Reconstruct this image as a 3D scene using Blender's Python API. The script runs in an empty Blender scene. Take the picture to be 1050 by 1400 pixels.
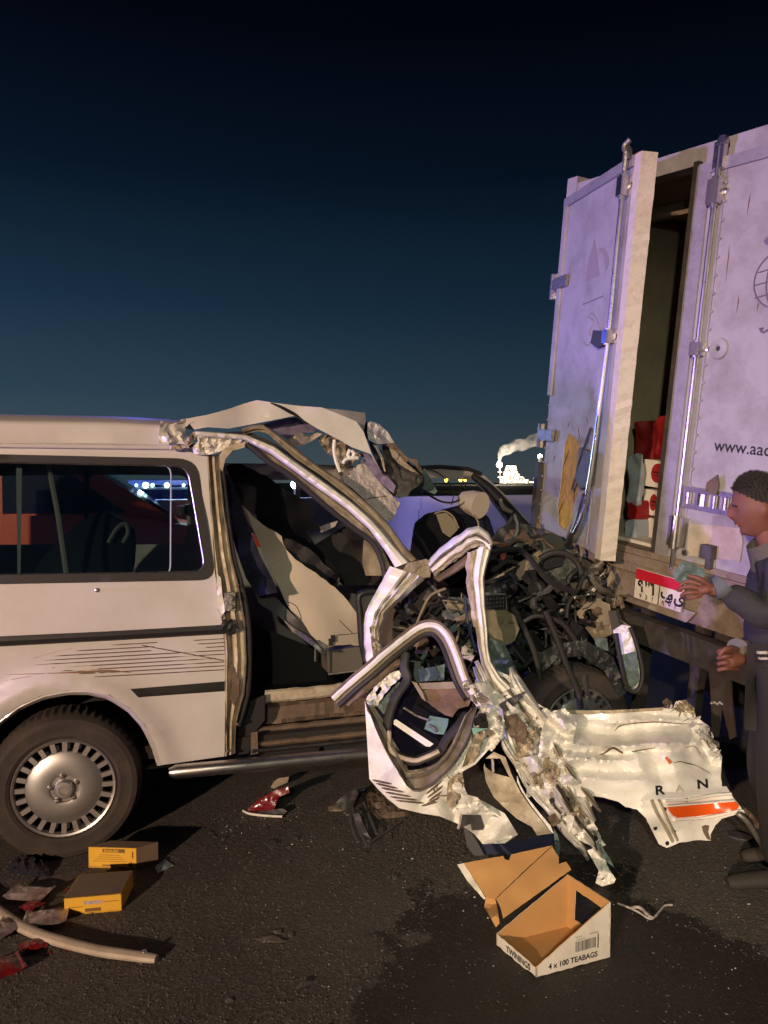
import bpy, bmesh, math, random
from mathutils import Vector, Matrix, noise
from mathutils.geometry import delaunay_2d_cdt
S = bpy.context.scene
COL = S.collection
rad = math.radians

# ------------------------------------------------------------------ camera
FPX, EYE, PITCH = 1052.0, Vector((0, 0, 1.65)), math.atan2(40.0, 1052.0)
cd = bpy.data.cameras.new('camera')
cam = bpy.data.objects.new('camera', cd); COL.objects.link(cam)
cam.location = EYE; cam.rotation_euler = (rad(90) - PITCH, 0, 0)
cd.sensor_fit = 'VERTICAL'; cd.sensor_height = 24.0; cd.lens = 24.0 * FPX / 1400.0
cd.clip_start = 0.05; cd.clip_end = 6000
S.camera = cam

# ------------------------------------------------------------------ night sky
w = bpy.data.worlds.new('World'); S.world = w; w.use_nodes = True
nt = w.node_tree; nt.nodes.clear()
def N(t, **k):
    n = nt.nodes.new(t)
    for a, b in k.items(): setattr(n, a, b)
    return n
tc = N('ShaderNodeTexCoord'); sx = N('ShaderNodeSeparateXYZ')
nt.links.new(tc.outputs['Generated'], sx.inputs[0])
rp = N('ShaderNodeValToRGB')
el = rp.color_ramp.elements
stops = [(0.0, (.062, .080, .088)), (.035, (.046, .070, .087)), (.11, (.024, .050, .076)), (.22, (.0095, .0265, .049)),
         (.36, (.0024, .0075, .0175)), (.50, (.0009, .0017, .0048)), (1.0, (.0006, .001, .0025))]
el[0].position, el[0].color = stops[0][0], (*stops[0][1], 1)
el[1].position, el[1].color = stops[-1][0], (*stops[-1][1], 1)
for p, c in stops[1:-1]:
    e = el.new(p); e.color = (*c, 1)
nt.links.new(sx.outputs['Z'], rp.inputs[0])
# the glow of the town fades towards the right (east) of the road
mr = N('ShaderNodeMapRange'); mr.inputs['From Min'].default_value = -.45; mr.inputs['From Max'].default_value = .55
mr.inputs['To Min'].default_value = 1.08; mr.inputs['To Max'].default_value = .55
nt.links.new(sx.outputs['X'], mr.inputs[0])
bg = N('ShaderNodeBackground'); out = N('ShaderNodeOutputWorld')
nt.links.new(rp.outputs[0], bg.inputs['Color']); nt.links.new(mr.outputs[0], bg.inputs['Strength'])
nt.links.new(bg.outputs[0], out.inputs[0])

# ------------------------------------------------------------------ lamps of the place (floodlamp, beacons) and unseen fill lamps
def lamp(name, kind, loc, col, power, target=None, size=.15, angle=60, blend=.4):
    l = bpy.data.lights.new(name, kind); l.color = col; l.energy = power
    l.shadow_soft_size = size
    if kind == 'SPOT': l.spot_size = rad(angle); l.spot_blend = blend
    o = bpy.data.objects.new(name, l); COL.objects.link(o); o.location = loc
    if target is not None:
        o.rotation_euler = (Vector(target) - Vector(loc)).to_track_quat('-Z', 'Y').to_euler()
    return o
lamp('roadside_floodlamp', 'SPOT', (-5.0, -9.0, 3.3), (1, .70, .51), 6500, (0, 4, 1.0), .12, 75, .5)
lamp('wreck_fill_spot', 'SPOT', (-0.35, -1.9, 2.6), (1, .96, .72), 560, (1.25, 3.7, 1.05), .05, 48, 1.0)  # unseen spot near the camera, added to fill wreck and truck interior
lamp('violet_beacon', 'SPOT', (-8.5, 0.9, 1.35), (.47, .30, 1), 2900, (1.5, 4.6, 2.9), .16, 34, .5)
lamp('blue_beacon', 'POINT', (-2.6, 8.2, 2.9), (.07, .10, 1), 260, None, .1)
lamp('pale_car_fill', 'POINT', (-1.9, 7.95, 2.15), (.75, 1, 1), 60, None, .05)  # unseen point lamp added to brighten the pale car's front
lamp('blue_beacon_ahead', 'SPOT', (0.9, 7.5, 1.3), (.33, .30, .95), 170, (1.9, 10.6, 1.0), .1, 105, .6)
S.view_settings.view_transform = 'Standard'; S.view_settings.look = 'None'
S.view_settings.exposure = 0; S.view_settings.gamma = 1; S.view_settings.use_curve_mapping = False
S.render.engine = 'CYCLES'
S.cycles.max_bounces = 6; S.cycles.diffuse_bounces = 3; S.cycles.glossy_bounces = 3
S.cycles.transparent_max_bounces = 8; S.cycles.volume_bounces = 0
S.cycles.sample_clamp_indirect = 3

# ------------------------------------------------------------------ measuring helpers
FW = Vector((0, math.cos(PITCH), -math.sin(PITCH))); UP = Vector((0, math.sin(PITCH), math.cos(PITCH)))
def ray(px, py): return FW + Vector(((px - 525) / FPX, 0, 0)) + UP * ((700 - py) / FPX)
def P(px, py, d): return EYE + ray(px, py) * d
def G(px, py, z=0.0):
    r = ray(px, py); return EYE + r * ((z - EYE.z) / r.z)
class Plane:
    def __init__(s, o, ex, ey):
        s.o, s.ex, s.ey = Vector(o), Vector(ex).normalized(), Vector(ey).normalized(); s.n = s.ex.cross(s.ey)
    def hit(s, px, py, off=0.0):
        r = ray(px, py); o = s.o + s.n * off
        return EYE + r * ((o - EYE).dot(s.n) / r.dot(s.n))
    def uv(s, px, py, off=0.0):
        q = s.hit(px, py, off) - s.o; return q.dot(s.ex), q.dot(s.ey)
    def pt(s, u, v, off=0.0): return s.o + s.ex * u + s.ey * v + s.n * off

# ------------------------------------------------------------------ mesh building
class MB:
    def __init__(s): s.v = []; s.f = []; s.mi = []
    def add(s, vs, fs, mi=0):
        b = len(s.v); s.v += [Vector(p) for p in vs]
        s.f += [tuple(i + b for i in f) for f in fs]; s.mi += [mi] * len(fs); return s
    def box(s, c, ax, sz, mi=0, jit=0):
        c = Vector(c); vs = []
        for z in (-.5, .5):
            for y in (-.5, .5):
                for x in (-.5, .5):
                    p = c + ax[0] * (x * sz[0]) + ax[1] * (y * sz[1]) + ax[2] * (z * sz[2])
                    if jit: p += Vector((random.uniform(-jit, jit) for _ in range(3)))
                    vs.append(p)
        return s.add(vs, [(0, 2, 3, 1), (4, 5, 7, 6), (0, 1, 5, 4), (2, 6, 7, 3), (0, 4, 6, 2), (1, 3, 7, 5)], mi)
    def tube(s, pts, r, n=8, smooth=0, mi=0, flat=1.0, cap=True):
        pts = [Vector(p) for p in pts]
        if smooth: pts, r = spline(pts, smooth, r)
        rs = r if isinstance(r, (list, tuple)) else [r] * len(pts)
        b = len(s.v); up = Vector((0, 0, 1)); prev = None
        for i, p in enumerate(pts):
            t = (pts[min(i + 1, len(pts) - 1)] - pts[max(i - 1, 0)]).normalized()
            if prev is None:
                a = t.cross(up)
                if a.length < .1: a = t.cross(Vector((1, 0, 0)))
            else: a = prev - t * prev.dot(t)
            a.normalize(); prev = a; bn = t.cross(a)
            for k in range(n):
                q = 2 * math.pi * k / n
                s.v.append(p + a * (math.cos(q) * rs[i]) + bn * (math.sin(q) * rs[i] * flat))
        for i in range(len(pts) - 1):
            for k in range(n):
                k2 = (k + 1) % n
                s.f.append((b + i * n + k, b + i * n + k2, b + (i + 1) * n + k2, b + (i + 1) * n + k)); s.mi.append(mi)
        if cap:
            s.f.append(tuple(b + k for k in range(n))[::-1]); s.mi.append(mi)
            e = b + (len(pts) - 1) * n; s.f.append(tuple(e + k for k in range(n))); s.mi.append(mi)
        return s
    def lathe(s, c, ax, prof, n=48, mi=0, a0=0.0, a1=None):
        """prof = [(radius, along)] turned round ax through c"""
        c = Vector(c); ax = ax.normalized(); e = ax.orthogonal().normalized(); g = ax.cross(e); b = len(s.v); m = len(prof)
        full = a1 is None; cnt = n if full else n + 1
        for k in range(cnt):
            q = a0 + (2 * math.pi if full else a1 - a0) * k / n
            d = e * math.cos(q) + g * math.sin(q)
            for r_, h in prof: s.v.append(c + d * r_ + ax * h)
        for k in range(n):
            k2 = (k + 1) % cnt
            for i in range(m - 1):
                s.f.append((b + k * m + i, b + k * m + i + 1, b + k2 * m + i + 1, b + k2 * m + i)); s.mi.append(mi)
        return s
    def prism(s, ring, d, mi=0):
        """closed ring of points extruded by vector d"""
        n = len(ring); a = [Vector(p) for p in ring]; bb = [p + d for p in a]
        fs = [tuple(range(n)), tuple(range(2 * n - 1, n - 1, -1))]
        fs += [(i, n + i, n + (i + 1) % n, (i + 1) % n) for i in range(n)]
        return s.add(a + bb, fs, mi)

def spline(pts, k, r=None):
    out, ro = [], []
    m = len(pts); rl = r if isinstance(r, (list, tuple)) else None
    for i in range(m - 1):
        p0, p1, p2, p3 = pts[max(i - 1, 0)], pts[i], pts[i + 1], pts[min(i + 2, m - 1)]
        for j in range(k):
            t = j / k
            out.append(.5 * ((2 * p1) + (p2 - p0) * t + (2 * p0 - 5 * p1 + 4 * p2 - p3) * t * t + (3 * p1 - p0 - 3 * p2 + p3) * t ** 3))
            if rl: ro.append(rl[i] * (1 - t) + rl[i + 1] * t)
    out.append(pts[-1])
    if rl: ro.append(rl[-1]); return out, ro
    return out, r

def resample(poly, n):
    p = [Vector(q) for q in poly]; L = [0]
    for a, b in zip(p, p[1:]): L.append(L[-1] + (b - a).length)
    out = []; j = 0
    for i in range(n):
        t = L[-1] * i / (n - 1)
        while j < len(p) - 2 and L[j + 1] < t: j += 1
        d = L[j + 1] - L[j]; out.append(p[j].lerp(p[j + 1], (t - L[j]) / d if d > 0 else 0))
    return out

def inside(x, y, poly):
    c = False; j = len(poly) - 1
    for i in range(len(poly)):
        a, b = poly[i], poly[j]
        if (a[1] > y) != (b[1] > y) and x < (b[0] - a[0]) * (y - a[1]) / (b[1] - a[1]) + a[0]: c = not c
        j = i
    return c

def densify(poly, step, jag=0, rng=random, closed=True):
    out = []; n = len(poly)
    for i in range(n if closed else n - 1):
        a, b = poly[i], poly[(i + 1) % n]
        L = math.hypot(b[0] - a[0], b[1] - a[1]); k = max(1, int(L / step))
        for j in range(k):
            t = j / k; x = a[0] + (b[0] - a[0]) * t; y = a[1] + (b[1] - a[1]) * t
            if jag and j: x += rng.uniform(-jag, jag); y += rng.uniform(-jag, jag)
            out.append((x, y))
    return out

def rounded(poly, r, k=4):
    """polygon with rounded corners"""
    out = []; n = len(poly)
    for i in range(n):
        p, a, b = Vector(poly[i]), Vector(poly[i - 1]), Vector(poly[(i + 1) % n])
        da, db = (a - p), (b - p); q = min(r, da.length * .45, db.length * .45)
        s, e = p + da.normalized() * q, p + db.normalized() * q
        for j in range(k + 1):
            t = j / k; out.append(tuple((1 - t) ** 2 * s + 2 * t * (1 - t) * p + t * t * e))
    return out

def sheet(mb, outline, place, holes=(), step=12, thick=.004, jag=0, seed=1, mi=0):
    """tessellated sheet of metal or board: outline and holes are 2D, place(x, y, off) returns a point; off = depth behind"""
    rng = random.Random(seed)
    o = densify(outline, step, jag, rng); hs = [densify(h, step, jag, rng) for h in holes]
    vs, es = [], []
    for ring in [o] + hs:
        b = len(vs); vs += ring; es += [(b + i, b + (i + 1) % len(ring)) for i in range(len(ring))]
    x0, x1 = min(p[0] for p in o), max(p[0] for p in o); y0, y1 = min(p[1] for p in o), max(p[1] for p in o)
    bd = list(vs); y = y0; row = 0
    cell = {}
    for p in bd: cell.setdefault((int(p[0] // step), int(p[1] // step)), []).append(p)
    while y < y1:
        x = x0 + (step / 2 if row % 2 else 0)
        while x < x1:
            q = (x + rng.uniform(-.25, .25) * step, y + rng.uniform(-.25, .25) * step)
            if inside(*q, o) and not any(inside(*q, h) for h in hs):
                ci, cj = int(q[0] // step), int(q[1] // step); ok = True
                for di in (-1, 0, 1):
                    for dj in (-1, 0, 1):
                        for p in cell.get((ci + di, cj + dj), ()):
                            if (p[0] - q[0]) ** 2 + (p[1] - q[1]) ** 2 < (.5 * step) ** 2: ok = False
                if ok: vs.append(q)
            x += step
        y += step * .87; row += 1
    r = delaunay_2d_cdt([Vector(p) for p in vs], es, [], 0, 1e-6)
    v2, tri = r[0], []
    for f in r[2]:
        cx = sum(v2[i].x for i in f) / 3; cy = sum(v2[i].y for i in f) / 3
        if inside(cx, cy, o) and not any(inside(cx, cy, h) for h in hs): tri.append(tuple(f))
    n = len(v2); fr = [place(p.x, p.y, 0) for p in v2]; bk = [place(p.x, p.y, thick) for p in v2]
    cnt = {}
    for f in tri:
        for i in range(3):
            e = (f[i], f[(i + 1) % 3]); cnt[e] = cnt.get(e, 0) + 1
    fs = list(tri) + [tuple(i + n for i in f[::-1]) for f in tri]
    for (a, b) in cnt:
        if (b, a) not in cnt: fs.append((b, a, a + n, b + n))
    mb.add(fr + bk, fs, mi); return mb

def ribbon(mb, ea, eb, place, prof, n=40, thick=.012, crumple=0, freq=8, seed=0, mi=0, wob=0):
    """band between two traced edges; prof = [(t, proud)] gives the pressed section of the metal"""
    A, B = resample(ea, n), resample(eb, n); m = len(prof); vs = []
    if wob:
        for i in range(1, n - 1):
            d = (B[i] - A[i]).normalized(); A[i] = A[i] + d * wob * 1.3 * noise.noise(Vector((i * 9 / n, seed, 2))); B[i] = B[i] + d * wob * 1.3 * noise.noise(Vector((i * 9 / n, seed, 12)))
    for layer in (0, 1):
        for i in range(n):
            for t, h in prof:
                q = A[i].lerp(B[i], t)
                c = crumple * noise.noise(Vector((q[0] * freq / 100, q[1] * freq / 100, seed * 3.1))) if crumple else 0
                vs.append(place(q[0], q[1], -h + c + layer * thick))
    fs = []
    for layer in (0, 1):
        b = layer * n * m
        for i in range(n - 1):
            for j in range(m - 1):
                f = (b + i * m + j, b + i * m + j + 1, b + (i + 1) * m + j + 1, b + (i + 1) * m + j)
                fs.append(f if layer == 0 else f[::-1])
    K = n * m
    for i in range(n - 1):
        for j in (0, m - 1):
            a, b = i * m + j, (i + 1) * m + j; fs.append((a, b, b + K, a + K))
    for i in (0, n - 1):
        for j in range(m - 1):
            a, b = i * m + j, i * m + j + 1; fs.append((a, b, b + K, a + K))
    mb.add(vs, fs, mi); return mb

def idw(ctrl, p=2.0):
    # a plane fitted through the measured depths, plus smoothly blended residuals
    n = len(ctrl); mx, my, md = (sum(c[i] for c in ctrl) / n for i in range(3)); ga = gb = 0.0
    sxx = sum((c[0] - mx) ** 2 for c in ctrl) + 60; syy = sum((c[1] - my) ** 2 for c in ctrl) + 60; sxy = sum((c[0] - mx) * (c[1] - my) for c in ctrl)
    sxd = sum((c[0] - mx) * (c[2] - md) for c in ctrl); syd = sum((c[1] - my) * (c[2] - md) for c in ctrl); det = sxx * syy - sxy * sxy
    if n > 2 and det > .02 * sxx * syy: ga = (sxd * syy - syd * sxy) / det; gb = (syd * sxx - sxd * sxy) / det
    span = max(10, min(45, (sxx + syy) ** .5 / n * .8)); res = [(x, y, d - md - ga * (x - mx) - gb * (y - my)) for x, y, d in ctrl]
    def f(x, y):
        sw = sd = 0
        for (cx, cy, d) in res:
            w_ = ((x - cx) ** 2 + (y - cy) ** 2 + span * span) ** -1.5; sw += w_; sd += w_ * d
        return md + ga * (x - mx) + gb * (y - my) + sd / sw
    return f
def ridge(x, y, z): return 1 - 2 * abs(noise.noise(Vector((x, y, z))))
def crushed(ctrl, a1=.04, s1=60, a2=.012, s2=18, seed=0, p=3.0):
    """placement of torn, crumpled metal: depth from a few measured points plus sharp creases"""
    d = idw(ctrl, p)
    def f(x, y, off):
        c = a1 * ridge(x / s1, y / s1, seed * 1.7) + a2 * ridge(x / s2, y / s2, seed + 9.3)
        return P(x, y, d(x, y) + c + off)
    return f

# ------------------------------------------------------------------ objects
ORG = {}
def empty(name, loc, label, cat, group=None, kind=None):
    o = bpy.data.objects.new(name, None); COL.objects.link(o); o.location = loc; o.empty_display_size = .1
    o['label'] = label; o['category'] = cat
    if group: o['group'] = group
    if kind: o['kind'] = kind
    ORG[o.name] = Vector(loc); return o
def build(mb, name, mats, parent=None, loc=None, sharp=32, smooth=True, kind=None, label=None, cat=None, group=None, clean=True):
    if parent is not None: org = ORG[parent.name]
    elif loc is not None: org = Vector(loc)
    else:
        n = len(mb.v); org = Vector((sum(p.x for p in mb.v) / n, sum(p.y for p in mb.v) / n, min(p.z for p in mb.v)))
    me = bpy.data.meshes.new(name)
    me.from_pydata([p - org for p in mb.v], [], mb.f)
    if not isinstance(mats, (list, tuple)): mats = [mats]
    for m in mats: me.materials.append(m)
    if len(mats) > 1: me.polygons.foreach_set('material_index', mb.mi)
    if clean:
        bm = bmesh.new(); bm.from_mesh(me); bmesh.ops.recalc_face_normals(bm, faces=bm.faces); bm.to_mesh(me); bm.free()
    if smooth:
        me.polygons.foreach_set('use_smooth', [True] * len(me.polygons)); me.set_sharp_from_angle(angle=rad(sharp))
    me.update()
    o = bpy.data.objects.new(name, me); COL.objects.link(o)
    if parent is not None: o.parent = parent
    else: o.location = org
    ORG[o.name] = org
    if kind: o['kind'] = kind
    if label: o['label'] = label
    if cat: o['category'] = cat
    if group: o['group'] = group
    return o
def copy_part(src, parent, shift, name=None):
    c = src.copy(); COL.objects.link(c); c.parent = parent; c.location = src.location + Vector(shift); ORG[c.name] = ORG[src.name]; return c
_dg = None
def text_mesh(txt, size, pl, u, v, off, ax=None, align='LEFT', thick=.0008, shear=0, bold=0, sx=1.0):
    """lettering as flat print laid on a plane"""
    c = bpy.data.curves.new('lettering', 'FONT'); c.body = txt; c.size = size; c.align_x = align; c.resolution_u = 3
    c.offset = bold; c.shear = shear; c.extrude = 0
    o = bpy.data.objects.new('lettering', c); COL.objects.link(o)
    me = bpy.data.meshes.new_from_object(o.evaluated_get(bpy.context.evaluated_depsgraph_get()))
    vs = [pl.pt(u + p.co.x * sx, v + p.co.y, off) for p in me.vertices]; fs = [tuple(p.vertices) for p in me.polygons]
    bpy.data.objects.remove(o); bpy.data.curves.remove(c); bpy.data.meshes.remove(me)
    m = MB(); m.add(vs, fs); return m

# ------------------------------------------------------------------ materials
def mat(name, col, rough=.5, metal=0, spec=.5, coat=0, dirt=0, dirtcol=(.09, .06, .04), scale=6, bump=0, bscale=60, emit=None, estr=0, var=0, thr=.5, trans=0):
    m = bpy.data.materials.new(name); m.use_nodes = True; t = m.node_tree; b = t.nodes['Principled BSDF']
    b.inputs['Base Color'].default_value = (*col, 1); b.inputs['Roughness'].default_value = rough
    b.inputs['Metallic'].default_value = metal; b.inputs['Specular IOR Level'].default_value = spec
    b.inputs['Coat Weight'].default_value = coat; b.inputs['Coat Roughness'].default_value = .12
    if trans: b.inputs['Transmission Weight'].default_value = trans
    if emit: b.inputs['Emission Color'].default_value = (*emit, 1); b.inputs['Emission Strength'].default_value = estr
    L = t.links.new
    co = t.nodes.new('ShaderNodeTexCoord')
    if dirt or var:
        n1 = t.nodes.new('ShaderNodeTexNoise'); n1.inputs['Scale'].default_value = scale; n1.inputs['Detail'].default_value = 8; n1.inputs['Roughness'].default_value = .68
        L(co.outputs['Object'], n1.inputs['Vector'])
        r = t.nodes.new('ShaderNodeMapRange'); r.inputs['From Min'].default_value = thr - .08; r.inputs['From Max'].default_value = thr + .22
        r.inputs['To Max'].default_value = dirt if dirt else var; L(n1.outputs['Fac'], r.inputs[0])
        mx = t.nodes.new('ShaderNodeMix'); mx.data_type = 'RGBA'; L(r.outputs[0], mx.inputs['Factor'])
        mx.inputs['A'].default_value = (*col, 1); mx.inputs['B'].default_value = (*(dirtcol if dirt else [c * .45 for c in col]), 1)
        L(mx.outputs['Result'], b.inputs['Base Color'])
        r2 = t.nodes.new('ShaderNodeMapRange'); r2.inputs['To Min'].default_value = max(rough - .08, .03); r2.inputs['To Max'].default_value = min(rough + .3, 1)
        L(n1.outputs['Fac'], r2.inputs[0]); L(r2.outputs[0], b.inputs['Roughness'])
    if bump:
        n2 = t.nodes.new('ShaderNodeTexNoise'); n2.inputs['Scale'].default_value = bscale; n2.inputs['Detail'].default_value = 5
        L(co.outputs['Object'], n2.inputs['Vector'])
        bp = t.nodes.new('ShaderNodeBump'); bp.inputs['Strength'].default_value = bump; bp.inputs['Distance'].default_value = .02
        L(n2.outputs['Fac'], bp.inputs['Height']); L(bp.outputs[0], b.inputs['Normal'])
    return m
def glass_mat(name, tint=(.8, .9, .9), rough=.03):
    m = bpy.data.materials.new(name); m.use_nodes = True; t = m.node_tree; t.nodes.clear()
    a = t.nodes.new('ShaderNodeBsdfTransparent'); a.inputs[0].default_value = (*tint, 1)
    g = t.nodes.new('ShaderNodeBsdfGlossy'); g.inputs['Roughness'].default_value = rough
    f = t.nodes.new('ShaderNodeFresnel'); f.inputs[0].default_value = 1.45
    x = t.nodes.new('ShaderNodeMixShader'); o = t.nodes.new('ShaderNodeOutputMaterial')
    t.links.new(f.outputs[0], x.inputs[0]); t.links.new(a.outputs[0], x.inputs[1]); t.links.new(g.outputs[0], x.inputs[2]); t.links.new(x.outputs[0], o.inputs[0])
    return m
M = {}
M['white'] = mat('white_car_paint', (.63, .61, .585), .32, coat=.5, dirt=.35, dirtcol=(.42, .36, .30), scale=3.2, bump=.02, bscale=300, thr=.52)
M['torn'] = mat('scraped_white_paint', (.82, .80, .73), .42, coat=.15, dirt=.5, dirtcol=(.36, .29, .19), scale=16, bump=.10, bscale=30, thr=.58)
M['panel'] = mat('buckled_panel_paint', (.82, .80, .74), .22, coat=.7, dirt=.4, dirtcol=(.45, .38, .26), scale=14, bump=.05, bscale=24, thr=.58)
M['inner'] = mat('inner_sheet_metal', (.52, .45, .33), .42, metal=.1, dirt=.8, dirtcol=(.17, .12, .07), scale=15, bump=.15, bscale=40, thr=.5)
M['roof'] = mat('white_roof_paint', (.66, .64, .62), .62, coat=.0, dirt=.3, dirtcol=(.45, .40, .35), scale=3)
M['rust'] = mat('dirty_brown_metal', (.15, .105, .072), .6, dirt=.7, dirtcol=(.05, .035, .025), scale=10, bump=.3, bscale=50)
M['black'] = mat('black_plastic', (.014, .014, .015), .42, var=.5, scale=20)
M['rubber'] = mat('black_rubber', (.02, .019, .018), .62, bump=.1, bscale=160)
M['tyre'] = mat('dusty_tyre_rubber', (.035, .029, .024), .78, dirt=.6, dirtcol=(.10, .075, .052), scale=5, bump=.2, bscale=120)
M['alloy'] = mat('alloy_silver', (.52, .51, .49), .3, metal=.85, dirt=.4, dirtcol=(.2, .16, .12), scale=8)
M['chrome'] = mat('scuffed_chrome', (.62, .60, .58), .2, metal=1, dirt=.4, dirtcol=(.22, .18, .14), scale=8)
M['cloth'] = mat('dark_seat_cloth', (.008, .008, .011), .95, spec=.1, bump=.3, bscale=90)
M['bluecloth'] = mat('dark_blue_cloth', (.02, .022, .04), .85, spec=.2, bump=.3, bscale=70)
M['tan'] = mat('beige_trim', (.27, .22, .15), .6, dirt=.5, dirtcol=(.12, .09, .06), scale=8, bump=.15, bscale=60)
M['board'] = mat('beige_lining_board', (.50, .43, .34), .7, dirt=.3, dirtcol=(.27, .22, .16), scale=5, bump=.12, bscale=120, thr=.55)
M['felt'] = mat('pale_headliner_felt', (.48, .43, .40), .9, dirt=.4, dirtcol=(.24, .2, .18), scale=14, bump=.8, bscale=45)
M['engine'] = mat('greenish_black_engine_parts', (.014, .019, .017), .38, dirt=.35, dirtcol=(.04, .04, .034), scale=40, bump=.4, bscale=40)
M['teal'] = mat('grey_green_lining', (.105, .15, .14), .6, dirt=.3, dirtcol=(.05, .06, .05), scale=30, bump=.3, bscale=50)
M['steel'] = mat('bare_bent_steel', (.32, .30, .26), .35, metal=.7, dirt=.7, dirtcol=(.07, .06, .045), scale=16, bump=.3, bscale=60)
M['glass'] = glass_mat('window_glass', (.88, .93, .93))
M['shard'] = mat('broken_glass', (.32, .40, .39), .22, spec=.8)
M['darkplastic'] = mat('grey_plastic', (.07, .07, .075), .45, dirt=.3, scale=20)
M['stripe'] = mat('brown_pinstripe', (.12, .085, .06), .5)
M['print'] = mat('black_print', (.012, .012, .014), .6)
# ================================================================== THE SETTING
def asphalt():
    m = bpy.data.materials.new('asphalt'); m.use_nodes = True; t = m.node_tree; b = t.nodes['Principled BSDF']; L = t.links.new
    def nd(k, **kw):
        n = t.nodes.new(k)
        for a, v in kw.items(): setattr(n, a, v)
        return n
    co = nd('ShaderNodeTexCoord').outputs['Object']
    def noise_(s, d=6, r=.6):
        n = nd('ShaderNodeTexNoise'); n.inputs['Scale'].default_value = s; n.inputs['Detail'].default_value = d; n.inputs['Roughness'].default_value = r
        L(co, n.inputs['Vector']); return n.outputs['Fac']
    def rng(x, a, b_, c, d):
        n = nd('ShaderNodeMapRange'); n.inputs['From Min'].default_value = a; n.inputs['From Max'].default_value = b_
        n.inputs['To Min'].default_value = c; n.inputs['To Max'].default_value = d; L(x, n.inputs[0]); return n.outputs[0]
    def math_(op, x, y):
        n = nd('ShaderNodeMath', operation=op)
        for i, q in enumerate((x, y)):
            if isinstance(q, (int, float)): n.inputs[i].default_value = q
            else: L(q, n.inputs[i])
        return n.outputs[0]
    def mix(f, a, c):
        n = nd('ShaderNodeMix', data_type='RGBA'); L(f, n.inputs['Factor'])
        for k, q in (('A', a), ('B', c)):
            if isinstance(q, tuple): n.inputs[k].default_value = (*q, 1)
            else: L(q, n.inputs[k])
        return n.outputs['Result']
    # spilled oil and coolant: blobs with a ragged rim
    warp = noise_(4.5, 7, .65); stain = None
    for (px, py, r) in ((730, 1300, .52), (640, 1345, .36), (850, 1300, .42), (930, 1370, .40), (560, 1385, .20), (820, 1390, .45), (1010, 1345, .28), (760, 1210, .35)):
        q = G(px, py); d = nd('ShaderNodeVectorMath', operation='DISTANCE'); L(co, d.inputs[0]); d.inputs[1].default_value = q
        k = math_('SUBTRACT', 1.0, math_('DIVIDE', d.outputs['Value'], r))
        stain = k if stain is None else math_('MAXIMUM', stain, k)
    stain = rng(math_('ADD', stain, rng(warp, .3, .7, -.38, .38)), 0, .13, 0, 1)
    big = noise_(1.3, 5); grain = noise_(48, 8, .86); pits = noise_(26, 5, .7)
    vo = nd('ShaderNodeTexVoronoi'); vo.inputs['Scale'].default_value = 105; L(co, vo.inputs['Vector'])
    vo2 = nd('ShaderNodeTexVoronoi'); vo2.inputs['Scale'].default_value = 58; L(co, vo2.inputs['Vector'])
    stone = nd('ShaderNodeSeparateColor'); L(vo.outputs['Color'], stone.inputs[0])
    c = mix(rng(big, .3, .7, 0, 1), (.120, .105, .090), (.195, .172, .150))
    c = mix(rng(stone.outputs[0], .55, 1, 0, .65), c, (.30, .255, .21))
    c = mix(rng(grain, .45, .3, 0, .8), c, (.018, .015, .013))
    c = mix(rng(stain, 0, 1, 0, .86), c, (.012, .010, .009))
    L(c, b.inputs['Base Color'])
    L(rng(stain, 0, 1, .82, .42), b.inputs['Roughness']); b.inputs['Specular IOR Level'].default_value = .35
    h = math_('ADD', math_('MULTIPLY', vo.outputs['Distance'], -.45), math_('ADD', math_('MULTIPLY', vo2.outputs['Distance'], -.35), math_('ADD', math_('MULTIPLY', grain, 1.5), math_('MULTIPLY', pits, .7))))
    bp = nd('ShaderNodeBump'); bp.inputs['Distance'].default_value = .05; L(h, bp.inputs['Height']); L(rng(stain, 0, 1, 1.0, .55), bp.inputs['Strength'])
    L(bp.outputs[0], b.inputs['Normal']); return m
mb = MB(); mb.add([(-2500, -60, 0), (2500, -60, 0), (2500, 4000, 0), (-2500, 4000, 0)], [(0, 1, 2, 3)])
build(mb, 'asphalt_road', asphalt(), loc=(0, 0, 0), kind='structure')

concrete = mat('barrier_concrete', (.42, .40, .38), .85, dirt=.4, dirtcol=(.24, .22, .20), scale=2.2, bump=.2, bscale=30)
root = empty('barrier_wall', (2.0, 10.66, 0), 'long pale concrete barrier wall beyond the white van, washed by blue light', 'wall')
dv, nv, Z = Vector((.8, .6, 0)), Vector((-.6, .8, 0)), Vector((0, 0, 1))
for k in range(-5, 7):
    mb = MB(); c = Vector((.45, 9.5, 0)) + dv * (k * 3.0 + 1.5) + nv * .2
    mb.box(c + Z * .66, (dv, nv, Z), (2.985, .34, 1.32)); mb.box(c + Z * 1.40, (dv, nv, Z), (2.99, .42, .16)); mb.box(c + Z * .10, (dv, nv, Z), (2.99, .6, .2))
    build(mb, 'wall_segment', concrete, root)

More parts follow.
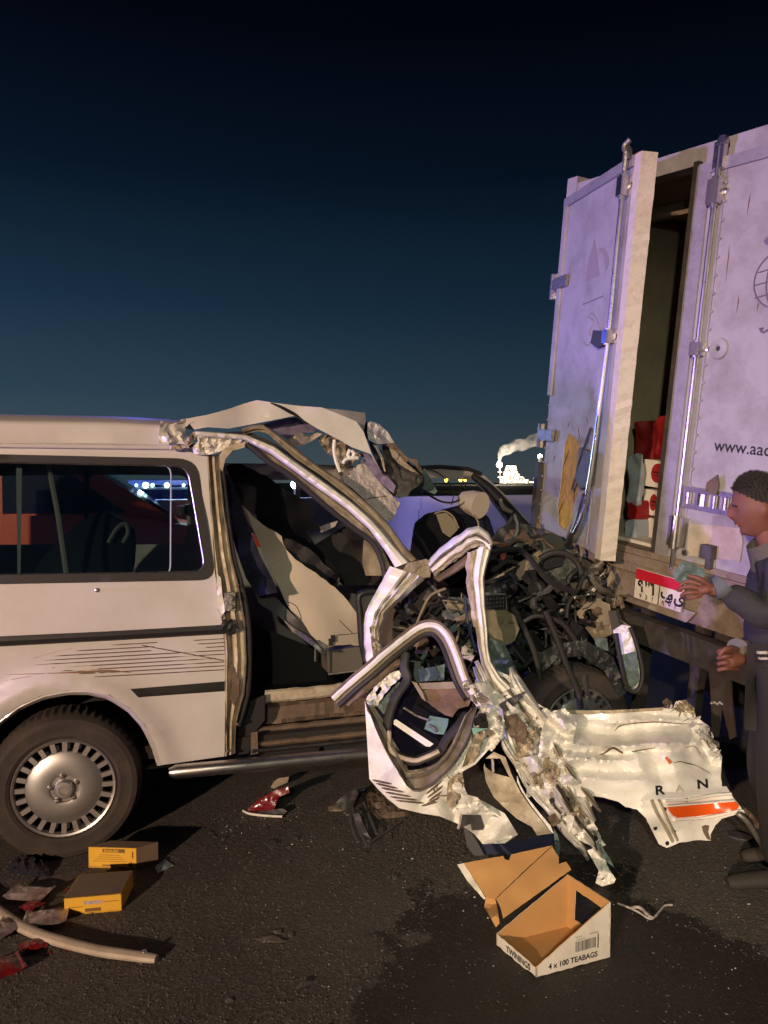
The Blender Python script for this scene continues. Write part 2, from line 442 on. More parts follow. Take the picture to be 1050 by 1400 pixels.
# ------------------------------------------------------------------ refinery far behind
D = 600.0; lampm = mat('plant_lamp', (1, .95, .8), .5, emit=(1, .93, .72), estr=5.5); flm = mat('flare_light', (1, 1, .9), .5, emit=(1, .97, .85), estr=22)
plantm = mat('plant_steel', (.16, .15, .13), .6)
X3 = (Vector((1, 0, 0)), Vector((0, 1, 0)), Z)
rng = random.Random(4)
def plant(name, label, cat, tiers, base=(0, 0)):
    x = sum(t[0] + t[1] for t in tiers) / (2 * len(tiers)); r = empty(name, G(x, 663.2), label, cat)
    r.location = P(x, 662, D); r.location.z = 0; ORG[r.name] = r.location.copy()
    bulbs = MB(); 
    for (x0, x1, y0, y1) in tiers:
        a, b = P(x0, y0, D), P(x1, y1, D); z0 = max(b.z, 0); c = (a + b) / 2; c.z = (a.z + z0) / 2
        m = MB(); m.box(c, X3, (b.x - a.x, 8, a.z - z0)); build(m, 'platform', plantm, r)
        n = max(1, int((x1 - x0) / 2.1))
        for i in range(n):
            if rng.random() < .12: continue
            q = P(x0 + (i + .5) * (x1 - x0) / n, y0 + rng.uniform(-.2, .6), D - 6); s = rng.uniform(.35, .8); bulbs.box(q, X3, (s * 1.5, .8, s))
    build(bulbs, 'floodlights', lampm, r, kind='stuff'); return r
plant('process_tower', 'brightly lit stepped refinery tower on the horizon beside the truck', 'refinery',
      [(692, 705, 637.5, 640), (691, 706, 640.5, 644), (689, 707, 644.5, 648), (688, 710, 648.5, 652), (686, 716, 652.5, 655.5), (684, 722, 656, 658.5), (683, 734, 659, 661.5)])
r = plant('flare_stack', 'slim flare stack with a bright star of light left of the refinery tower', 'chimney', [(682, 683.6, 637, 661), (680.5, 685.5, 645, 646.5), (680, 686, 652, 653.5)])
m = MB(); m.lathe(P(682.8, 635.5, D), Z, [(0, 2.4), (1.7, 1.7), (2.4, 0), (1.7, -1.7), (0, -2.4)], 12); build(m, 'flare_lamp', flm, r)
r = plant('lit_column', 'tall lit distillation column with lamp on top next to the truck corner', 'refinery', [(737, 739.4, 624, 661), (735, 741, 640, 641.5), (733, 742, 646, 648), (730, 743, 653, 655), (729, 744, 658, 661)])
m = MB(); m.lathe(P(738.2, 624, D), Z, [(0, 1.9), (1.3, 1.3), (1.9, 0), (1.3, -1.3), (0, -1.9)], 12); build(m, 'top_lamp', flm, r)
# smoke drifting from the stack, lit by the plant's own lamps
sm = bpy.data.materials.new('smoke'); sm.use_nodes = True; t = sm.node_tree; t.nodes.clear()
pv = t.nodes.new('ShaderNodeVolumePrincipled'); o = t.nodes.new('ShaderNodeOutputMaterial'); t.links.new(pv.outputs[0], o.inputs['Volume'])
pv.inputs['Color'].default_value = (.9, .84, .78, 1)
nz = t.nodes.new('ShaderNodeTexNoise'); nz.inputs['Scale'].default_value = .16; nz.inputs['Detail'].default_value = 4
tc = t.nodes.new('ShaderNodeTexCoord'); t.links.new(tc.outputs['Object'], nz.inputs['Vector'])
q = t.nodes.new('ShaderNodeMapRange'); q.inputs['From Min'].default_value = .36; q.inputs['From Max'].default_value = .7; q.inputs['To Max'].default_value = .24
t.links.new(nz.outputs['Fac'], q.inputs[0]); t.links.new(q.outputs[0], pv.inputs['Density'])
m = MB(); path = [(682.5, 633), (683.5, 625), (687, 618), (697, 613), (710, 609), (724, 604.5), (738, 601), (752, 599)]
m.tube([P(x, y, D) for x, y in path], [.9, 2.0, 3.2, 4.0, 4.6, 5.2, 5.4, 4.2], 14, smooth=5)
m.v = [p + Vector((noise.noise(p * .12), 0, noise.noise(p * .12 + Vector((7, 0, 0))))) * 2.2 for p in m.v]
build(m, 'smoke_plume', sm, label='pale plume of smoke drifting right from the refinery flare stack', cat='smoke', kind='stuff')
lamp('plant_glow', 'POINT', P(686, 628, D - 16), (1, .86, .68), 150000, None, 1)
# street lamps far down the other road, seen through the van
for (x, y) in ((610, 655.5), (629.5, 655), (636, 654.6)):
    q = P(x, y + 1.2, 140); r = empty('street_lamp', (q.x, q.y, 0), {610: 'lone amber street lamp in the distance, leftmost of three over the barrier', 629.5: 'middle one of three amber street lamps in the distance', 636: 'rightmost of three amber street lamps in the distance'}[x], 'street lamp', 'amber street lamps in the distance')
    m = MB(); m.tube([(q.x, q.y, 0), (q.x, q.y, q.z + .2)], .09, 6); build(m, 'pole', plantm, r)
    m = MB(); m.lathe(q, Z, [(0, .34), (.3, .2), (.34, 0), (.2, -.26), (0, -.34)], 10); build(m, 'lantern', mat('amber_lamp', (1, .6, .1), emit=(1, .52, .06), estr=9), r)

# ------------------------------------------------------------------ orange car on the far side, seen through the van windows
ob = Vector((-2.95, 6.95, 0)); cx = Vector((.96, .28, 0)).normalized(); cy = Vector((-cx.y, cx.x, 0))
car = empty('orange_car', ob, 'orange car with dark windscreen standing behind the van, seen through its side windows', 'car')
om = mat('orange_paint', (.62, .075, .012), .3, coat=.6); dk = mat('dark_car_glass', (.02, .022, .03), .08, spec=.8)
prof = [(-2.1, .35), (-2.15, 1.05), (-1.95, 1.28), (-1.5, 1.36), (.55, 1.40), (1.75, 1.16), (2.02, .92), (2.05, .35)]
m = MB(); m.prism([ob + cx * u + Z * z - cy * .82 for u, z in prof], cy * 1.64); build(m, 'body', om, car, sharp=20)
cab = [(-1.85, 1.28), (-1.45, 1.86), (-.35, 1.94), (.25, 1.84), (1.05, 1.31), (.5, 1.33)]
m = MB(); m.prism([ob + cx * u + Z * z - cy * .74 for u, z in cab], cy * 1.48); build(m, 'cabin', om, car, sharp=20)
m = MB(); m.prism([ob + cx * u + Z * z - cy * .746 for u, z in ((-1.6, 1.40), (-1.35, 1.78), (-.40, 1.85), (-.40, 1.40))], cy * .004)
m.prism([ob + cx * u + Z * z - cy * .746 for u, z in ((-.32, 1.40), (-.32, 1.85), (.12, 1.78), (.62, 1.40))], cy * .004); build(m, 'side_window', dk, car)
m = MB(); a, b2 = ob + cx * .30 + Z * 1.815, ob + cx * 1.03 + Z * 1.34
m.add([a - cy * .66, a + cy * .66, b2 + cy * .7, b2 - cy * .7], [(0, 1, 2, 3)]); m.v = [p + Vector((.012, 0, .012)) for p in m.v]; build(m, 'windscreen', dk, car)
for sx in (-1.3, 1.35):
    for sy in (-.8, .8):
        m = MB(); m.lathe(ob + cx * sx + cy * sy + Z * .31, cy, [(.0, -.1), (.2, -.1), (.31, -.09), (.31, .09), (.2, .1), (0, .1)], 24); build(m, 'wheel', M['tyre'], car)
m = MB(); m.box(ob + cx * -2.16 - cy * .6 + Z * .9, (cx, cy, Z), (.03, .3, .16)); build(m, 'tail_lamp', mat('red_lamp', (.5, .01, .01), emit=(1, .03, .02), estr=1.5), car)

# ------------------------------------------------------------------ pale pickup with lit lamps farther back
pb = P(262, 660, 8.7); pb.z = 0; pk = empty('pale_car', pb, 'pale car with bright headlamps behind the orange car, seen through the van windows', 'car')
pcm = mat('pale_car_paint', (.60, .66, .66), .4, dirt=.5, scale=5); hl = mat('headlamp_glow', (1, 1, 1), emit=(.75, 1, 1), estr=14)
qx, qy = Vector((.97, .24, 0)).normalized(), Vector((-.24, .97, 0)).normalized()
m = MB(); m.prism([pb + qx * .85 + qy * a + Z * z for a, z in ((0, .35), (0, .95), (.15, 1.08), (1.0, 1.14), (1.05, .35))], qx * -1.7); m.prism([pb + qx * .80 + qy * a + Z * z for a, z in ((1.0, .4), (1.0, 1.14), (1.55, 1.68), (2.6, 1.70), (3.2, 1.1), (3.3, .4))], qx * -1.6); build(m, 'body', pcm, pk, sharp=20)
m = MB(); m.prism([pb + qx * u + qy * (1.0 + (z - 1.14) * 1.02 - .012) + Z * z for u, z in ((-.72, 1.17), (.72, 1.17), (.62, 1.62), (-.62, 1.62))], qy * .006); build(m, 'windscreen', dk, pk)
for u_ in (-.62, .62):
    m = MB(); m.lathe(pb + qx * u_ + Z * .78 + qy * -.01, -qy, [(.10, -.02), (.10, .0), (.05, .02), (0, .025)], 20); build(m, 'headlamp', pcm, pk)
for u_, s_ in ((-.66, .5), (-.55, 1.1), (-.47, .6), (-.30, .9), (-.10, .5)):
    m = MB(); m.lathe(pb + qx * u_ + Z * 1.62 + qy * .9, -qy, [(.0, -.03), (.035 * s_, -.02), (.03 * s_, .015), (0, .02)], 12); build(m, 'roof_lamp', hl, pk)
m = MB(); m.tube([pb + qx * -.75 + Z * 1.58 + qy * .93, pb + qx * .7 + Z * 1.58 + qy * .93], .02, 6); build(m, 'lamp_bar', plantm, pk)
m = MB(); m.box(pb + qy * -.03 + Z * .58, (qx, qy, Z), (1.2, .03, .16)); build(m, 'grille', dk, pk)
for u_ in (-.8, .8):
    for a in (.5, 2.7):
        m = MB(); m.lathe(pb + qx * u_ + qy * a + Z * .32, qx, [(0, -.1), (.2, -.1), (.32, -.08), (.32, .08), (.2, .1), (0, .1)], 24); build(m, 'wheel', M['tyre'], pk)
q = P(404, 662, 9.0); wl_ = empty('work_lamp', (q.x, q.y, 0), 'bright white work lamp on a pole beyond the van doorway', 'lamp')
m = MB(); m.tube([(q.x, q.y, 0), (q.x, q.y, q.z - .05)], .02, 8); build(m, 'pole', plantm, wl_)
m = MB(); m.lathe(q, Vector((0, -1, 0)), [(0, .03), (.04, .025), (.055, 0), (.05, -.03), (0, -.05)], 16); build(m, 'lamp_head', hl, wl_)

# ================================================================== TRUCK
wd = -ray(-59, 511).normalized(); ad = Vector((-wd.y, wd.x, 0)).normalized(); hd = wd.cross(ad)
TC = P(748, 722, 5.3)
def T(w_, a, h): return TC + wd * w_ + ad * a + hd * h
TR = Plane(TC, wd, hd)
H = TR.uv(776, 264)[1]; TW = 2.08
tb = T(TW / 2, 0, 0); tb.z = 0
truck = empty('box_truck', tb, 'white box truck lit violet, rear doors ajar, rear end rammed by the van', 'truck')
TA = (wd, ad, hd)
tp = mat('white_box_panel', (.38, .365, .38), .42, dirt=.75, dirtcol=(.20, .175, .16), scale=4.5, bump=.08, bscale=80, thr=.52)
tr = mat('aluminium_rail', (.40, .39, .40), .4, metal=.4, dirt=.6, dirtcol=(.2, .17, .15), scale=12)
twall = mat('truck_inner_lining', (.36, .30, .20), .7, dirt=.4, scale=3); wood = mat('worn_door_edge', (.66, .60, .50), .6, dirt=.55, dirtcol=(.34, .27, .20), scale=30, bump=.15, bscale=50, thr=.56)
tin = mat('dirty_sill_metal', (.26, .20, .15), .55, dirt=.7, dirtcol=(.09, .06, .045), scale=9, bump=.3, bscale=60)
dsteel = mat('dark_frame_steel', (.035, .031, .030), .5, dirt=.5, dirtcol=(.12, .09, .07), scale=8)
Lb = 5.2
for nm, c, sz, mt in (('side_wall', (.03, Lb / 2 + .03, H / 2), (.05, Lb, H), tp), ('side_wall', (TW - .03, Lb / 2 + .03, H / 2), (.05, Lb, H), tp),
                      ('roof', (TW / 2, Lb / 2 + .03, H - .03), (TW - .12, Lb, .05), tp), ('floor', (TW / 2, Lb / 2 + .03, .03), (TW - .12, Lb, .06), wood), ('front_wall', (TW / 2, Lb, H / 2), (TW - .12, .05, H - .14), twall)):
    m = MB(); m.box(T(*c), TA, sz); build(m, nm, mt, truck)
for wl in (.062, TW - .062):
    m = MB(); m.box(T(wl, Lb / 2, H / 2), TA, (.008, Lb - .1, H - .16)); build(m, 'lining', twall, truck)
m = MB(); m.box(T(TW / 2, Lb / 2, H - .062), TA, (TW - .15, Lb - .1, .008)); build(m, 'ceiling_lining', twall, truck)
for a in (.5, 1.4, 2.3, 3.2):
    m = MB(); m.box(T(TW / 2, a, H - .11), TA, (TW - .14, .05, .08)); build(m, 'ceiling_beam', tin, truck)
m = MB(); m.box(T(TW / 2, -.012, H - .03), TA, (TW, .10, .10)); build(m, 'top_rail', tp, truck)
m = MB(); m.box(T(TW / 2, -.03, -.03), TA, (TW, .14, .14)); m.box(T(TW / 2, -.11, -.02), TA, (TW - .1, .02, .05)); build(m, 'rear_sill', tin, truck)
m = MB(); m.box(T(.035, -.0, H / 2), TA, (.07, .10, H - .02)); build(m, 'corner_post', tp, truck)
m = MB(); m.box(T(TW - .035, 0, H / 2), TA, (.07, .10, H - .02)); build(m, 'corner_post', tp, truck)
m = MB(); m.box(T(.02, .02, H + .0), TA, (.09, .18, .12)); build(m, 'corner_cap', tp, truck)

# ---- doors.  frame of a door: s along from the hinge, h up, outward normal
def door(hinge, sdir, flip, DL, name, holes=(), dent=None):
    nrm = sdir.cross(hd) * flip; pl = Plane(hinge, sdir, hd); sg = flip
    r = MB(); th = .012
    def place(u, v, off):
        c = dent(u, v) if dent else 0
        return pl.pt(u, v, sg * (.035 - off - c))
    sheet(r, [(0, .02), (DL, .02), (DL, H - .085), (0, H - .085)], place, holes, step=.055 if dent else .3, thick=.006, seed=3)
    d = build(r, name, tp, truck, sharp=24); return d, pl, sg
th0 = rad(20); sd = wd * math.cos(th0) - ad * math.sin(th0); DL = 1.01
def dent(u, v):
    e = math.exp(-((u - .25) ** 2 / .12 + (v - .42) ** 2 / .22)); f = math.exp(-((u - .5) ** 2 / .3 + (v - .05) ** 2 / .06))
    return .010 * e * (1 + .8 * ridge(u * 4, v * 3, 2)) + .014 * f * ridge(u * 5, v * 5, 4)
hpl = Plane(T(.02, -.06, 0), sd, hd)
hole_px = [(775, 592), (785, 598), (793, 612), (802, 628), (800, 644), (792, 656), (788, 672), (782, 690), (777, 712), (769, 726), (760, 716), (760, 690), (762, 668), (764, 650), (767, 630), (769, 608)]
hole = [hpl.uv(*q, .035) for q in hole_px]
ld, lpl, _ = door(T(.02, -.06, 0), sd, 1, DL, 'left_door', [hole], dent); ld['label'] = 'left rear door ajar, torn open low down over yellow foam'
foam = mat('yellow_insulation_foam', (.58, .36, .10), .9, dirt=.6, dirtcol=(.25, .13, .04), scale=10, bump=.7, bscale=25)
m = MB(); sheet(m, [(.012, .03), (DL - .05, .03), (DL - .05, H - .06), (.012, H - .06)], lambda u, v, off: lpl.pt(u, v, .027 - off - dent(u, v) - .016 * abs(noise.noise(Vector((u * 14, v * 14, 1)))) * (1 if v < 1 else .2)), (), step=.05, thick=.03); build(m, 'foam_core', foam, ld)
m = MB(); sheet(m, [(.012, .03), (DL - .05, .03), (DL - .05, H - .06), (.012, H - .06)], lambda u, v, off: lpl.pt(u, v, -.036 - off), (), step=.4, thick=.008); build(m, 'inner_skin', twall, ld)
def bx(pl, u0, u1, v0, v1, o0, o1, mt, nm, par, jag=0):
    m = MB(); m.box(pl.pt((u0 + u1) / 2, (v0 + v1) / 2, (o0 + o1) / 2), (pl.ex, pl.ey, pl.n), (u1 - u0, v1 - v0, o1 - o0)); return build(m, nm, mt, par)
# worn free edge, knocked about
m = MB(); rg = random.Random(8)
n = 60; ring = []
for i in range(n + 1):
    v = .0 + (H - .075) * i / n
    j = rg.uniform(-.006, .006) if i % 3 else rg.uniform(-.014, .004)
    ring.append([lpl.pt(DL - .06, v, -.048), lpl.pt(DL - .06, v, .042), lpl.pt(DL + .010 + j * .5, v, .042 + j * .3), lpl.pt(DL + .010 - j * .4, v, -.048)])
vs = [p for q in ring for p in q]; fs = [(i * 4 + k, i * 4 + (k + 1) % 4, i * 4 + 4 + (k + 1) % 4, i * 4 + 4 + k) for i in range(n) for k in range(4)] + [(0, 1, 2, 3), (n * 4, n * 4 + 1, n * 4 + 2, n * 4 + 3)]
m.add(vs, fs); build(m, 'door_edge', wood, ld, smooth=False)
bx(lpl, .0, DL - .065, H - .13, H - .075, .036, .052, tr, 'top_trim', ld)
bx(lpl, .0, .055, .9, H - .105, .036, .05, tp, 'hinge_trim', ld)
bx(lpl, DL - .20, DL - .185, .05, H - .11, .036, .044, tr, 'trim_strip', ld)
def rod(pl, u, v0, v1, par, o=.065, bend=None):
    m = MB(); pts = [pl.pt(u, v1, o), pl.pt(u, v1 - .5, o), pl.pt(u, (v0 + v1) / 2, o), pl.pt(u, v0 + .35, o), pl.pt(u, v0, o)]
    if bend: pts[-2] = pl.pt(u - .01, v0 + .25, o + .03); pts[-1] = pl.pt(u - .13, v0, o + .06)
    m.tube(pts, .013, 10, smooth=4); return build(m, 'lock_rod', M['chrome'], par)
ur = DL - .12
rod(lpl, ur, .06, H - .04, truck, bend=True)
def bracket(pl, u, v, par, h=.10, wdt=.06, o=.09):
    m = MB(); m.box(pl.pt(u, v, (o + .036) / 2), (pl.ex, pl.ey, pl.n), (wdt, h, o - .036)); m.tube([pl.pt(u, v - h * .62, .068), pl.pt(u, v + h * .62, .068)], .021, 10)
    for s_ in (-1, 1): m.lathe(pl.pt(u + s_ * wdt * .62, v, .036), pl.n, [(.016, 0), (.016, .01), (.0, .014)], 8)
    return build(m, 'rod_bracket', M['chrome'], par)
bracket(lpl, ur, H - .22, ld); bracket(lpl, ur, 1.22, ld, .07); 
m = MB(); m.prism([lpl.pt(u, v, .05) for u, v in ((ur - .22, 1.20), (ur - .20, 1.27), (ur - .04, 1.25), (ur - .04, 1.18), (ur - .12, 1.165))], lpl.n * .02); build(m, 'lock_handle', dsteel, ld)
m = MB(); m.prism([lpl.pt(u, v, .05) for u, v in ((ur - .25, .42), (ur - .22, .60), (ur - .03, .58), (ur - .03, .40), (ur - .16, .36))], lpl.n * .025); build(m, 'lock_plate', M['darkplastic'], ld)
m = MB(); m.tube([lpl.pt(ur - .3, .34, .06), lpl.pt(ur - .18, .55, .075), lpl.pt(ur - .12, .72, .06)], .008, 6); build(m, 'bent_handle', M['chrome'], ld)
m = MB(); m.tube([lpl.pt(ur - .05, .34, .08), lpl.pt(ur - .12, .14, .09), lpl.pt(ur - .2, .02, .1)], .024, 10, smooth=3); build(m, 'rod_end', M['chrome'], ld)
m = MB(); m.tube([lpl.pt(ur + .02, H + .01, .06), lpl.pt(ur - .004, H - .02, .078), lpl.pt(ur + .01, H - .06, .07), lpl.pt(ur, H - .14, .066)], .015, 8, smooth=3); m.prism([lpl.pt(u, v, .05) for u, v in ((ur - .03, H - .09), (ur - .03, H - .03), (ur + .0, H - .01), (ur + .03, H - .04), (ur + .05, H - .09))], lpl.n * .02); build(m, 'rod_cam', M['steel'], ld)
for v in (H - .62, .62):
    m = MB(); m.box(lpl.pt(.05, v + .02, .05), (lpl.ex, lpl.ey, lpl.n), (.24, .07, .02)); m.tube([lpl.pt(-.085, v - .07, .03), lpl.pt(-.085, v + .09, .03)], .032, 10); m.box(lpl.pt(-.04, v, .03), (lpl.ex, lpl.ey, lpl.n), (.10, .05, .03)); build(m, 'hinge', M['steel'], ld)
# faded print on the left door: a sail with a crescent, a rule, a scribble and a web address
pm = mat('faded_print', (.30, .26, .27), .6)
def flat(pl, pts, off, nm, mt, par):
    m = MB(); sheet(m, pts, lambda u, v, o: pl.pt(u, v, off - o), (), step=.4, thick=.0006); return build(m, nm, mt, par, smooth=False)
def at(pl, pts, off=.036): return [pl.uv(x, y, off) for x, y in pts]
# pixels of crop 730,180 scale 3.281
k = lambda pts: [(730 + x / 3.281, 180 + y / 3.281) for x, y in pts]
sail = at(lpl, k([(272, 482), (293, 645), (262, 655), (230, 672), (245, 575)])); flat(lpl, sail, .0375, 'sail_emblem', pm, ld)
flat(lpl, at(lpl, k([(288, 522), (310, 520), (332, 550), (337, 590), (322, 628), (318, 600), (318, 570), (306, 545)])), .0376, 'crescent_emblem', pm, ld)
m = MB(); m.tube([lpl.pt(*q, .037) for q in at(lpl, k([(220, 775), (265, 757), (315, 735)]))], .004, 4); build(m, 'print_rule', pm, ld)
m = MB(); m.tube([lpl.pt(*q, .037) for q in at(lpl, k([(222, 940), (240, 960), (262, 925), (250, 900), (268, 850), (245, 830), (262, 815), (285, 850), (300, 890), (310, 850)]))], .003, 4, smooth=4); build(m, 'print_scribble', pm, ld)
u0, v0 = at(lpl, [(778, 602)])[0]; u1, v1 = at(lpl, [(822, 600)])[0]
m = text_mesh('www.aac-eg.com', .075, lpl, u0 + .03, v0, .038 - .0); sx = max(p.dot(lpl.ex) for p in m.v) - min(p.dot(lpl.ex) for p in m.v); 
m = text_mesh('www.aac', .085, lpl, u0 + .10, v0 - .01, .0385, sx=1.0); m.v = [p - lpl.n * dent((p - lpl.o).dot(lpl.ex), (p - lpl.o).dot(lpl.ey)) for p in m.v]; build(m, 'web_address', pm, ld, smooth=False, clean=False)

# ---- right door, shut
rpl = Plane(T(1.03, -.055, 0), wd, hd); RL = TW - 1.05
m = MB(); sheet(m, [(0, .03), (RL, .03), (RL, H - .09), (0, H - .09)], lambda u, v, o: rpl.pt(u, v, .035 - o - .012 * max(0, noise.noise(Vector((u * 2.5, v * 3, 5)))) * (1 if v < .7 else .2)), (), step=.06, thick=.006, seed=5)
rd = build(m, 'right_door', tp, truck, sharp=24)
bx(rpl, .0, RL, .03, H - .09, -.03, .025, twall, 'door_core', rd)
bx(rpl, -.035, -.002, .0, H - .07, -.04, .04, dsteel, 'edge_seal', rd)
bx(rpl, .0, .085, .04, H - .1, .037, .046, tr, 'edge_trim', rd)
bx(rpl, .086, RL, H - .15, H - .09, .037, .05, tr, 'top_trim', rd)
u = .145
rod(rpl, u, -.02, H - .04, rd)
m = MB(); m.box(rpl.pt(u + .03, H / 2, .038), (rpl.ex, rpl.ey, rpl.n), (.012, H - .25, .006)); build(m, 'trim_strip', tr, rd)
bracket(rpl, u, H - .26, rd, .12, .07); bracket(rpl, u, 1.17, rd, .07)
m = MB(); m.box(rpl.pt(u, H - .08, .06), (rpl.ex, rpl.ey, rpl.n), (.06, .13, .03)); m.prism([rpl.pt(u + a, H - .05 + b, .05) for a, b in ((-.02, .02), (.0, .06), (.035, .055), (.04, .02))], rpl.n * .03); build(m, 'rod_cam', M['chrome'], rd)
m = MB(); m.lathe(rpl.pt(u + .115, 1.17, .036), rpl.n, [(.055, 0), (.052, .012), (.02, .018), (.016, .010), (0, .010)], 28); build(m, 'rod_rosette', tp, rd)
m = MB(); m.lathe(rpl.pt(u + .115, 1.17, .047), rpl.n, [(.013, 0), (0, .003)], 14); build(m, 'bolt_hole', dsteel, rd)
# chrome lock case
lu0, lv0 = rpl.uv(936, 693, .04); lu1, lv1 = rpl.uv(1003, 665, .04); lu1 = lu0 + .33; lv0 = rpl.uv(936, 693, .04)[1]; lv1 = rpl.uv(936, 664, .04)[1]
case = bx(rpl, lu0, lu1, lv0, lv1, .037, .062, M['chrome'], 'lock_case', rd)
for a, b_, o in ((.03, .06, .085), (.10, .17, .07), (.20, .225, .09), (.26, .29, .085)):
    m = MB(); m.tube([rpl.pt(lu0 + (a + b_) / 2, lv0 + .025, o - .012), rpl.pt(lu0 + (a + b_) / 2, lv1 - .025, o - .012)], (b_ - a) / 2, 10); build(m, 'lock_pin', M['chrome'], case)
m = MB(); m.prism([rpl.pt(lu0 + a, lv1 + b_, .07) for a, b_ in ((.15, -.01), (.155, .04), (.21, .085), (.225, .03), (.215, -.02))], rpl.n * .012); build(m, 'lock_flag', M['rust'], case)
# lower rod foot
m = MB(); m.tube([rpl.pt(u, .28, .07), rpl.pt(u, .10, .07)], .026, 12); m.box(rpl.pt(u + .0, .19, .05), (rpl.ex, rpl.ey, rpl.n), (.11, .16, .03)); m.lathe(rpl.pt(u + .07, .09, .05), rpl.n, [(.018, 0), (.018, .015), (0, .02)], 10); build(m, 'rod_foot', M['chrome'], rd)
# dented pale plate and clamp low on the door
flat(rpl, at(rpl, [(944, 716), (975, 718), (1013, 722), (1016, 742), (1012, 768), (975, 762), (940, 760)], .04), .044, 'patch_plate', mat('bare_patch', (.55, .47, .38), .6, dirt=.4, scale=8), rd)
q = at(rpl, [(971, 754)], .05)[0]
m = MB(); m.box(rpl.pt(q[0], q[1], .065), (rpl.ex, rpl.ey, rpl.n), (.07, .07, .05)); m.box(rpl.pt(q[0] + .01, q[1] - .06, .06), (rpl.ex, rpl.ey, rpl.n), (.03, .06, .03)); build(m, 'door_stop', M['darkplastic'], rd)
# print on the right door
u0, v0 = rpl.uv(976, 615, .036); hgt = rpl.uv(976, 603, .036)[1] - v0
m = text_mesh('www.aac', .088, rpl, u0, v0 - .004, .0372, bold=.0008); build(m, 'web_address', M['print'], rd, smooth=False, clean=False)
gu, gv = rpl.uv(1066, 381, .036)
pm2 = mat('violet_grey_print', (.16, .13, .20), .6)
m = MB()
R_ = gu - rpl.uv(1032, 381, .036)[0]
for rr, sq in ((R_, 1), (R_ * .5, 1)):
    m.tube([rpl.pt(gu + rr * math.cos(a * .1309), gv + R_ * math.sin(a * .1309), .037) for a in range(49)], .004, 4)
for dv_ in (-.45, 0, .45): m.tube([rpl.pt(gu - R_ * math.sqrt(1 - dv_ ** 2), gv + R_ * dv_ - .02, .037), rpl.pt(gu, gv + R_ * dv_, .037), rpl.pt(gu + R_ * math.sqrt(1 - dv_ ** 2), gv + R_ * dv_ - .02, .037)], .003, 4)
build(m, 'globe_emblem', pm2, rd)
flat(rpl, at(rpl, k([(1030, 490), (1048, 472), (1062, 470), (1062, 512), (1040, 505)])), .0374, 'emblem_cap', pm2, rd)
m = text_mesh('ﻉﻉ', .07, rpl, *rpl.uv(1038, 456, .036), .0372); 
m = MB(); m.tube([rpl.pt(*q_, .037) for q_ in at(rpl, k([(1012, 885), (1030, 882), (1018, 892), (1032, 900), (1048, 890), (1060, 905)]))], .005, 4, smooth=4); build(m, 'print_scribble', pm2, rd)

for pl_, us, par_, tops in ((lpl, (.03, DL - .193), ld, H - .14), (rpl, (.045, .19), rd, H - .2)):
    m = MB()
    for u_ in us:
        for i in range(22): m.lathe(pl_.pt(u_, .08 + (tops - .1) * i / 21, .044 if u_ > .1 or pl_ is lpl else .046), pl_.n, [(.0075, -.002), (.006, .003), (0, .005)], 7)
    build(m, 'rivets', tr, par_, kind='stuff')
rs_ = mat('rust_run', (.16, .08, .04), .8)
rg = random.Random(6); m = MB()
for i in range(16):
    u_, v_ = rg.uniform(.1, RL), rg.choice((rg.uniform(.05, .5), rg.uniform(1.3, 2.0))); l_ = rg.uniform(.04, .2)
    m.tube([rpl.pt(u_ + rg.uniform(-.004, .004), v_ - l_ * t, .0345) for t in (0, .3, .6, 1)], [.0008, .004, .003, .0005], 5)
build(m, 'rust_runs', rs_, rd, kind='stuff')
m = MB()
for i in range(12):
    u_, v_ = rg.uniform(.08, DL - .25), rg.uniform(.05, .8); l_ = rg.uniform(.04, .16); a_ = rg.uniform(-.8, .8)
    m.tube([lpl.pt(u_ + l_ * a_ * t, v_ - l_ * t, .0345 - dent(u_, v_)) for t in (0, .3, .6, 1)], [.0008, .004, .003, .0005], 5)
build(m, 'scrapes', rs_, ld, kind='stuff')
# ---- rear beam with number plate, underrun bar and what hangs below
def onT(px, py, off=0): q = TR.uv(px, py, off); return q
m = MB(); m.box(T(TW / 2, -.01, -.205), TA, (TW - .1, .05, .20)); build(m, 'rear_beam', tin, truck)
PO = .10; p0 = onT(868, 815, .135); p1 = onT(932, 834, .135); pu0, pu1 = p0[0], p1[0]; pv1 = onT(868, 775, .135)[1]; pv0 = onT(868, 816, .135)[1]
plate = bx(TR, pu0, pu1, pv0, pv1, .130, .144, mat('plate_white', (.72, .66, .56), .5, dirt=.3, scale=9), 'number_plate', truck)
hh = pv1 - pv0; ww = pu1 - pu0
bx(TR, pu0 + .002, pu1 - .002, pv1 - hh * .36, pv1 - .002, .1445, .1465, mat('plate_red', (.50, .012, .03), .45), 'plate_band', plate)
bx(TR, pu0 + ww * .53, pu0 + ww * .545, pv0 + .002, pv1 - hh * .36, .1445, .147, M['print'], 'plate_divider', plate)
for i, ch in enumerate('٩٣١'):
    m = text_mesh(ch, hh * .55, TR, pu0 + ww * (.06 + .15 * i), pv0 + hh * .26, .1452, bold=.003); build(m, 'plate_digit', M['print'], plate, smooth=False, clean=False)
for i, ch in enumerate('ب و ى'.split()):
    m = text_mesh(ch, hh * .5, TR, pu0 + ww * (.57 + .14 * i), pv0 + hh * .28, .1452, bold=.003); build(m, 'plate_letter', M['print'], plate, smooth=False, clean=False)
for i, ch in enumerate('931'):
    m = text_mesh(ch, hh * .2, TR, pu0 + ww * (.12 + .13 * i), pv0 + hh * .05, .1452, bold=.001); build(m, 'plate_digit', M['print'], plate, smooth=False, clean=False)
for i, ch in enumerate('٩٧٢'):
    m = text_mesh(ch, hh * .2, TR, pu0 + ww * (.61 + .13 * i), pv0 + hh * .05, .1452, bold=.001); build(m, 'plate_digit', M['print'], plate, smooth=False, clean=False)
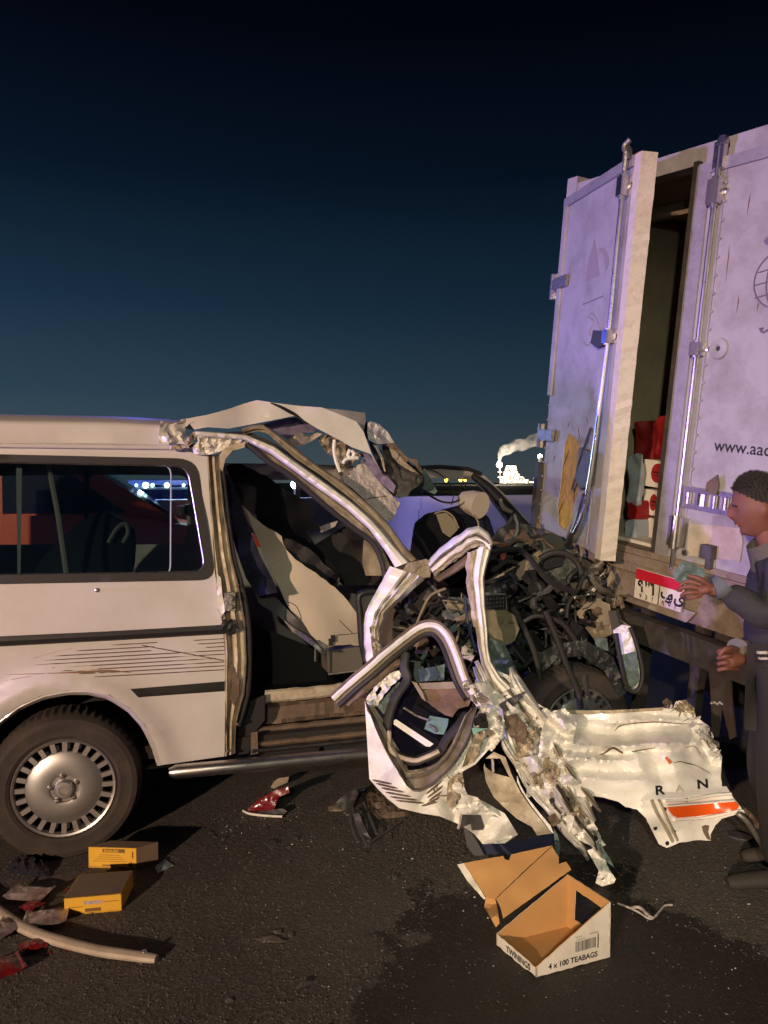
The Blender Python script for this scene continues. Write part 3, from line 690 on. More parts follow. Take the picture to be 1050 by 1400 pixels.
q = [TR.hit(x, y, .06) for x, y in ((893, 818), (951, 838), (938, 851), (885, 832))]
m = MB(); m.prism(q, ad * .03); build(m, 'plate_shield', mat('pale_plate_lamp', (.34, .29, .22), .55, dirt=.4, scale=9), truck)
m = MB(); m.box(lpl.pt(-.035, .22, .02), (lpl.ex, lpl.ey, lpl.n), (.07, .46, .09)); build(m, 'corner_fitting', dsteel, ld)
m = MB(); a = [TR.hit(x, y, .12) for x, y in ((858, 834), (1000, 884), (985, 903), (872, 884))]
ub0, ub1 = onT(862, 862, .12), onT(990, 893, .12)
m.box(T(TW / 2 + .15, -.12, (ub0[1] + ub1[1]) / 2), TA, (TW - .35, .08, .15)); build(m, 'underrun_bar', dsteel, truck)
for px in (873, 950):
    uu = onT(px, 890, 0)[0]; m = MB(); m.box(T(uu, .05, -.62), TA, (.06, .06, .75)); build(m, 'bar_bracket', dsteel, truck)
m = MB()
for wl in (.65, 1.45): m.box(T(wl, 2.6, -.3), TA, (.09, 5.2, .2))
build(m, 'chassis_rail', dsteel, truck)
for (wl, a) in ((.35, 1.6), (1.75, 1.6), (.35, 6.2), (1.75, 6.2)):
    c = T(wl, a, 0); c.z = .46
    m = MB(); m.lathe(c, wd, [(0, -.1), (.22, -.1), (.3, -.13), (.45, -.11), (.46, 0), (.45, .11), (.3, .13), (.22, .1), (0, .1)], 32); build(m, 'wheel', M['tyre'], truck)
m = MB(); m.box(T(TW / 2, 6.2, .25), TA, (1.95, 1.7, 1.9)); m.box(T(TW / 2, 6.9, -.25), TA, (1.9, .4, .5)); build(m, 'cab', tp, truck)
fl = Plane(P(985, 955, 3.95), wd, Z); 
m = MB(); sheet(m, [fl.uv(*q) for q in ((972, 905), (1004, 912), (1001, 1003), (992, 1008), (985, 960), (975, 1006), (966, 1004))], lambda u_, v_, o: fl.pt(u_, v_, -o + .02 * noise.noise(Vector((u_ * 6, v_ * 4, 0)))), (), step=.06, thick=.012); mf = build(m, 'mud_flap', mat('brown_flap', (.05, .04, .032), .7, dirt=.5, scale=6), truck)
m = text_mesh('بـ', .07, fl, *fl.uv(978, 962), .02); m = MB(); m.tube([fl.pt(*fl.uv(*q), .035) for q in ((977, 961), (982, 959), (986, 961), (990, 958), (994, 961))], .006, 4); build(m, 'flap_mark', M['felt'], mf)

# ------------------------------------------------------------------ cargo inside the truck (cartons and packs: things of their own)
cw = mat('white_carton', (.70, .63, .52), .7, dirt=.25, scale=5); redm = mat('red_print', (.30, .015, .015), .5); rpk = mat('red_wrap', (.22, .010, .010), .45); gpk = mat('grey_polythene', (.30, .33, .36), .35)
labels = ['white carton with red oval mark, lowest of the stack inside the truck', 'white carton with red oval mark, middle of the stack inside the truck', 'white carton with wide red mark, topmost of the stack inside the truck']
CP = Plane(T(0, .22, 0), wd, hd)
for i, (ya, yb) in enumerate(((708, 742), (669, 705), (628, 666))):
    (ua, va), (ub, vb) = CP.uv(877, yb + 1), CP.uv(930, ya)
    va = CP.uv(890, yb)[1]; vb = CP.uv(890, ya)[1]
    c = CP.pt((ua + ub) / 2, (va + vb) / 2, -.14); r = empty('carton', CP.pt((ua + ub) / 2, va, -.14), labels[i], 'carton', 'cartons stacked inside the truck')
    m = MB(); m.box(c, TA, (ub - ua, .28, (vb - va) - .006)); build(m, 'box', cw, r, smooth=False)
    u_c, v_c = CP.uv((897, 893.5, 898)[2 - i] if i < 2 else 899, (ya + yb) / 2); ax_, ay_ = (.030, .052) if i < 2 else (.05, .06)
    m = MB(); m.add([CP.pt(u_c + ax_ * math.cos(t_ * .2618), v_c + ay_ * math.sin(t_ * .2618), .0015) for t_ in range(24)], [tuple(range(24))]); build(m, 'oval_mark', redm, r, smooth=False)
    m = MB(); m.box(CP.pt(u_c, v_c + .004, .002), TA, (ax_ * 1.3, .001, .010)); m.box(CP.pt(u_c, v_c - .016, .002), TA, (ax_ * 1.0, .001, .006)); build(m, 'mark_lettering', M['print'], r, smooth=False)
def pack(name, label, cat, px0, py0, px1, py1, off, mt, tilt=0, thick=.12, group=None):
    pl = Plane(T(0, off, 0), wd, hd); o = [pl.uv(*q) for q in ((px0, py1), (px0 + tilt, py0), (px1 + tilt, py0 - 3), (px1, py1 + 2))]
    m = MB(); sheet(m, rounded(o, .03), lambda u_, v_, q: pl.pt(u_, v_, -q + .03 * noise.noise(Vector((u_ * 12, v_ * 12, px0)))), (), step=.025, thick=thick)
    return build(m, name, mt, label=label, cat=cat, group=group)
pack('red_pack', 'glossy red pack standing upright on the white cartons in the truck', 'pack', 896, 570, 914, 622, .26, rpk, 3)
pack('red_sack', 'dark red sack in the shade left of the upright red pack', 'sack', 868, 577, 893, 640, .45, mat('dark_red_sack', (.22, .012, .012), .6), 0)
pack('polythene_sheet', 'grey polythene sheet hanging by the door edge in the truck', 'plastic sheet', 858, 622, 876, 690, .12, gpk, 2, .02)
pack('red_packet', 'small red packet lying between the door edge and the cartons', 'packet', 857, 686, 872, 710, .12, rpk, 0, .1)
pack('grey_bag', 'grey blue bag on the truck floor below the red packet', 'bag', 855, 712, 871, 735, .1, gpk, 0, .1)
# ================================================================== WHITE VAN
W0 = P(88, 1077, 3.39); W0.z = 0
vd = Vector((.958, .288, 0)).normalized()
VN = Plane(W0, vd, Z); vin = -VN.n
van = empty('white_van', VN.pt(.9, 0, -.8), 'white van with torn-open front half and peeled roof, wedged into the truck', 'van')
def tumble(z): return .11 * max(0, (z - 1.0) / .9) ** 1.4 + .05 * max(0, (.62 - z) / .4) ** 1.5
def side(px, py, off=0):
    q = VN.hit(px, py); return VN.hit(px, py, -tumble(q.z) - off)
def inn(v): return lambda px, py, off=0: VN.hit(px, py, -v - off)
def dv_(px, v=0): return (VN.hit(px, 700, -v) - EYE).dot(FW)
def part(nm, mt, poly, place, holes=(), step=12, thick=.004, par=van, jag=0, seed=1, sharp=32, smooth=True):
    m = MB(); sheet(m, poly, place, holes, step, thick, jag, seed); return build(m, nm, mt, par, sharp=sharp, smooth=smooth)
def band(nm, mt, ea, eb, place, prof=((0, 0), (.2, .012), (.5, .018), (.8, .012), (1, 0)), n=40, par=van, **k):
    k.setdefault('wob', (.8 if n >= 60 else 1.7) if k.get('crumple') else 0); m = MB(); ribbon(m, ea, eb, place, prof, n=n, **k); return build(m, nm, mt, par, sharp=17)
def pipe(nm, mt, pts, r, par=van, n=8, smooth=4, flat=1.0):
    m = MB(); m.tube(pts, r, n, smooth=smooth, flat=flat); return build(m, nm, mt, par)
PW = {k: 1 for k in ()}
# ---- rear quarter
win = rounded([(-170, 621), (264, 631), (292, 789), (-170, 797)], 22, 5)
body = [(-318, 602), (-100, 605), (0, 606), (225, 608), (264, 612), (283, 622), (288, 700), (294, 784), (304, 850), (308, 900), (308, 960), (307, 1034),
        (221, 1046), (212, 1018), (198, 990), (178, 968), (150, 950), (122, 944), (92, 944), (58, 951), (26, 965), (-4, 987), (-26, 1015), (-42, 1056), (-318, 1076)]
def quarter(px, py, off=0):
    q = VN.hit(px, py); z = q.z
    flare = .03 * math.exp(-((math.hypot(px - 88, py - 1077) - 142) / 16) ** 2)
    swage = .008 * math.exp(-((z - .985) / .05) ** 2) + .006 * math.exp(-((z - .70) / .03) ** 2)
    dent = .012 * noise.noise(Vector((px / 70, py / 50, 3))) * max(0, min(1, (px - 200) / 80)) + .004 * noise.noise(Vector((px / 130, py / 90, 1)))
    return VN.hit(px, py, -tumble(z) - off + flare + swage + dent)
qp = part('side_panel', M['white'], body, quarter, [win], step=11, thick=.003, sharp=50)
fr_o = rounded([(-176, 617), (267, 627), (296, 793), (-176, 802)], 25, 6); fr_i = rounded([(-160, 628), (256, 637), (282, 782), (-160, 789)], 18, 6)
wf = part('window_frame', M['rubber'], fr_o, lambda x, y, o: side(x, y, o - .012), [fr_i], step=14, thick=.03)
m = MB(); e = rounded([(-160, 629), (256, 638), (281, 781), (-160, 788)], 18, 6)
m.tube([side(x, y, -.013) for x, y in e if x > -150], .0022, 5); build(m, 'chrome_bead', M['chrome'], wf)
pane = rounded([(-165, 632), (234, 636), (233, 787), (-165, 792)], 14, 5)
part('sliding_pane', M['glass'], pane, lambda x, y, o: side(x, y, .012 + o), step=60, thick=.004, par=wf)
m = MB(); m.tube([side(x, y, .010) for x, y in pane if x > 150], .0035, 6); build(m, 'pane_edge', mat('glass_edge', (.42, .50, .50), .2), wf)
part('fixed_pane', M['glass'], [(-165, 626), (262, 634), (288, 786), (-165, 794)], lambda x, y, o: side(x, y, .03 + o), step=60, thick=.004, par=wf)
band('belt_moulding', M['black'], [(-318, 887), (0, 870), (150, 863), (306, 854)], [(-318, 902), (0, 884), (150, 876), (306, 867)], lambda x, y, o: side(x, y, o - .012), ((0, 0), (.12, .014), (.5, .018), (.88, .014), (1, 0)), n=24)
part('lower_moulding', M['black'], [(178, 942), (306, 931.5), (306, 945), (189, 953.5)], lambda x, y, o: quarter(x, y, o - .012), step=9, thick=.016)
m = MB()
for i in range(9):
    xr, yr = 307, 873 + i * 5.3; xl = [150, 100, 70, 50, 40, 40, 60, 90, 120][i]
    if i < 3: m_x = [262, 250, 240][i]
    for xa, xb in (((xl, 215 - i * 4), ([262, 268, 280][i], xr)) if i < 3 else ((xl, xr - (12 if i == 5 else 0)),)):
        m.tube([quarter(x, yr + .057 * (xr - x), .0012) for x in [xa + (xb - xa) * t / 8 for t in range(9)]], [.0012] + [.0028] * 7 + [.0026], 6)
m.tube([quarter(194 + 112 * t / 8, 882 + 21 * t / 8, .0012) for t in range(9)], .0028, 6)
build(m, 'pinstripes', M['stripe'], qp)
m = MB()
for (pts, rr) in (([(5, 922), (60, 921), (110, 919), (150, 917), (182, 920)], [.001, .004, .010, .009, .001]), ([(0, 932), (40, 925), (90, 920), (130, 914)], [.001, .003, .003, .001]), ([(30, 905), (70, 893), (110, 884)], [.001, .002, .001])):
    m.tube([quarter(x, y, .0005) for x, y in pts], [q_ * .55 for q_ in rr], 6, smooth=4)
build(m, 'scrape_mark', mat('brown_scrape', (.26, .16, .09), .7), qp)
m = MB(); c = quarter(133, 807); m.lathe(c, VN.n, [(.010, -.004), (.010, .004), (.006, .008), (0, .009)], 14); build(m, 'lock_button', M['chrome'], qp)
arch = [(-42, 1056), (-26, 1015), (-4, 987), (26, 965), (58, 951), (92, 944), (122, 944), (150, 950), (178, 968), (198, 990), (212, 1018), (221, 1046)]
arch2 = [(88 + (x - 88) * .955, 1077 + (y - 1077) * .955) for x, y in arch]
band('arch_lip', M['white'], arch, arch2, lambda x, y, o: quarter(x, y, o + .006), ((0, 0), (.4, .006), (1, -.02)), n=30, thick=.01)
wc = P(88, 1077, 3.39)
m = MB(); m.lathe(wc + vin * .0, vin, [(.45, .03), (.45, .36), (0, .36)], 40, a0=0); m.v = [p for p in m.v]; 
def clip_low(m):  # the liner stops above the sill
    for p in m.v: p.z = max(p.z, .34)
clip_low(m); build(m, 'wheel_well', mat('wheel_well_black', (.008, .008, .008), .8), van)
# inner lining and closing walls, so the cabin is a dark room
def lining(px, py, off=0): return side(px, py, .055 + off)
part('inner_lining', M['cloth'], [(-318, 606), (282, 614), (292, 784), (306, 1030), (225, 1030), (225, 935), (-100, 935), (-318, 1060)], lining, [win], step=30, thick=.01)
u_r = VN.uv(250, 600)[0]; u_l = -1.12
sec = [(.085, 1.805), (.078, 1.818), (.092, 1.822), (.100, 1.828), (.118, 1.905), (.128, 1.919), (.145, 1.927), (.40, 1.968), (.62, 1.990), (.83, 1.998), (1.05, 1.992), (1.27, 1.975), (1.43, 1.945), (1.52, 1.9), (1.56, 1.83), (1.58, 1.80)]
m = MB(); n = 30; K = len(sec)
for l_ in (0, 1):
    for i in range(n + 1):
        u = u_l + (u_r - u_l) * i / n
        for v, z in sec:
            dz = -.010 * max(0, (i - n + 7) / 7) ** 2 * (1 if z > 1.85 else 0) + .004 * noise.noise(Vector((u * 2, v * 2, 0)))
            m.v.append(VN.pt(u, z + dz - l_ * .012, -v - (l_ * .008 if v < .3 else 0)))
for l_ in (0, 1):
    b = l_ * (n + 1) * K
    for i in range(n):
        for j in range(K - 1):
            f = (b + i * K + j, b + i * K + j + 1, b + (i + 1) * K + j + 1, b + (i + 1) * K + j); m.f.append(f if l_ else f[::-1]); m.mi.append(0)
for i in (0, n):
    for j in range(K - 1):
        a = i * K + j; m.f.append((a, a + 1, a + 1 + (n + 1) * K, a + (n + 1) * K)); m.mi.append(0)
build(m, 'roof', M['roof'], van, sharp=40)
m = MB(); m.tube([VN.pt(u_l + (u_r - u_l) * t, 1.812, -.074) for t in (0, .5, 1)], .010, 8); build(m, 'drip_rail', M['white'], van)
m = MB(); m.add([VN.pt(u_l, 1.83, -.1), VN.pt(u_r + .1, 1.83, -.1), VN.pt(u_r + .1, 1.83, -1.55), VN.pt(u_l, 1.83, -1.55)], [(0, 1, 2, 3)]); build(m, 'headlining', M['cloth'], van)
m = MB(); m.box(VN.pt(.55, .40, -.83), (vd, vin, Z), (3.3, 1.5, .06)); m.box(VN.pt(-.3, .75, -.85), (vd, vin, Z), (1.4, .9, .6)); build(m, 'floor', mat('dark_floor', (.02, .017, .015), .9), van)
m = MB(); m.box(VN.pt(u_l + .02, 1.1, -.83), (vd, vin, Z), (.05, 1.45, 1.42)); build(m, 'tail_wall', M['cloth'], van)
# far side with its window openings
FV = 1.55
far = inn(FV)
w1 = rounded([(-40, 651), (115, 649), (115, 744), (-42, 745)], 8, 3); w2 = rounded([(122, 649), (257, 650), (255, 744), (122, 745)], 12, 4)
w3 = rounded([(330, 657), (404, 656), (404, 748), (330, 748)], 8, 3); w4 = [(411, 656), (500, 655), (600, 653), (648, 657), (672, 680), (716, 742), (640, 752), (411, 750)]
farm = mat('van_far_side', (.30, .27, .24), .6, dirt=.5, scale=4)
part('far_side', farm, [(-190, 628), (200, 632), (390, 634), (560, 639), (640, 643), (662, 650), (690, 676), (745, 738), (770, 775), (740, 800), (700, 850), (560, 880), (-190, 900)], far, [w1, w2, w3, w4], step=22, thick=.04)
m = MB(); m.tube([far(x, y, -.02) for x, y in ((560, 640), (600, 638), (640, 641), (658, 648))], .014, 8); build(m, 'far_drip_rail', M['black'], van)
pipe('far_pillar', M['black'], [far(x, y, -.06) for x, y in ((646, 650), (668, 668), (695, 698), (722, 728), (748, 752))], [.02, .035, .045, .05, .06], n=10)
pipe('far_pillar_trim', M['chrome'], [far(x, y, -.10) for x, y in ((652, 661), (672, 684), (700, 722))], .008)
pipe('far_pillar_clip', M['tan'], [far(x, y, -.13) for x, y in ((684, 682), (688, 694), (700, 700))], [.012, .02, .014])
pipe('hanging_wire', M['black'], [inn(1.0)(x, y) for x, y in ((575, 640), (596, 645), (612, 658), (620, 675), (617, 690))], .004)
pipe('torn_seal', M['black'], [inn(.8)(x, y) for x, y in ((578, 672), (590, 679), (604, 686), (618, 687), (628, 684))], .006)
part('far_glass', M['glass'], w2, lambda x, y, o: far(x, y, o + .015), step=60, thick=.004)
part('far_glass', M['glass'], w1, lambda x, y, o: far(x, y, o + .015), step=60, thick=.004)
m = MB(); m.box(far(248, 697, -.05), (vd, vin, Z), (.05, .03, .05)); m.box(far(254, 697, -.04), (vd, vin, Z), (.02, .03, .07)); build(m, 'window_latch', M['black'], van)
part('window_bar', M['black'], [(116, 646), (122, 646), (122, 748), (116, 748)], lambda x, y, o: far(x, y, o - .04), step=30, thick=.03)
band('seat_belt', mat('grey_belt', (.14, .125, .11), .8), [(62, 634), (75, 700), (88, 792)], [(69, 634), (82, 700), (95, 792)], inn(.35), ((0, 0), (.5, .004), (1, 0)), n=12, thick=.003)
band('window_upright', mat('dull_upright', (.09, .09, .09), .5), [(22, 640), (24, 790)], [(30, 640), (28, 790)], inn(.2), ((0, 0), (1, 0)), n=4, thick=.02)
# rear seat seen through the glass
m = MB(); m.tube([inn(.75)(x, y) for x, y in ((95, 835), (120, 785), (140, 748), (158, 716), (163, 708))], [.16, .15, .12, .075, .04], 14, smooth=4, flat=1.6); sb = build(m, 'seat_back', M['cloth'], van)
m = MB(); m.tube([inn(.62)(x, y) for x, y in ((148, 742), (160, 722), (171, 716), (175, 728), (168, 742))], .011, 6, smooth=4); build(m, 'seat_piping', M['darkplastic'], van)
# ---- wheels
def wheel(c, name, R=.330, yaw=None):
    ax = -VN.n if yaw is None else yaw
    m = MB(); out = -ax
    w_ = empty_part('wheel', van, c)
    prof = [(.218, -.01), (.222, .012), (.236, .020), (.258, .016), (.285, .020), (.306, .012), (.322, -.006), (R, -.03), (R + .002, -.06), (R, -.11), (R + .002, -.14), (R - .008, -.18), (.30, -.20), (.22, -.20)]
    m.lathe(c, out, prof, 120)
    k = len(prof)
    for i in range(120):          # tread blocks
        if i % 2:
            for j in (6, 7, 8, 9, 10):
                p = m.v[i * k + j]; d = (p - c) - out * (p - c).dot(out); m.v[i * k + j] = p - d.normalized() * .006
    build(m, 'tyre', M['tyre'], w_, sharp=25)
    m = MB()
    m.lathe(c, out, [(.222, -.14), (.219, .004), (.213, .012), (.205, .008), (.200, -.010)], 72)
    m.lathe(c, out, [(.162, -.02), (.160, -.004), (.154, .0), (.120, .010), (.075, .015), (.062, .012), (.058, .004), (0, .004)], 72)
    e = out.orthogonal().normalized(); g = out.cross(e)
    for i in range(24):           # slotted band: a spoke between every two slots
        a = 2 * math.pi * i / 24; d = e * math.cos(a) + g * math.sin(a); t_ = out.cross(d)
        m.box(c + d * .181 - out * .008, (d, t_, out), (.046, .021, .016))
    build(m, 'rim', M['alloy'], w_, sharp=28)
    m = MB(); m.lathe(c, out, [(.21, -.06), (0, -.06)], 32); build(m, 'brake_disc', mat('brake_black', (.01, .01, .01), .8), w_)
    m = MB(); m.lathe(c, out, [(.040, .004), (.040, .022), (.034, .03), (.02, .031), (.018, .027), (0, .027)], 28); build(m, 'hub_cap', M['alloy'], w_)
    for i in range(5):
        a = 2 * math.pi * i / 5 + .3; q = c + (e * math.cos(a) + g * math.sin(a)) * .057
        m = MB(); m.lathe(q, out, [(.013, .004), (.012, .016), (.007, .024), (0, .025)], 10); build(m, 'lug_nut', M['chrome'], w_)
    return w_
def empty_part(name, parent, c):
    o = bpy.data.objects.new(name, None); COL.objects.link(o); o.parent = parent; o.location = c - ORG[parent.name]; o.empty_display_size = .1
    ORG[o.name] = Vector(c); return o
wheel(wc, 'wheel')
wc2 = VN.hit(792, 994, -.06); wheel(wc2, 'wheel')
for u in (0.0, 2.55):
    c = VN.pt(u, .33, -1.5); m = MB(); m.lathe(c, vin, [(0, -.1), (.2, -.1), (.33, -.08), (.33, .08), (.2, .1), (0, .1)], 24); build(m, 'wheel', M['tyre'], van)
# ---- running board, sill and step
tb_ = [VN.hit(x, y, .05) for x, y in ((231, 1056), (240, 1055), (340, 1046), (420, 1038), (505, 1030), (540, 1027))]
m = MB(); m.tube(tb_, [.018, .031, .032, .032, .032, .031], 16); build(m, 'running_board', M['chrome'], van)
for x in (262, 440):
    m = MB(); m.tube([VN.hit(x, 1050 - (x - 262) * .09, .04), VN.hit(x, 1040 - (x - 262) * .09, -.3)], .014, 6); build(m, 'board_bracket', M['black'], van)
band('sill', M['inner'], [(362, 944), (430, 938), (500, 931)], [(362, 962), (430, 955), (505, 947)], inn(.16), ((0, 0), (.15, .012), (.85, .012), (1, 0)), n=20, thick=.05, crumple=.006)
band('step_riser', M['rust'], [(358, 963), (430, 956), (508, 948)], [(358, 992), (430, 983), (510, 976)], inn(.20), ((0, 0), (.2, -.02), (.8, -.02), (1, .01)), n=24, thick=.02, crumple=.03)
for i, (ya, yb) in enumerate(((993, 1002), (1003, 1011), (1013, 1021), (1022, 1029))):
    band('step_tread', (M['rust'], M['rubber'])[i % 2], [(346, ya + 2), (430, ya - 7), (520, ya - 16)], [(344, yb + 2), (430, yb - 7), (520, yb - 16)], inn(.14 - i * .035), ((0, 0), (.3, .012), (.7, .012), (1, 0)), n=20, thick=.03, crumple=.008)
part('step_bracket', M['rust'], [(343, 1002), (352, 1000), (353, 1030), (343, 1032)], inn(.03), step=12, thick=.03)
part('jamb_foot', mat('dark_boot', (.012, .011, .011), .7), [(338, 960), (362, 950), (362, 985), (345, 1005), (340, 1030), (326, 1032), (326, 1000)], inn(.10), step=10, thick=.05)
# ---- door pillar behind the opening
J1 = [(283, 622), (288, 700), (295, 784), (305, 850), (308, 900), (308, 960), (308, 1034)]
J2 = [(300, 622), (306, 690), (316, 760), (326, 800), (335, 850), (337, 900), (334, 950), (323, 990), (322, 1030)]
band('door_pillar', M['inner'], J1, J2, lambda x, y, o: side(x, y, o + .02), ((0, .015), (.10, .02), (.16, -.02), (.34, -.03), (.42, .012), (.58, .018), (.66, -.01), (.85, -.015), (.92, .012), (1, .004)), n=60, thick=.03, crumple=.012, freq=7)
jam = [(302, 624), (309, 690), (319, 760), (330, 800), (339, 850), (341, 900), (338, 950), (326, 992)]
m = MB(); m.tube([side(x, y, .04) for x, y in jam], .013, 8, smooth=4); build(m, 'door_seal', M['rubber'], van)
part('bent_flange', M['torn'], [(296, 784), (302, 790), (304, 812), (308, 835), (301, 846), (297, 830)], lambda x, y, o: side(x, y, o - .02 + .02 * noise.noise(Vector((x / 9, y / 9, 0)))), step=5, thick=.006)
m = MB(); c = side(314, 822, -.012); m.box(c, (vd, VN.n, Z), (.05, .03, .085)); m.tube([c + Z * .02 + VN.n * .01, c + Z * .02 + VN.n * .045], .012, 8); m.tube([c - Z * .02 + VN.n * .01, c - Z * .02 + VN.n * .045], .010, 8); build(m, 'door_striker', M['steel'], van)
part('torn_rubber', M['black'], [(302, 846), (322, 848), (326, 862), (312, 868), (304, 862)], lambda x, y, o: side(x, y, o - .03 + .015 * noise.noise(Vector((x / 6, y / 6, 4)))), step=4, thick=.02, jag=1.5)
part('pillar_recess', M['rust'], [(313, 905), (319, 912), (327, 930), (327, 948), (320, 965), (314, 955), (318, 935)], lambda x, y, o: side(x, y, o - .004), step=6, thick=.006)
for (x, y) in ((325, 800), (324, 990), (311, 1027)):
    m = MB(); m.lathe(side(x, y, -.01), VN.n, [(.008, 0), (.006, .004), (0, .005)], 10); build(m, 'pillar_bolt', M['rust'], van)
# ---- white lining board and black cloth hanging in the doorway
def sag(v, a=.05, s=60, seed=0):
    return lambda x, y, off=0: VN.hit(x, y, -v - off + a * noise.noise(Vector((x / s, y / s, seed))))
part('torn_lining_board', M['board'], [(331, 690), (340, 699), (352, 711), (366, 722), (385, 733), (392, 752), (404, 765), (418, 775), (445, 793), (470, 815), (483, 832), (492, 848), (494, 882), (470, 882), (451, 884), (447, 890), (425, 868), (418, 857), (404, 842), (392, 826), (383, 806), (370, 778), (359, 755), (345, 722), (334, 706)],
     sag(.42, .10, 80, 2), step=8, thick=.012, jag=1.2, seed=3)
for pts in ([(391, 822), (404, 828), (411, 842), (411, 852)], [(464, 848), (474, 858), (482, 866)], [(462, 868), (478, 867), (494, 864)]):
    m = MB(); m.tube([sag(.42, .10, 80, 2)(x, y, -.003) for x, y in pts], .002, 4, smooth=4); build(m, 'board_crack', M['stripe'], van)
part('torn_black_cloth', M['cloth'], [(309, 638), (325, 634), (347, 642), (377, 660), (400, 674), (418, 687), (426, 690), (433, 705), (425, 708), (438, 722), (418, 726), (432, 748), (455, 772), (463, 786), (455, 800), (440, 795), (418, 783), (392, 752), (385, 733), (366, 722), (340, 699), (329, 690), (318, 672)], sag(.62, .14, 40, 5), step=7, thick=.02, jag=2.5, seed=4)
part('grey_cloth_fold', mat('grey_fold', (.03, .028, .030), .8, bump=.2, bscale=40), [(385, 733), (404, 740), (425, 752), (448, 775), (465, 790), (458, 806), (448, 812), (425, 790), (404, 770), (392, 755)], sag(.52, .14, 26, 8), step=6, thick=.012, jag=1)
part('pillar_trim', M['bluecloth'], [(303, 640), (316, 655), (330, 690), (340, 720), (356, 760), (372, 790), (380, 810), (352, 815), (336, 790), (322, 750), (310, 700)], sag(.22, .10, 30, 6), step=8, thick=.015)
part('lower_trim_strip', M['darkplastic'], [(345, 800), (362, 800), (385, 825), (410, 850), (446, 884), (448, 893), (438, 893), (405, 862), (375, 838), (354, 825)], sag(.36, .05, 30, 9), step=8, thick=.02)
part('strip_edge', M['chrome'], [(385, 845), (402, 858), (425, 873), (440, 888), (448, 893), (440, 892), (420, 878), (400, 864)], sag(.33, .03, 30, 9), step=6, thick=.01)
m = MB(); bxp = [(449, 890), (494, 884), (496, 916), (450, 922)]
m.prism([inn(.5)(x, y) for x, y in bxp], vin * .3); build(m, 'seat_base_box', mat('grey_box', (.11, .10, .085), .7, dirt=.4, scale=10), van)
m = MB(); m.tube([inn(.47)(x, y) for x, y in ((449, 888), (449, 922), (496, 916))], .006, 6); m.tube([inn(.47)(x, y) for x, y in ((431, 884), (431, 904))], .005, 6); build(m, 'box_edge', M['steel'], van)
for (x, y) in ((455, 873), (452, 878)):
    m = MB(); m.box(sag(.42, .1, 80, 2)(x, y, -.01), (vd, vin, Z), (.02, .02, .035)); build(m, 'clip', M['black'], van)
pipe('grab_rail', M['black'], [inn(.3)(x, y) for x, y in ((501, 905), (495, 880), (492, 840), (490, 818), (496, 811), (512, 809))], .018, n=10)
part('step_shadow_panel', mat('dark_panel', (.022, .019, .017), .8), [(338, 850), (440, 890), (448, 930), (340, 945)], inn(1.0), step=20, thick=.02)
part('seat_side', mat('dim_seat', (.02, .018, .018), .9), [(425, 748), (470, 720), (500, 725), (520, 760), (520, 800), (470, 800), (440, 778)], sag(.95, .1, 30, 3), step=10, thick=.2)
part('pale_tear', M['felt'], [(432, 722), (448, 716), (462, 712), (458, 720), (440, 728)], sag(.8, .05, 12, 3), step=5, thick=.01)
part('beige_pocket', M['tan'], [(497, 738), (510, 742), (526, 770), (524, 787), (500, 787), (495, 770)], sag(.35, .04, 16, 3), step=6, thick=.02)
# ---- front seats
def seat(nm, pts, r, v, mt, flat=1.5):
    m = MB(); m.tube([inn(v)(x, y) for x, y in pts], r, 14, smooth=4, flat=flat); return build(m, nm, mt, van)
seat('seat_back', [(604, 800), (604, 770), (602, 740), (600, 712), (598, 700)], [.13, .14, .12, .10, .05], .75, M['cloth'])
seat('seat_back', [(632, 780), (628, 745), (624, 715), (620, 694)], [.17, .17, .15, .06], 1.1, M['bluecloth'])
part('seat_panel', mat('olive_seat_panel', (.20, .17, .11), .7, bump=.2), [(596, 703), (610, 701), (622, 712), (626, 724), (615, 735), (605, 728)], inn(.55), step=6, thick=.03)
pipe('seat_piping', M['tan'], [inn(.53)(x, y) for x, y in ((594, 702), (608, 699), (620, 707), (627, 722))], .005)
pipe('seat_piping', M['tan'], [inn(.85)(x, y) for x, y in ((635, 697), (648, 704), (654, 716), (653, 730))], .006)
a, b2 = inn(1.0)(633, 683), inn(.85)(657, 691)
m = MB(); m.tube([a, a.lerp(b2, .5), b2], [.05, .072, .078], 24, flat=1.1); build(m, 'rolled_visor', M['board'], van)
seat('seat_back', [(560, 880), (566, 830), (572, 790), (580, 770)], [.15, .15, .12, .06], .5, mat('brown_grey_seat', (.075, .06, .05), .85, bump=.3, bscale=50))
pipe('seat_piping', M['felt'], [inn(.33)(x, y) for x, y in ((584, 795), (600, 812), (608, 830), (610, 850))], .007)
# ================================================================== CRUSHED FRONT OF THE VAN
c5 = lambda pts: [(400 + x / 5.25, 550 + y / 5.25) for x, y in pts]          # traced on enlargements of the photograph
c4 = lambda pts: [(240 + x / 5.833, 540 + y / 5.833) for x, y in pts]
c1 = lambda pts: [(490 + x / 4.667, 880 + y / 4.667) for x, y in pts]
c2 = lambda pts: [(620 + x / 4.375, 900 + y / 4.375) for x, y in pts]
cp = lambda pts: [(720 + x / 3.182, 940 + y / 3.182) for x, y in pts]
def vv(ctrl): return [(x, y, dv_(x, v)) for x, y, v in ctrl]
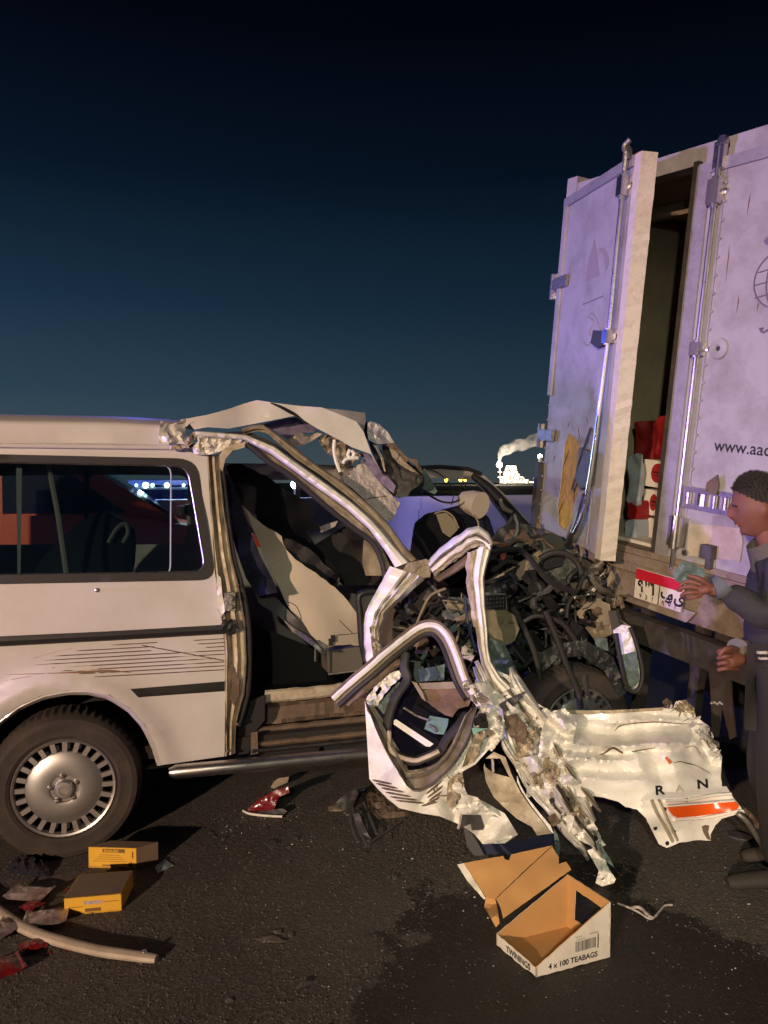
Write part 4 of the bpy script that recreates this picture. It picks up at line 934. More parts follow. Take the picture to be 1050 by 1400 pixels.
# ---- peeled roof skin
rA = [(246, 574), (284, 567), (310, 560), (333, 552), (351, 547), (377, 551), (410, 555), (440, 557), (487, 576), (497, 590), (507, 618), (518, 640), (507, 621), (480, 611), (463, 601), (434, 586), (405, 568), (355, 578), (312, 586), (284, 584), (262, 588), (250, 584)]
pA = crushed(vv([(246, 574, .20), (290, 566, .16), (345, 549, .18), (355, 578, .16), (284, 584, .14), (405, 568, .14), (440, 557, .14), (487, 577, .10), (518, 640, .10), (463, 601, .12), (497, 590, .10)]), .05, 85, .004, 30, 1)
part('peeled_roof_skin', M['white'], rA, pA, step=7, thick=.004, sharp=30)
m = MB(); m.tube([pA(x, y, -.004) for x, y in ((370, 551), (383, 556), (396, 563), (405, 568), (420, 580))], [.003, .008, .010, .008, .003], 6, smooth=3); build(m, 'roof_tear', M['black'], van)
part('roof_flap', M['white'], [(436, 557.5), (475, 561), (499, 564.5), (500, 575), (497, 590), (488, 577), (462, 567)], crushed(vv([(440, 557, .32), (499, 566, .45), (488, 577, .26)]), .02, 30, .006, 12, 4), step=5, thick=.004, sharp=18)
part('roof_roll', M['torn'], c4([(-120, 205), (-40, 235), (50, 205), (85, 190), (75, 250), (90, 340), (75, 390), (-60, 385), (-130, 390), (-135, 320)]), crushed(vv([(222, 580, .05), (255, 580, .10), (240, 605, -.02)]), .05, 20, .02, 9, 7), step=4, thick=.004, sharp=20)
part('roof_roll_edge', M['inner'], c4([(90, 340), (150, 290), (175, 300), (140, 380), (95, 420), (0, 440), (-60, 432), (-55, 405), (70, 392)]), crushed(vv([(255, 598, -.03), (268, 592, -.02), (240, 612, .0)]), .02, 12, .02, 6, 9), step=3, thick=.004, sharp=20)
part('crumpled_gutter', M['torn'], c4([(160, 300), (250, 320), (400, 318), (570, 335), (600, 350), (570, 395), (420, 430), (300, 470), (230, 480), (150, 470), (130, 420), (180, 370)]), crushed(vv([(270, 595, -.02), (340, 600, .0), (275, 622, .02)]), .03, 14, .02, 7, 3), step=3.5, thick=.004, sharp=18)
part('gutter_fold', M['bluecloth'], c4([(330, 300), (520, 290), (600, 300), (560, 325), (420, 318), (310, 312)]), inn(.10), step=5, thick=.01)
part('violet_liner', mat('violet_grey_liner', (.17, .14, .20), .7, dirt=.4, scale=10), c4([(690, 235), (740, 220), (880, 185), (980, 178), (1060, 215), (1130, 262), (1100, 300), (990, 300), (930, 345), (890, 358), (800, 290)]), crushed(vv([(360, 580, .35), (420, 576, .35), (392, 601, .25)]), .03, 25, .01, 10, 5), step=5, thick=.008, sharp=25)
part('pale_tear_strip', M['inner'], c4([(890, 362), (985, 295), (1060, 330), (1130, 300), (1170, 310), (1100, 360), (1010, 405), (930, 410)]), crushed(vv([(392, 602, .2), (440, 593, .3)]), .02, 12, .01, 6, 6), step=4, thick=.004)
part('roof_end_cap', M['white'], c5([(540, 150), (560, 137), (615, 152), (680, 210), (730, 290), (640, 300), (600, 296), (548, 270), (536, 210)]), crushed(vv([(505, 580, .25), (530, 592, .33), (520, 606, .24)]), .04, 18, .02, 8, 11), step=3.5, thick=.004, sharp=18)
part('dark_roof_fold', M['black'], c5([(470, 130), (500, 150), (536, 140), (540, 270), (575, 370), (625, 470), (650, 520), (660, 480), (640, 350), (600, 300), (548, 275), (520, 260), (490, 200)]), crushed(vv([(495, 580, .55), (515, 620, .35), (524, 645, .3)]), .04, 14, .02, 7, 12), step=4, thick=.006)
part('roof_edge_strip', M['inner'], c5([(575, 300), (610, 310), (650, 400), (668, 500), (655, 490), (635, 410), (600, 340)]), crushed(vv([(512, 610, .28), (526, 645, .22)]), .01, 10, .004, 5, 2), step=3, thick=.006)
part('dark_headliner', mat('dark_liner', (.055, .052, .045), .75, dirt=.5, dirtcol=(.12, .11, .09), scale=18, bump=.5, bscale=40), c5([(640, 300), (700, 300), (800, 400), (930, 510), (935, 560), (900, 600), (845, 640), (830, 670), (760, 690), (725, 660), (740, 600), (690, 540), (660, 470), (650, 400)]), crushed(vv([(525, 610, .45), (575, 650, .35), (545, 680, .3)]), .06, 22, .02, 9, 14), step=4.5, thick=.01, sharp=24)  # headliner sheet in a dark mottled colour
part('roof_rim', M['rust'], c5([(640, 300), (730, 290), (760, 330), (830, 400), (890, 410), (925, 470), (935, 520), (905, 490), (870, 440), (830, 420), (790, 460), (740, 390), (690, 320)]), crushed(vv([(535, 606, .3), (575, 640, .25)]), .02, 14, .015, 7, 15), step=4, thick=.008)
part('cream_liner', M['tan'], c5([(690, 320), (740, 350), (800, 420), (890, 500), (910, 515), (840, 490), (760, 440), (715, 390)]), crushed(vv([(540, 620, .28), (570, 645, .22)]), .02, 14, .01, 7, 16), step=4, thick=.006)
part('grey_door_skin', M['teal'], c5([(935, 560), (930, 500), (945, 470), (975, 520), (1040, 640), (1020, 660), (970, 640), (900, 600)]), crushed(vv([(578, 650, .5), (598, 672, .55)]), .02, 16, .01, 7, 17), step=4, thick=.006)
part('headliner_board', M['felt'], c5([(350, 560), (400, 510), (440, 470), (500, 410), (540, 470), (620, 570), (680, 630), (770, 725), (755, 770), (720, 835), (680, 855), (600, 790), (520, 700), (430, 620)]), crushed(vv([(470, 655, .30), (495, 630, .35), (547, 688, .30), (530, 712, .25)]), .02, 22, .012, 7, 18), step=4, thick=.012, sharp=25)
m = MB(); m.tube([crushed(vv([(470, 655, .30), (495, 630, .35), (547, 688, .30), (530, 712, .25)]), .02, 22, .012, 7, 18)(x, y, -.006) for x, y in c5([(530, 700), (560, 685), (620, 680), (680, 672)])], .002, 4); build(m, 'board_crack', M['stripe'], van)
part('violet_lining', mat('violet_lining', (.20, .16, .26), .75, bump=.3, bscale=40), c5([(480, 365), (540, 370), (600, 430), (625, 475), (650, 520), (690, 540), (740, 600), (725, 655), (680, 620), (610, 560), (545, 470), (505, 405)]), crushed(vv([(495, 622, .30), (541, 668, .32)]), .02, 16, .01, 8, 19), step=4, thick=.01)
part('torn_pillar_shreds', M['inner'], c5([(180, 260), (240, 230), (300, 250), (340, 280), (400, 310), (440, 340), (490, 380), (430, 440), (380, 480), (350, 545), (320, 500), (300, 420), (280, 370), (262, 385), (235, 350), (200, 300)]), crushed(vv([(440, 600, .30), (490, 622, .35), (467, 653, .25)]), .06, 12, .03, 6, 20), step=3.2, thick=.004, sharp=18, jag=.6)
for pts in ([(300, 270), (295, 340), (310, 420), (340, 500)], [(410, 340), (395, 380), (420, 400), (440, 370), (420, 345)], [(360, 440), (380, 410), (430, 400), (470, 400)]):
    pipe('bent_rib', M['torn'], [inn(.24)(x, y) for x, y in c5(pts)], .009, n=6)
# ---- long front pillar, folded down
R1a = [(330, 586), (346, 581), (360, 580), (375, 590), (392, 603), (429, 632), (467, 658), (499, 684), (530, 714), (552, 745), (570, 764)]
R1b = [(333, 595), (350, 590), (365, 592), (405, 628), (436, 648), (470, 674), (500, 702), (528, 735), (545, 762), (556, 772)]
band('pillar_rail', M['tan'], R1a, R1b, inn(.06), ((0, 0), (.1, .02), (.3, .028), (.6, .022), (.66, .0), (1, -.01)), n=60, thick=.02, crumple=.018, freq=9)
R2a = [(267, 589), (309, 592), (338, 594.5), (377, 611), (420, 642), (476, 682), (510, 712), (538, 745), (560, 768)]
R2b = [(267, 597), (309, 600), (335, 602), (371, 621), (420, 657), (476, 697), (505, 724), (526, 752), (540, 776)]
band('gap_seal', M['rubber'], [(x, y - 5) for x, y in R2a[2:]], R2a[2:], inn(.10), ((0, 0), (1, 0)), n=40, thick=.03)
band('door_frame_bar', M['torn'], R2a, R2b, inn(.0), ((0, -.02), (.15, .012), (.5, .02), (.8, .012), (1, -.015)), n=70, thick=.01, crumple=.012, freq=10)
R3b = [(337, 606), (371, 634), (396, 650), (446, 692), (480, 719), (505, 738), (518, 757), (526, 788)]
R3a = [(335, 602), (371, 621), (420, 657), (476, 697), (505, 724), (522, 748), (536, 776)]
band('inner_frame_bar', M['inner'], R3a, R3b, inn(.05), ((0, -.02), (.2, .0), (.35, -.02), (.7, .012), (1, 0)), n=70, thick=.02, crumple=.012, freq=9)
m = MB(); m.tube([VN.hit(x, y, -.04) for x, y in R3b + [(520, 810), (505, 832), (499, 850), (499, 904)]], .014, 8, smooth=4); build(m, 'frame_seal', M['rubber'], van)
m = MB(); m.tube([side(x, y, .05) for x, y in ((303, 660), (302, 640), (306, 626), (320, 612), (336, 606), (340, 612))], .012, 8, smooth=4); build(m, 'corner_seal', M['rubber'], van)
part('corner_gusset', M['inner'], [(300, 622), (306, 614), (322, 606), (336, 603), (334, 612), (318, 616), (308, 628), (304, 645), (300, 640)], inn(.03), step=4, thick=.02)
part('pillar_joint', M['tan'], [(556, 770), (583, 764), (590, 770), (588, 789), (560, 792), (548, 785)], crushed(vv([(556, 770, -.02), (588, 780, -.03)]), .01, 10, .006, 5, 21), step=4, thick=.05, sharp=20)
# lower half of the pillar, kinked outwards
La = [(533, 774), (520, 798), (508, 820), (499, 838), (497, 870), (501, 905)]
Lb = [(582, 790), (565, 806), (545, 824), (530, 838), (522, 860), (524, 896)]
band('lower_pillar', M['torn'], La, Lb, inn(-.02), ((0, -.03), (.12, .0), (.4, .022), (.52, .005), (.6, .03), (.72, -.02), (.82, .02), (1, -.03)), n=50, thick=.008, crumple=.04, freq=5, seed=2)
part('pillar_gusset', M['inner'], [(505, 858), (514, 850), (516, 870), (522, 892), (512, 900), (508, 880)], crushed(vv([(510, 870, -.06)]), .04, 9, .02, 5, 22), step=3, thick=.006, sharp=20)
# upper link and its long drop down to the floor
Ua = [(584, 768), (600, 750), (622, 734), (640, 722), (655, 719), (668, 728), (674, 740)]
Ub = [(594, 788), (612, 774), (632, 760), (645, 750), (655, 748), (662, 752), (668, 756)]
dU = idw([(584, 775, dv_(584, 0)), (640, 735, 3.72), (672, 745, 3.70), (655, 800, 3.66), (665, 900, 3.52), (690, 945, 3.42)])
pU = lambda x, y, off=0: P(x, y, dU(x, y) + off)
band('folded_pillar', M['torn'], Ua, Ub, pU, ((0, -.03), (.12, .01), (.3, .03), (.42, -.01), (.55, .025), (.75, .01), (.85, -.025), (1, -.04)), n=50, thick=.008, crumple=.035, freq=5, seed=4)
def between(ea, eb, t, n=24): return [tuple(a.lerp(b_, t)) for a, b_ in zip(resample([Vector(q) for q in ea], n), resample([Vector(q) for q in eb], n))]
band('pillar_groove', M['rust'], between(La, Lb, .47), between(La, Lb, .57), inn(-.035), ((0, -.01), (.5, .004), (1, -.01)), n=40, thick=.01, crumple=.03, freq=6, seed=2, wob=2.5)  # brown ribbon laid in to paint the groove's shading darker
band('pillar_groove', M['inner'], between(La, Lb, .70), between(La, Lb, .98), inn(-.028), ((0, -.01), (.4, .012), (.6, .0), (1, -.02)), n=40, thick=.01, crumple=.03, freq=6, seed=3, wob=2)
band('pillar_groove', M['rust'], between(Ua, Ub, .38), between(Ua, Ub, .47), lambda x, y, o: pU(x, y, o - .016), ((0, -.01), (.5, .006), (1, -.01)), n=40, thick=.01, crumple=.02, freq=6, seed=4, wob=2.5)  # brown ribbon again, painted shade along the folded pillar's groove
band('pillar_groove', M['inner'], between(Ua, Ub, .60), between(Ua, Ub, .95), lambda x, y, o: pU(x, y, o - .02), ((0, -.01), (.4, .012), (.6, -.006), (1, -.02)), n=40, thick=.01, crumple=.02, freq=6, seed=5, wob=2)
band('pillar_underside', M['rust'], [(592, 790), (615, 776), (640, 757), (655, 750)], [(600, 796), (622, 784), (645, 768), (652, 760)], lambda x, y, o: pU(x, y, o + .06), n=24, thick=.02)
Da = [(642, 755), (640, 775), (641, 803), (646, 830), (650, 857), (654, 885), (658, 908), (668, 930), (682, 950)]
Db = [(674, 742), (668, 765), (662, 790), (664, 830), (667, 860), (668, 888), (672, 905), (684, 925), (700, 940)]
band('pillar_drop', M['torn'], Da, Db, pU, ((0, -.04), (.1, .0), (.22, -.015), (.35, .025), (.6, .03), (.78, .0), (.9, .01), (1, -.04)), n=70, thick=.008, crumple=.025, freq=5, seed=6)
band('pillar_groove', M['inner'], between(Da, Db, .08), between(Da, Db, .26), lambda x, y, o: pU(x, y, o - .012), ((0, -.01), (.5, .006), (1, -.01)), n=50, thick=.01, crumple=.02, freq=6, seed=6, wob=2)
band('drop_liner', M['inner'], [(x - 3, y) for x, y in Da[:5]], [(x + 6, y) for x, y in Da[:5]], lambda x, y, o: pU(x, y, o - .01), ((0, 0), (.5, .015), (1, 0)), n=36, thick=.01, crumple=.03, freq=7, seed=7)

# ---- crumpled pillar foot and the folded front corner with its lettering
fd = [(665, 905, 3.52), (690, 945, 3.42), (757, 972, 3.36), (800, 972, 3.42), (949, 968, 3.44), (985, 1050, 3.36), (880, 1050, 3.22), (760, 1010, 3.20), (780, 1060, 3.12), (800, 1097, 3.16), (900, 1100, 3.14), (1010, 1105, 3.20), (905, 1155, 3.22), (970, 1145, 3.26),
      (700, 1020, 3.28), (740, 1100, 3.20), (800, 1150, 3.14), (842, 1205, 3.12), (655, 960, 3.40)]
fpan = cp([(120, 100), (150, 95), (260, 107), (380, 100), (500, 95), (600, 89), (640, 85), (650, 60), (690, 55), (730, 90), (735, 125), (790, 165), (815, 230), (850, 300), (845, 380), (850, 430), (870, 430), (890, 465), (925, 510), (940, 535),
           (910, 552), (850, 570), (820, 600), (800, 640), (802, 665), (740, 664), (660, 676), (610, 698), (575, 681), (545, 622), (520, 570), (480, 530), (430, 520), (400, 497), (340, 480), (290, 472), (240, 478), (180, 455), (110, 400), (60, 330), (20, 260), (0, 180), (20, 110), (80, 120)])
dF = idw(fd)
def front(px, py, off=0):
    # pressed swages run along the panel; folds fan out from the crushed pillar foot at the left
    g = dF(px, py); top = 972 - (px - 800) * .012
    t = py - top + 9 * noise.noise(Vector((px / 70, .5, 2))) + max(0, (px - 860)) * .05
    prof = ((-20, .0), (0, .0), (13, .0), (19, .035), (30, .03), (46, -.045), (55, .010), (66, -.035), (80, .022), (92, -.012), (112, .004), (300, .004)); sw = 0
    for (ta, za), (tb2, zb) in zip(prof, prof[1:]):
        if ta <= t < tb2: sw = za + (zb - za) * (t - ta) / (tb2 - ta)
    amp = max(0, min(1, (px - 742) / 25)) * (.75 + .9 * noise.noise(Vector((px / 45, py / 60, 7)))) * (1 if px < 900 else max(.3, 1 - (px - 900) / 60))
    ang = math.atan2(py - 1018, px - 728); rr = math.hypot(px - 728, py - 1018)
    fan = .09 * ridge(ang * 3.1, .3, 8.1) * math.exp(-(rr / 85) ** 2)
    lip = .022 * math.exp(-((py - (1094 - (px - 900) * .10)) / 7) ** 2) * (1 if px > 880 else 0)
    crush_l = .07 * ridge(px / 30, py / 30, 2.2) * max(0, 1 - (px - 720) / 60) + .05 * ridge(px / 22, py / 22, 6.1) * max(0, min(1, (px - 925) / 40)) * max(0, 1 - abs(py - 1010) / 60)
    dline = (px - 884) - (py - 1000) * .30
    kink = .05 * max(0, 1 - abs(dline) / 22) * max(0, min(1, (1090 - py) / 40))
    loose = .075 * ridge(px / 80, py / 48, 1.3) * max(.12, min(1, (1075 - py) / 50))
    return P(px, py, g + sw * amp * 2.3 + fan - lip + crush_l + kink + loose + off)
fp = part('front_panel', M['panel'], fpan, front, step=4.5, thick=.005, sharp=20, seed=12, jag=.5)
part('panel_top_flange', M['inner'], cp([(125, 118), (150, 96), (260, 100), (380, 98), (500, 92), (600, 86), (590, 100), (480, 106), (380, 112), (260, 116), (160, 112)]), lambda x, y, o: front(x, y, o - .02 + .012 * noise.noise(Vector((x / 7, y / 7, 0)))), step=4, thick=.012, par=fp, sharp=20)
def strip(nm, mt, pts, rr, off=-.004, par=fp):
    m = MB(); m.tube([front(x, y, off) for x, y in cp(pts)], rr, 5, smooth=3, flat=.6); return build(m, nm, mt, par)
strip('crease_crack', M['rust'], [(380, 190), (410, 165), (470, 155), (560, 150), (640, 155), (730, 160)], [.001, .005, .004, .004, .003, .001])
strip('crease_crack', M['rust'], [(255, 310), (330, 290), (375, 262), (420, 285), (480, 275), (560, 262)], [.001, .004, .005, .005, .003, .001])
strip('crease_crack', M['stripe'], [(640, 330), (665, 322), (700, 330), (740, 340), (775, 360), (800, 375)], [.001, .003, .004, .002, .003, .001])
strip('crease_crack', M['stripe'], [(690, 262), (730, 255), (755, 290)], [.001, .002, .001])
strip('panel_swage', M['torn'], [(600, 492), (700, 488), (800, 470), (890, 462)], .011, -.002)
part('orange_chip', mat('orange_chip', (.55, .13, .02), .4), cp([(600, 305), (612, 300), (635, 325), (622, 335)]), lambda x, y, o: front(x, y, o - .006), step=3, thick=.006, par=fp)
ti = part('turn_signal', mat('orange_lens', (.80, .105, .012), .22, coat=.8, bump=.05, bscale=200), cp([(610, 517), (760, 505), (905, 493), (925, 515), (918, 530), (850, 545), (740, 560), (655, 567), (635, 555), (622, 538)]), lambda x, y, o: P(x, y, dF(x, y) - .035 + o), step=6, thick=.03, par=fp, sharp=25)
m = MB(); m.tube([P(x, y, dF(x, y) - .036) for x, y in cp([(610, 517), (760, 505), (905, 493)])], .003, 5); build(m, 'lens_rim', M['torn'], ti)
strip('lens_frame', M['inner'], [(545, 490), (565, 540), (600, 600), (635, 668)], .012, -.004)
strip('lens_frame', M['inner'], [(575, 490), (600, 545), (625, 600), (655, 665)], .010, -.004)
strip('lens_frame', M['torn'], [(640, 575), (760, 568), (860, 550), (930, 535), (945, 542)], .010, -.006)
for (x, y) in ((640, 628), (612, 678), (600, 530), (695, 490), (560, 612)):
    m = MB(); m.lathe(front(*cp([(x, y)])[0], -.004), FW * -1, [(.009, 0), (.007, .003), (0, .003)], 10); build(m, 'screw_hole', M['black'], fp)
part('rusty_tear', M['rust'], cp([(762, 605), (775, 598), (795, 600), (790, 630), (803, 664), (785, 660), (768, 630)]), lambda x, y, o: front(x, y, o - .004), step=3, thick=.004, par=fp)
part('rusty_tear', M['rust'], cp([(590, 60), (612, 45), (632, 62), (640, 92), (600, 90)]), lambda x, y, o: P(x, y, dF(x, y) + .02 + o + .03 * noise.noise(Vector((x / 5, y / 5, 3)))), step=3, thick=.006, par=fp, sharp=20)
part('torn_corner', M['inner'], cp([(640, 92), (655, 60), (690, 52), (725, 85), (735, 118), (700, 110), (660, 105)]), lambda x, y, o: P(x, y, dF(x, y) - .01 + o + .05 * ridge(x / 6, y / 6, 3)), step=2.6, thick=.005, par=fp, sharp=16)
part('torn_corner', M['steel'], cp([(780, 165), (795, 168), (808, 225), (840, 238), (838, 262), (800, 235)]), lambda x, y, o: P(x, y, dF(x, y) - .02 + o + .03 * ridge(x / 6, y / 6, 5)), step=2.6, thick=.005, par=fp, sharp=16)
# letters left of a word, flat on the panel
def letter(ch, px, py, hpx, col, rot):
    c_ = bpy.data.curves.new('lettering', 'FONT'); c_.body = ch; c_.size = 1; c_.offset = .03
    o_ = bpy.data.objects.new('lettering', c_); COL.objects.link(o_)
    me = bpy.data.meshes.new_from_object(o_.evaluated_get(bpy.context.evaluated_depsgraph_get()))
    k_ = hpx / .73; ca, sa = math.cos(rot), math.sin(rot)
    vs = [front(px + (p.co.x * 1.22 * ca + p.co.y * sa) * k_, py + (p.co.x * 1.22 * sa - p.co.y * ca) * k_, -.006) for p in me.vertices]; fs = [tuple(p.vertices) for p in me.polygons]
    bpy.data.objects.remove(o_); bpy.data.curves.remove(c_); bpy.data.meshes.remove(me)
    m = MB(); m.add(vs, fs); return build(m, 'letter', col, fp, smooth=False, clean=False)
letter('R', *cp([(560, 467)])[0], 12.5, M['print'], -.09); letter('A', *cp([(650, 455)])[0], 9.5, mat('ghost_print', (.50, .47, .40), .5), -.12); letter('N', *cp([(742, 440)])[0], 12.5, M['print'], -.1)
# crushed middle: sheet metal folded over itself
mid = c2([(180, 10), (215, 60), (250, 72), (350, 110), (410, 180), (500, 270), (560, 300), (610, 345), (600, 400), (560, 470), (600, 560), (680, 640), (720, 760), (790, 850), (810, 930), (870, 1060), (912, 1115), (860, 1140), (800, 1110), (740, 1080), (690, 1060), (640, 1010), (575, 935), (500, 860), (440, 790), (400, 720), (350, 600), (330, 520), (310, 420), (270, 330), (200, 250), (120, 160)])
pM = crushed(fd, .12, 44, .012, 16, 30)
part('crushed_pillar_foot', M['torn'], mid, lambda x, y, o: pM(x, y, o - .02), step=3.4, thick=.005, sharp=26, jag=.8, seed=5)
part('crushed_lining', M['inner'], c2([(370, 500), (450, 420), (500, 440), (470, 560), (560, 600), (640, 660), (620, 730), (680, 800), (740, 850), (760, 960), (680, 930), (600, 900), (560, 800), (480, 740), (430, 650), (350, 590)]), lambda x, y, o: crushed(fd, .06, 15, .03, 7, 33)(x, y, o - .045), step=3, thick=.005, sharp=16, jag=.8, seed=6)
part('dark_flap', M['rust'], c2([(290, 280), (350, 300), (440, 405), (430, 520), (380, 500), (320, 440), (300, 360)]), lambda x, y, o: crushed(fd, .02, 18, .008, 8, 35)(x, y, o - .05), step=4, thick=.006, sharp=22)
part('dark_flap', M['darkplastic'], c2([(270, 275), (330, 240), (430, 195), (400, 240), (330, 310), (300, 320)]), lambda x, y, o: crushed(fd, .03, 14, .01, 8, 36)(x, y, o - .07), step=4, thick=.006, sharp=22)
part('hanging_tab', M['torn'], c2([(800, 1150), (850, 1130), (900, 1190), (930, 1260), (972, 1320), (960, 1345), (890, 1365), (850, 1345), (868, 1270)]), crushed([(820, 1165, 3.14), (840, 1205, 3.12)], .02, 14, .008, 7, 37), step=4, thick=.006, sharp=18)
part('hanging_tab', M['teal'], c2([(825, 1120), (880, 1110), (930, 1190), (965, 1255), (940, 1240), (880, 1180)]), crushed([(820, 1165, 3.11), (840, 1205, 3.10)], .02, 14, .008, 7, 38), step=4, thick=.006)
for (x, y) in ((592, 850), (848, 1078), (680, 845), (888, 1308), (560, 560)):
    m = MB(); m.lathe(pM(*c2([(x, y)])[0], -.055), FW * -1, [(.012, 0), (.009, .003), (0, .003)], 10); build(m, 'screw_hole', M['black'], van)
part('torn_gusset', M['rust'], c2([(560, 950), (600, 930), (655, 940), (640, 985), (590, 1010)]), crushed(fd, .03, 10, .01, 5, 39), step=3, thick=.006)
part('dangling_strip', M['teal'], c2([(600, 1020), (625, 1060), (640, 1120), (630, 1195), (605, 1150)]), crushed(fd, .02, 10, .01, 5, 40), step=4, thick=.006)
# brown lines painting the dark gaps of creases, and little torn tongues of metal
def wrinkles(nm, mt, poly, place, n, l0, l1, r0, r1, seed, par=van, ang=None):
    rg = random.Random(seed); m = MB(); xs = [p[0] for p in poly]; ys = [p[1] for p in poly]; c = 0
    while c < n:
        x, y = rg.uniform(min(xs), max(xs)), rg.uniform(min(ys), max(ys))
        if not inside(x, y, poly): continue
        c += 1; a = rg.uniform(0, 6.28) if ang is None else ang + rg.gauss(0, .35); pts = []; L_ = rg.uniform(l0, l1); k_ = 5
        for i in range(k_):
            if not inside(x, y, poly): break
            pts.append((x, y)); a += rg.gauss(0, .45); x += math.cos(a) * L_ / k_; y += math.sin(a) * L_ / k_
        if len(pts) < 3: continue
        rr = rg.uniform(r0, r1); m.tube([place(px, py, -.003) for px, py in pts], [.0006] + [rr] * (len(pts) - 2) + [.0006], 5, flat=.5, smooth=2)
    return build(m, nm, mt, par, kind='stuff')
def tongues(nm, mt, poly, place, n, s0, s1, seed, par=van):
    rg = random.Random(seed); m = MB(); xs = [p[0] for p in poly]; ys = [p[1] for p in poly]; c = 0
    while c < n:
        x, y = rg.uniform(min(xs), max(xs)), rg.uniform(min(ys), max(ys))
        if not inside(x, y, poly): continue
        c += 1; s = rg.uniform(s0, s1); a = rg.uniform(0, 6.28); k_ = rg.randint(4, 6)
        ring = [place(x + math.cos(a) * math.cos(t * 6.283 / k_) * s * rg.uniform(.8, 1.2) - math.sin(a) * math.sin(t * 6.283 / k_) * s * .45, y + math.sin(a) * math.cos(t * 6.283 / k_) * s + math.cos(a) * math.sin(t * 6.283 / k_) * s * .45, -rg.choice((.004, .012, .03, .05))) for t in range(k_)]
        ce = sum(ring, Vector()) / k_; nb = [p + FW * .005 for p in ring]
        m.add(ring + nb, [tuple(range(k_)), tuple(range(2 * k_ - 1, k_ - 1, -1))] + [(t, k_ + t, k_ + (t + 1) % k_, (t + 1) % k_) for t in range(k_)])
    return build(m, nm, mt, par, kind='stuff', smooth=False)
pMo = lambda x, y, o: pM(x, y, o - .022)
wrinkles('crease', M['rust'], mid, pMo, 75, 12, 46, .002, .006, 71)
# long strips of sheet folded along the line of the collapsed pillar
flow = [(658, 900), (676, 935), (700, 968), (722, 1000), (738, 1036), (758, 1072), (786, 1112), (812, 1148), (836, 1192)]
def strip_along(nm, mt, a0, a1, w, t0, t1, z, seed, crumple=.022, freq=8):
    fl_ = resample([Vector(q) for q in flow], 60); i0, i1 = int(t0 * 59), int(t1 * 59); seg = fl_[i0:i1 + 1]; n_ = len(seg); ea, eb = [], []
    for i, q in enumerate(seg):
        d = (seg[min(i + 1, n_ - 1)] - seg[max(i - 1, 0)]).normalized(); nrm = Vector((-d.y, d.x)); t = i / (n_ - 1); c = a0 + (a1 - a0) * t + 5 * noise.noise(Vector((t * 4, seed, 0))); ww = w * (.75 + .5 * noise.noise(Vector((t * 5, seed, 4)))) * min(1, .35 + 4 * t * (1 - t))
        ea.append(tuple(q + nrm * (c - ww))); eb.append(tuple(q + nrm * (c + ww)))
    m = MB(); ribbon(m, ea, eb, lambda x, y, o: pM(x, y, o - z), ((0, -.03), (.14, .0), (.34, .026), (.5, .004), (.62, .03), (.86, .005), (1, -.03)), n=max(16, n_ * 2), thick=.006, crumple=crumple, freq=freq, seed=seed); return build(m, nm, mt, van, sharp=24)
strip_along('folded_strip', M['torn'], -30, -16, 10, .10, .80, .05, 1); strip_along('folded_strip', M['inner'], -12, -6, 8, .18, .86, .03, 2)
strip_along('folded_strip', M['torn'], 8, 2, 11, .0, .95, .06, 3); strip_along('folded_strip', M['rust'], 20, 16, 5, .25, .7, .03, 4); strip_along('folded_strip', M['torn'], 34, 20, 9, .30, .92, .04, 5)
strip_along('folded_strip', M['inner'], -24, -30, 6, .40, .78, .08, 6); strip_along('folded_strip', M['torn'], 14, 26, 8, .02, .42, .07, 7); strip_along('folded_strip', M['rust'], -4, 4, 4, .45, .9, .075, 8)
tongues('torn_tongue', M['torn'], mid, pMo, 9, 4, 12, 72); tongues('torn_tongue', M['rust'], mid, pMo, 10, 3, 8, 74)
lz = cp([(0, 120), (110, 120), (150, 200), (140, 300), (200, 400), (200, 460), (110, 400), (20, 260)])
wrinkles('crease', M['rust'], lz, front, 26, 10, 36, .0015, .004, 75, fp); tongues('torn_tongue', M['torn'], lz, front, 18, 4, 12, 76, fp)
rz = cp([(690, 60), (735, 125), (800, 180), (850, 300), (840, 360), (790, 260), (740, 190), (640, 130), (600, 90)])
wrinkles('crease', M['rust'], rz, front, 16, 10, 30, .0015, .004, 77, fp); tongues('torn_tongue', M['torn'], rz, front, 12, 3, 9, 78, fp)
# sheet that joins the crushed door to the panel, folded like paper
part('folded_sheet', M['torn'], [(640, 938), (660, 930), (700, 965), (735, 985), (770, 1000), (775, 1060), (760, 1085), (725, 1060), (700, 1040), (690, 1010), (668, 970)], lambda x, y, o: crushed([(640, 938, 3.30), (700, 980, 3.30), (770, 1000, 3.26), (770, 1070, 3.20), (700, 1030, 3.30)], .12, 34, .03, 15, 90)(x, y, o), step=4.5, thick=.005, sharp=22, jag=.8, seed=22)
part('folded_sheet', M['torn'], [(700, 1040), (740, 1030), (800, 1075), (812, 1092), (806, 1112), (822, 1145), (800, 1150), (770, 1120), (735, 1085)], lambda x, y, o: crushed([(700, 1040, 3.22), (800, 1080, 3.12), (815, 1145, 3.12), (740, 1080, 3.18)], .10, 30, .03, 13, 91)(x, y, o), step=4, thick=.005, sharp=22, jag=.9, seed=23)
part('folded_sheet', M['torn'], [(752, 975), (772, 968), (790, 985), (780, 1030), (770, 1075), (745, 1080), (735, 1040), (740, 1000)], lambda x, y, o: crushed([(760, 975, 3.24), (775, 1070, 3.10), (740, 1040, 3.16)], .09, 26, .03, 12, 92)(x, y, o), step=4, thick=.005, sharp=20, jag=.9, seed=24)
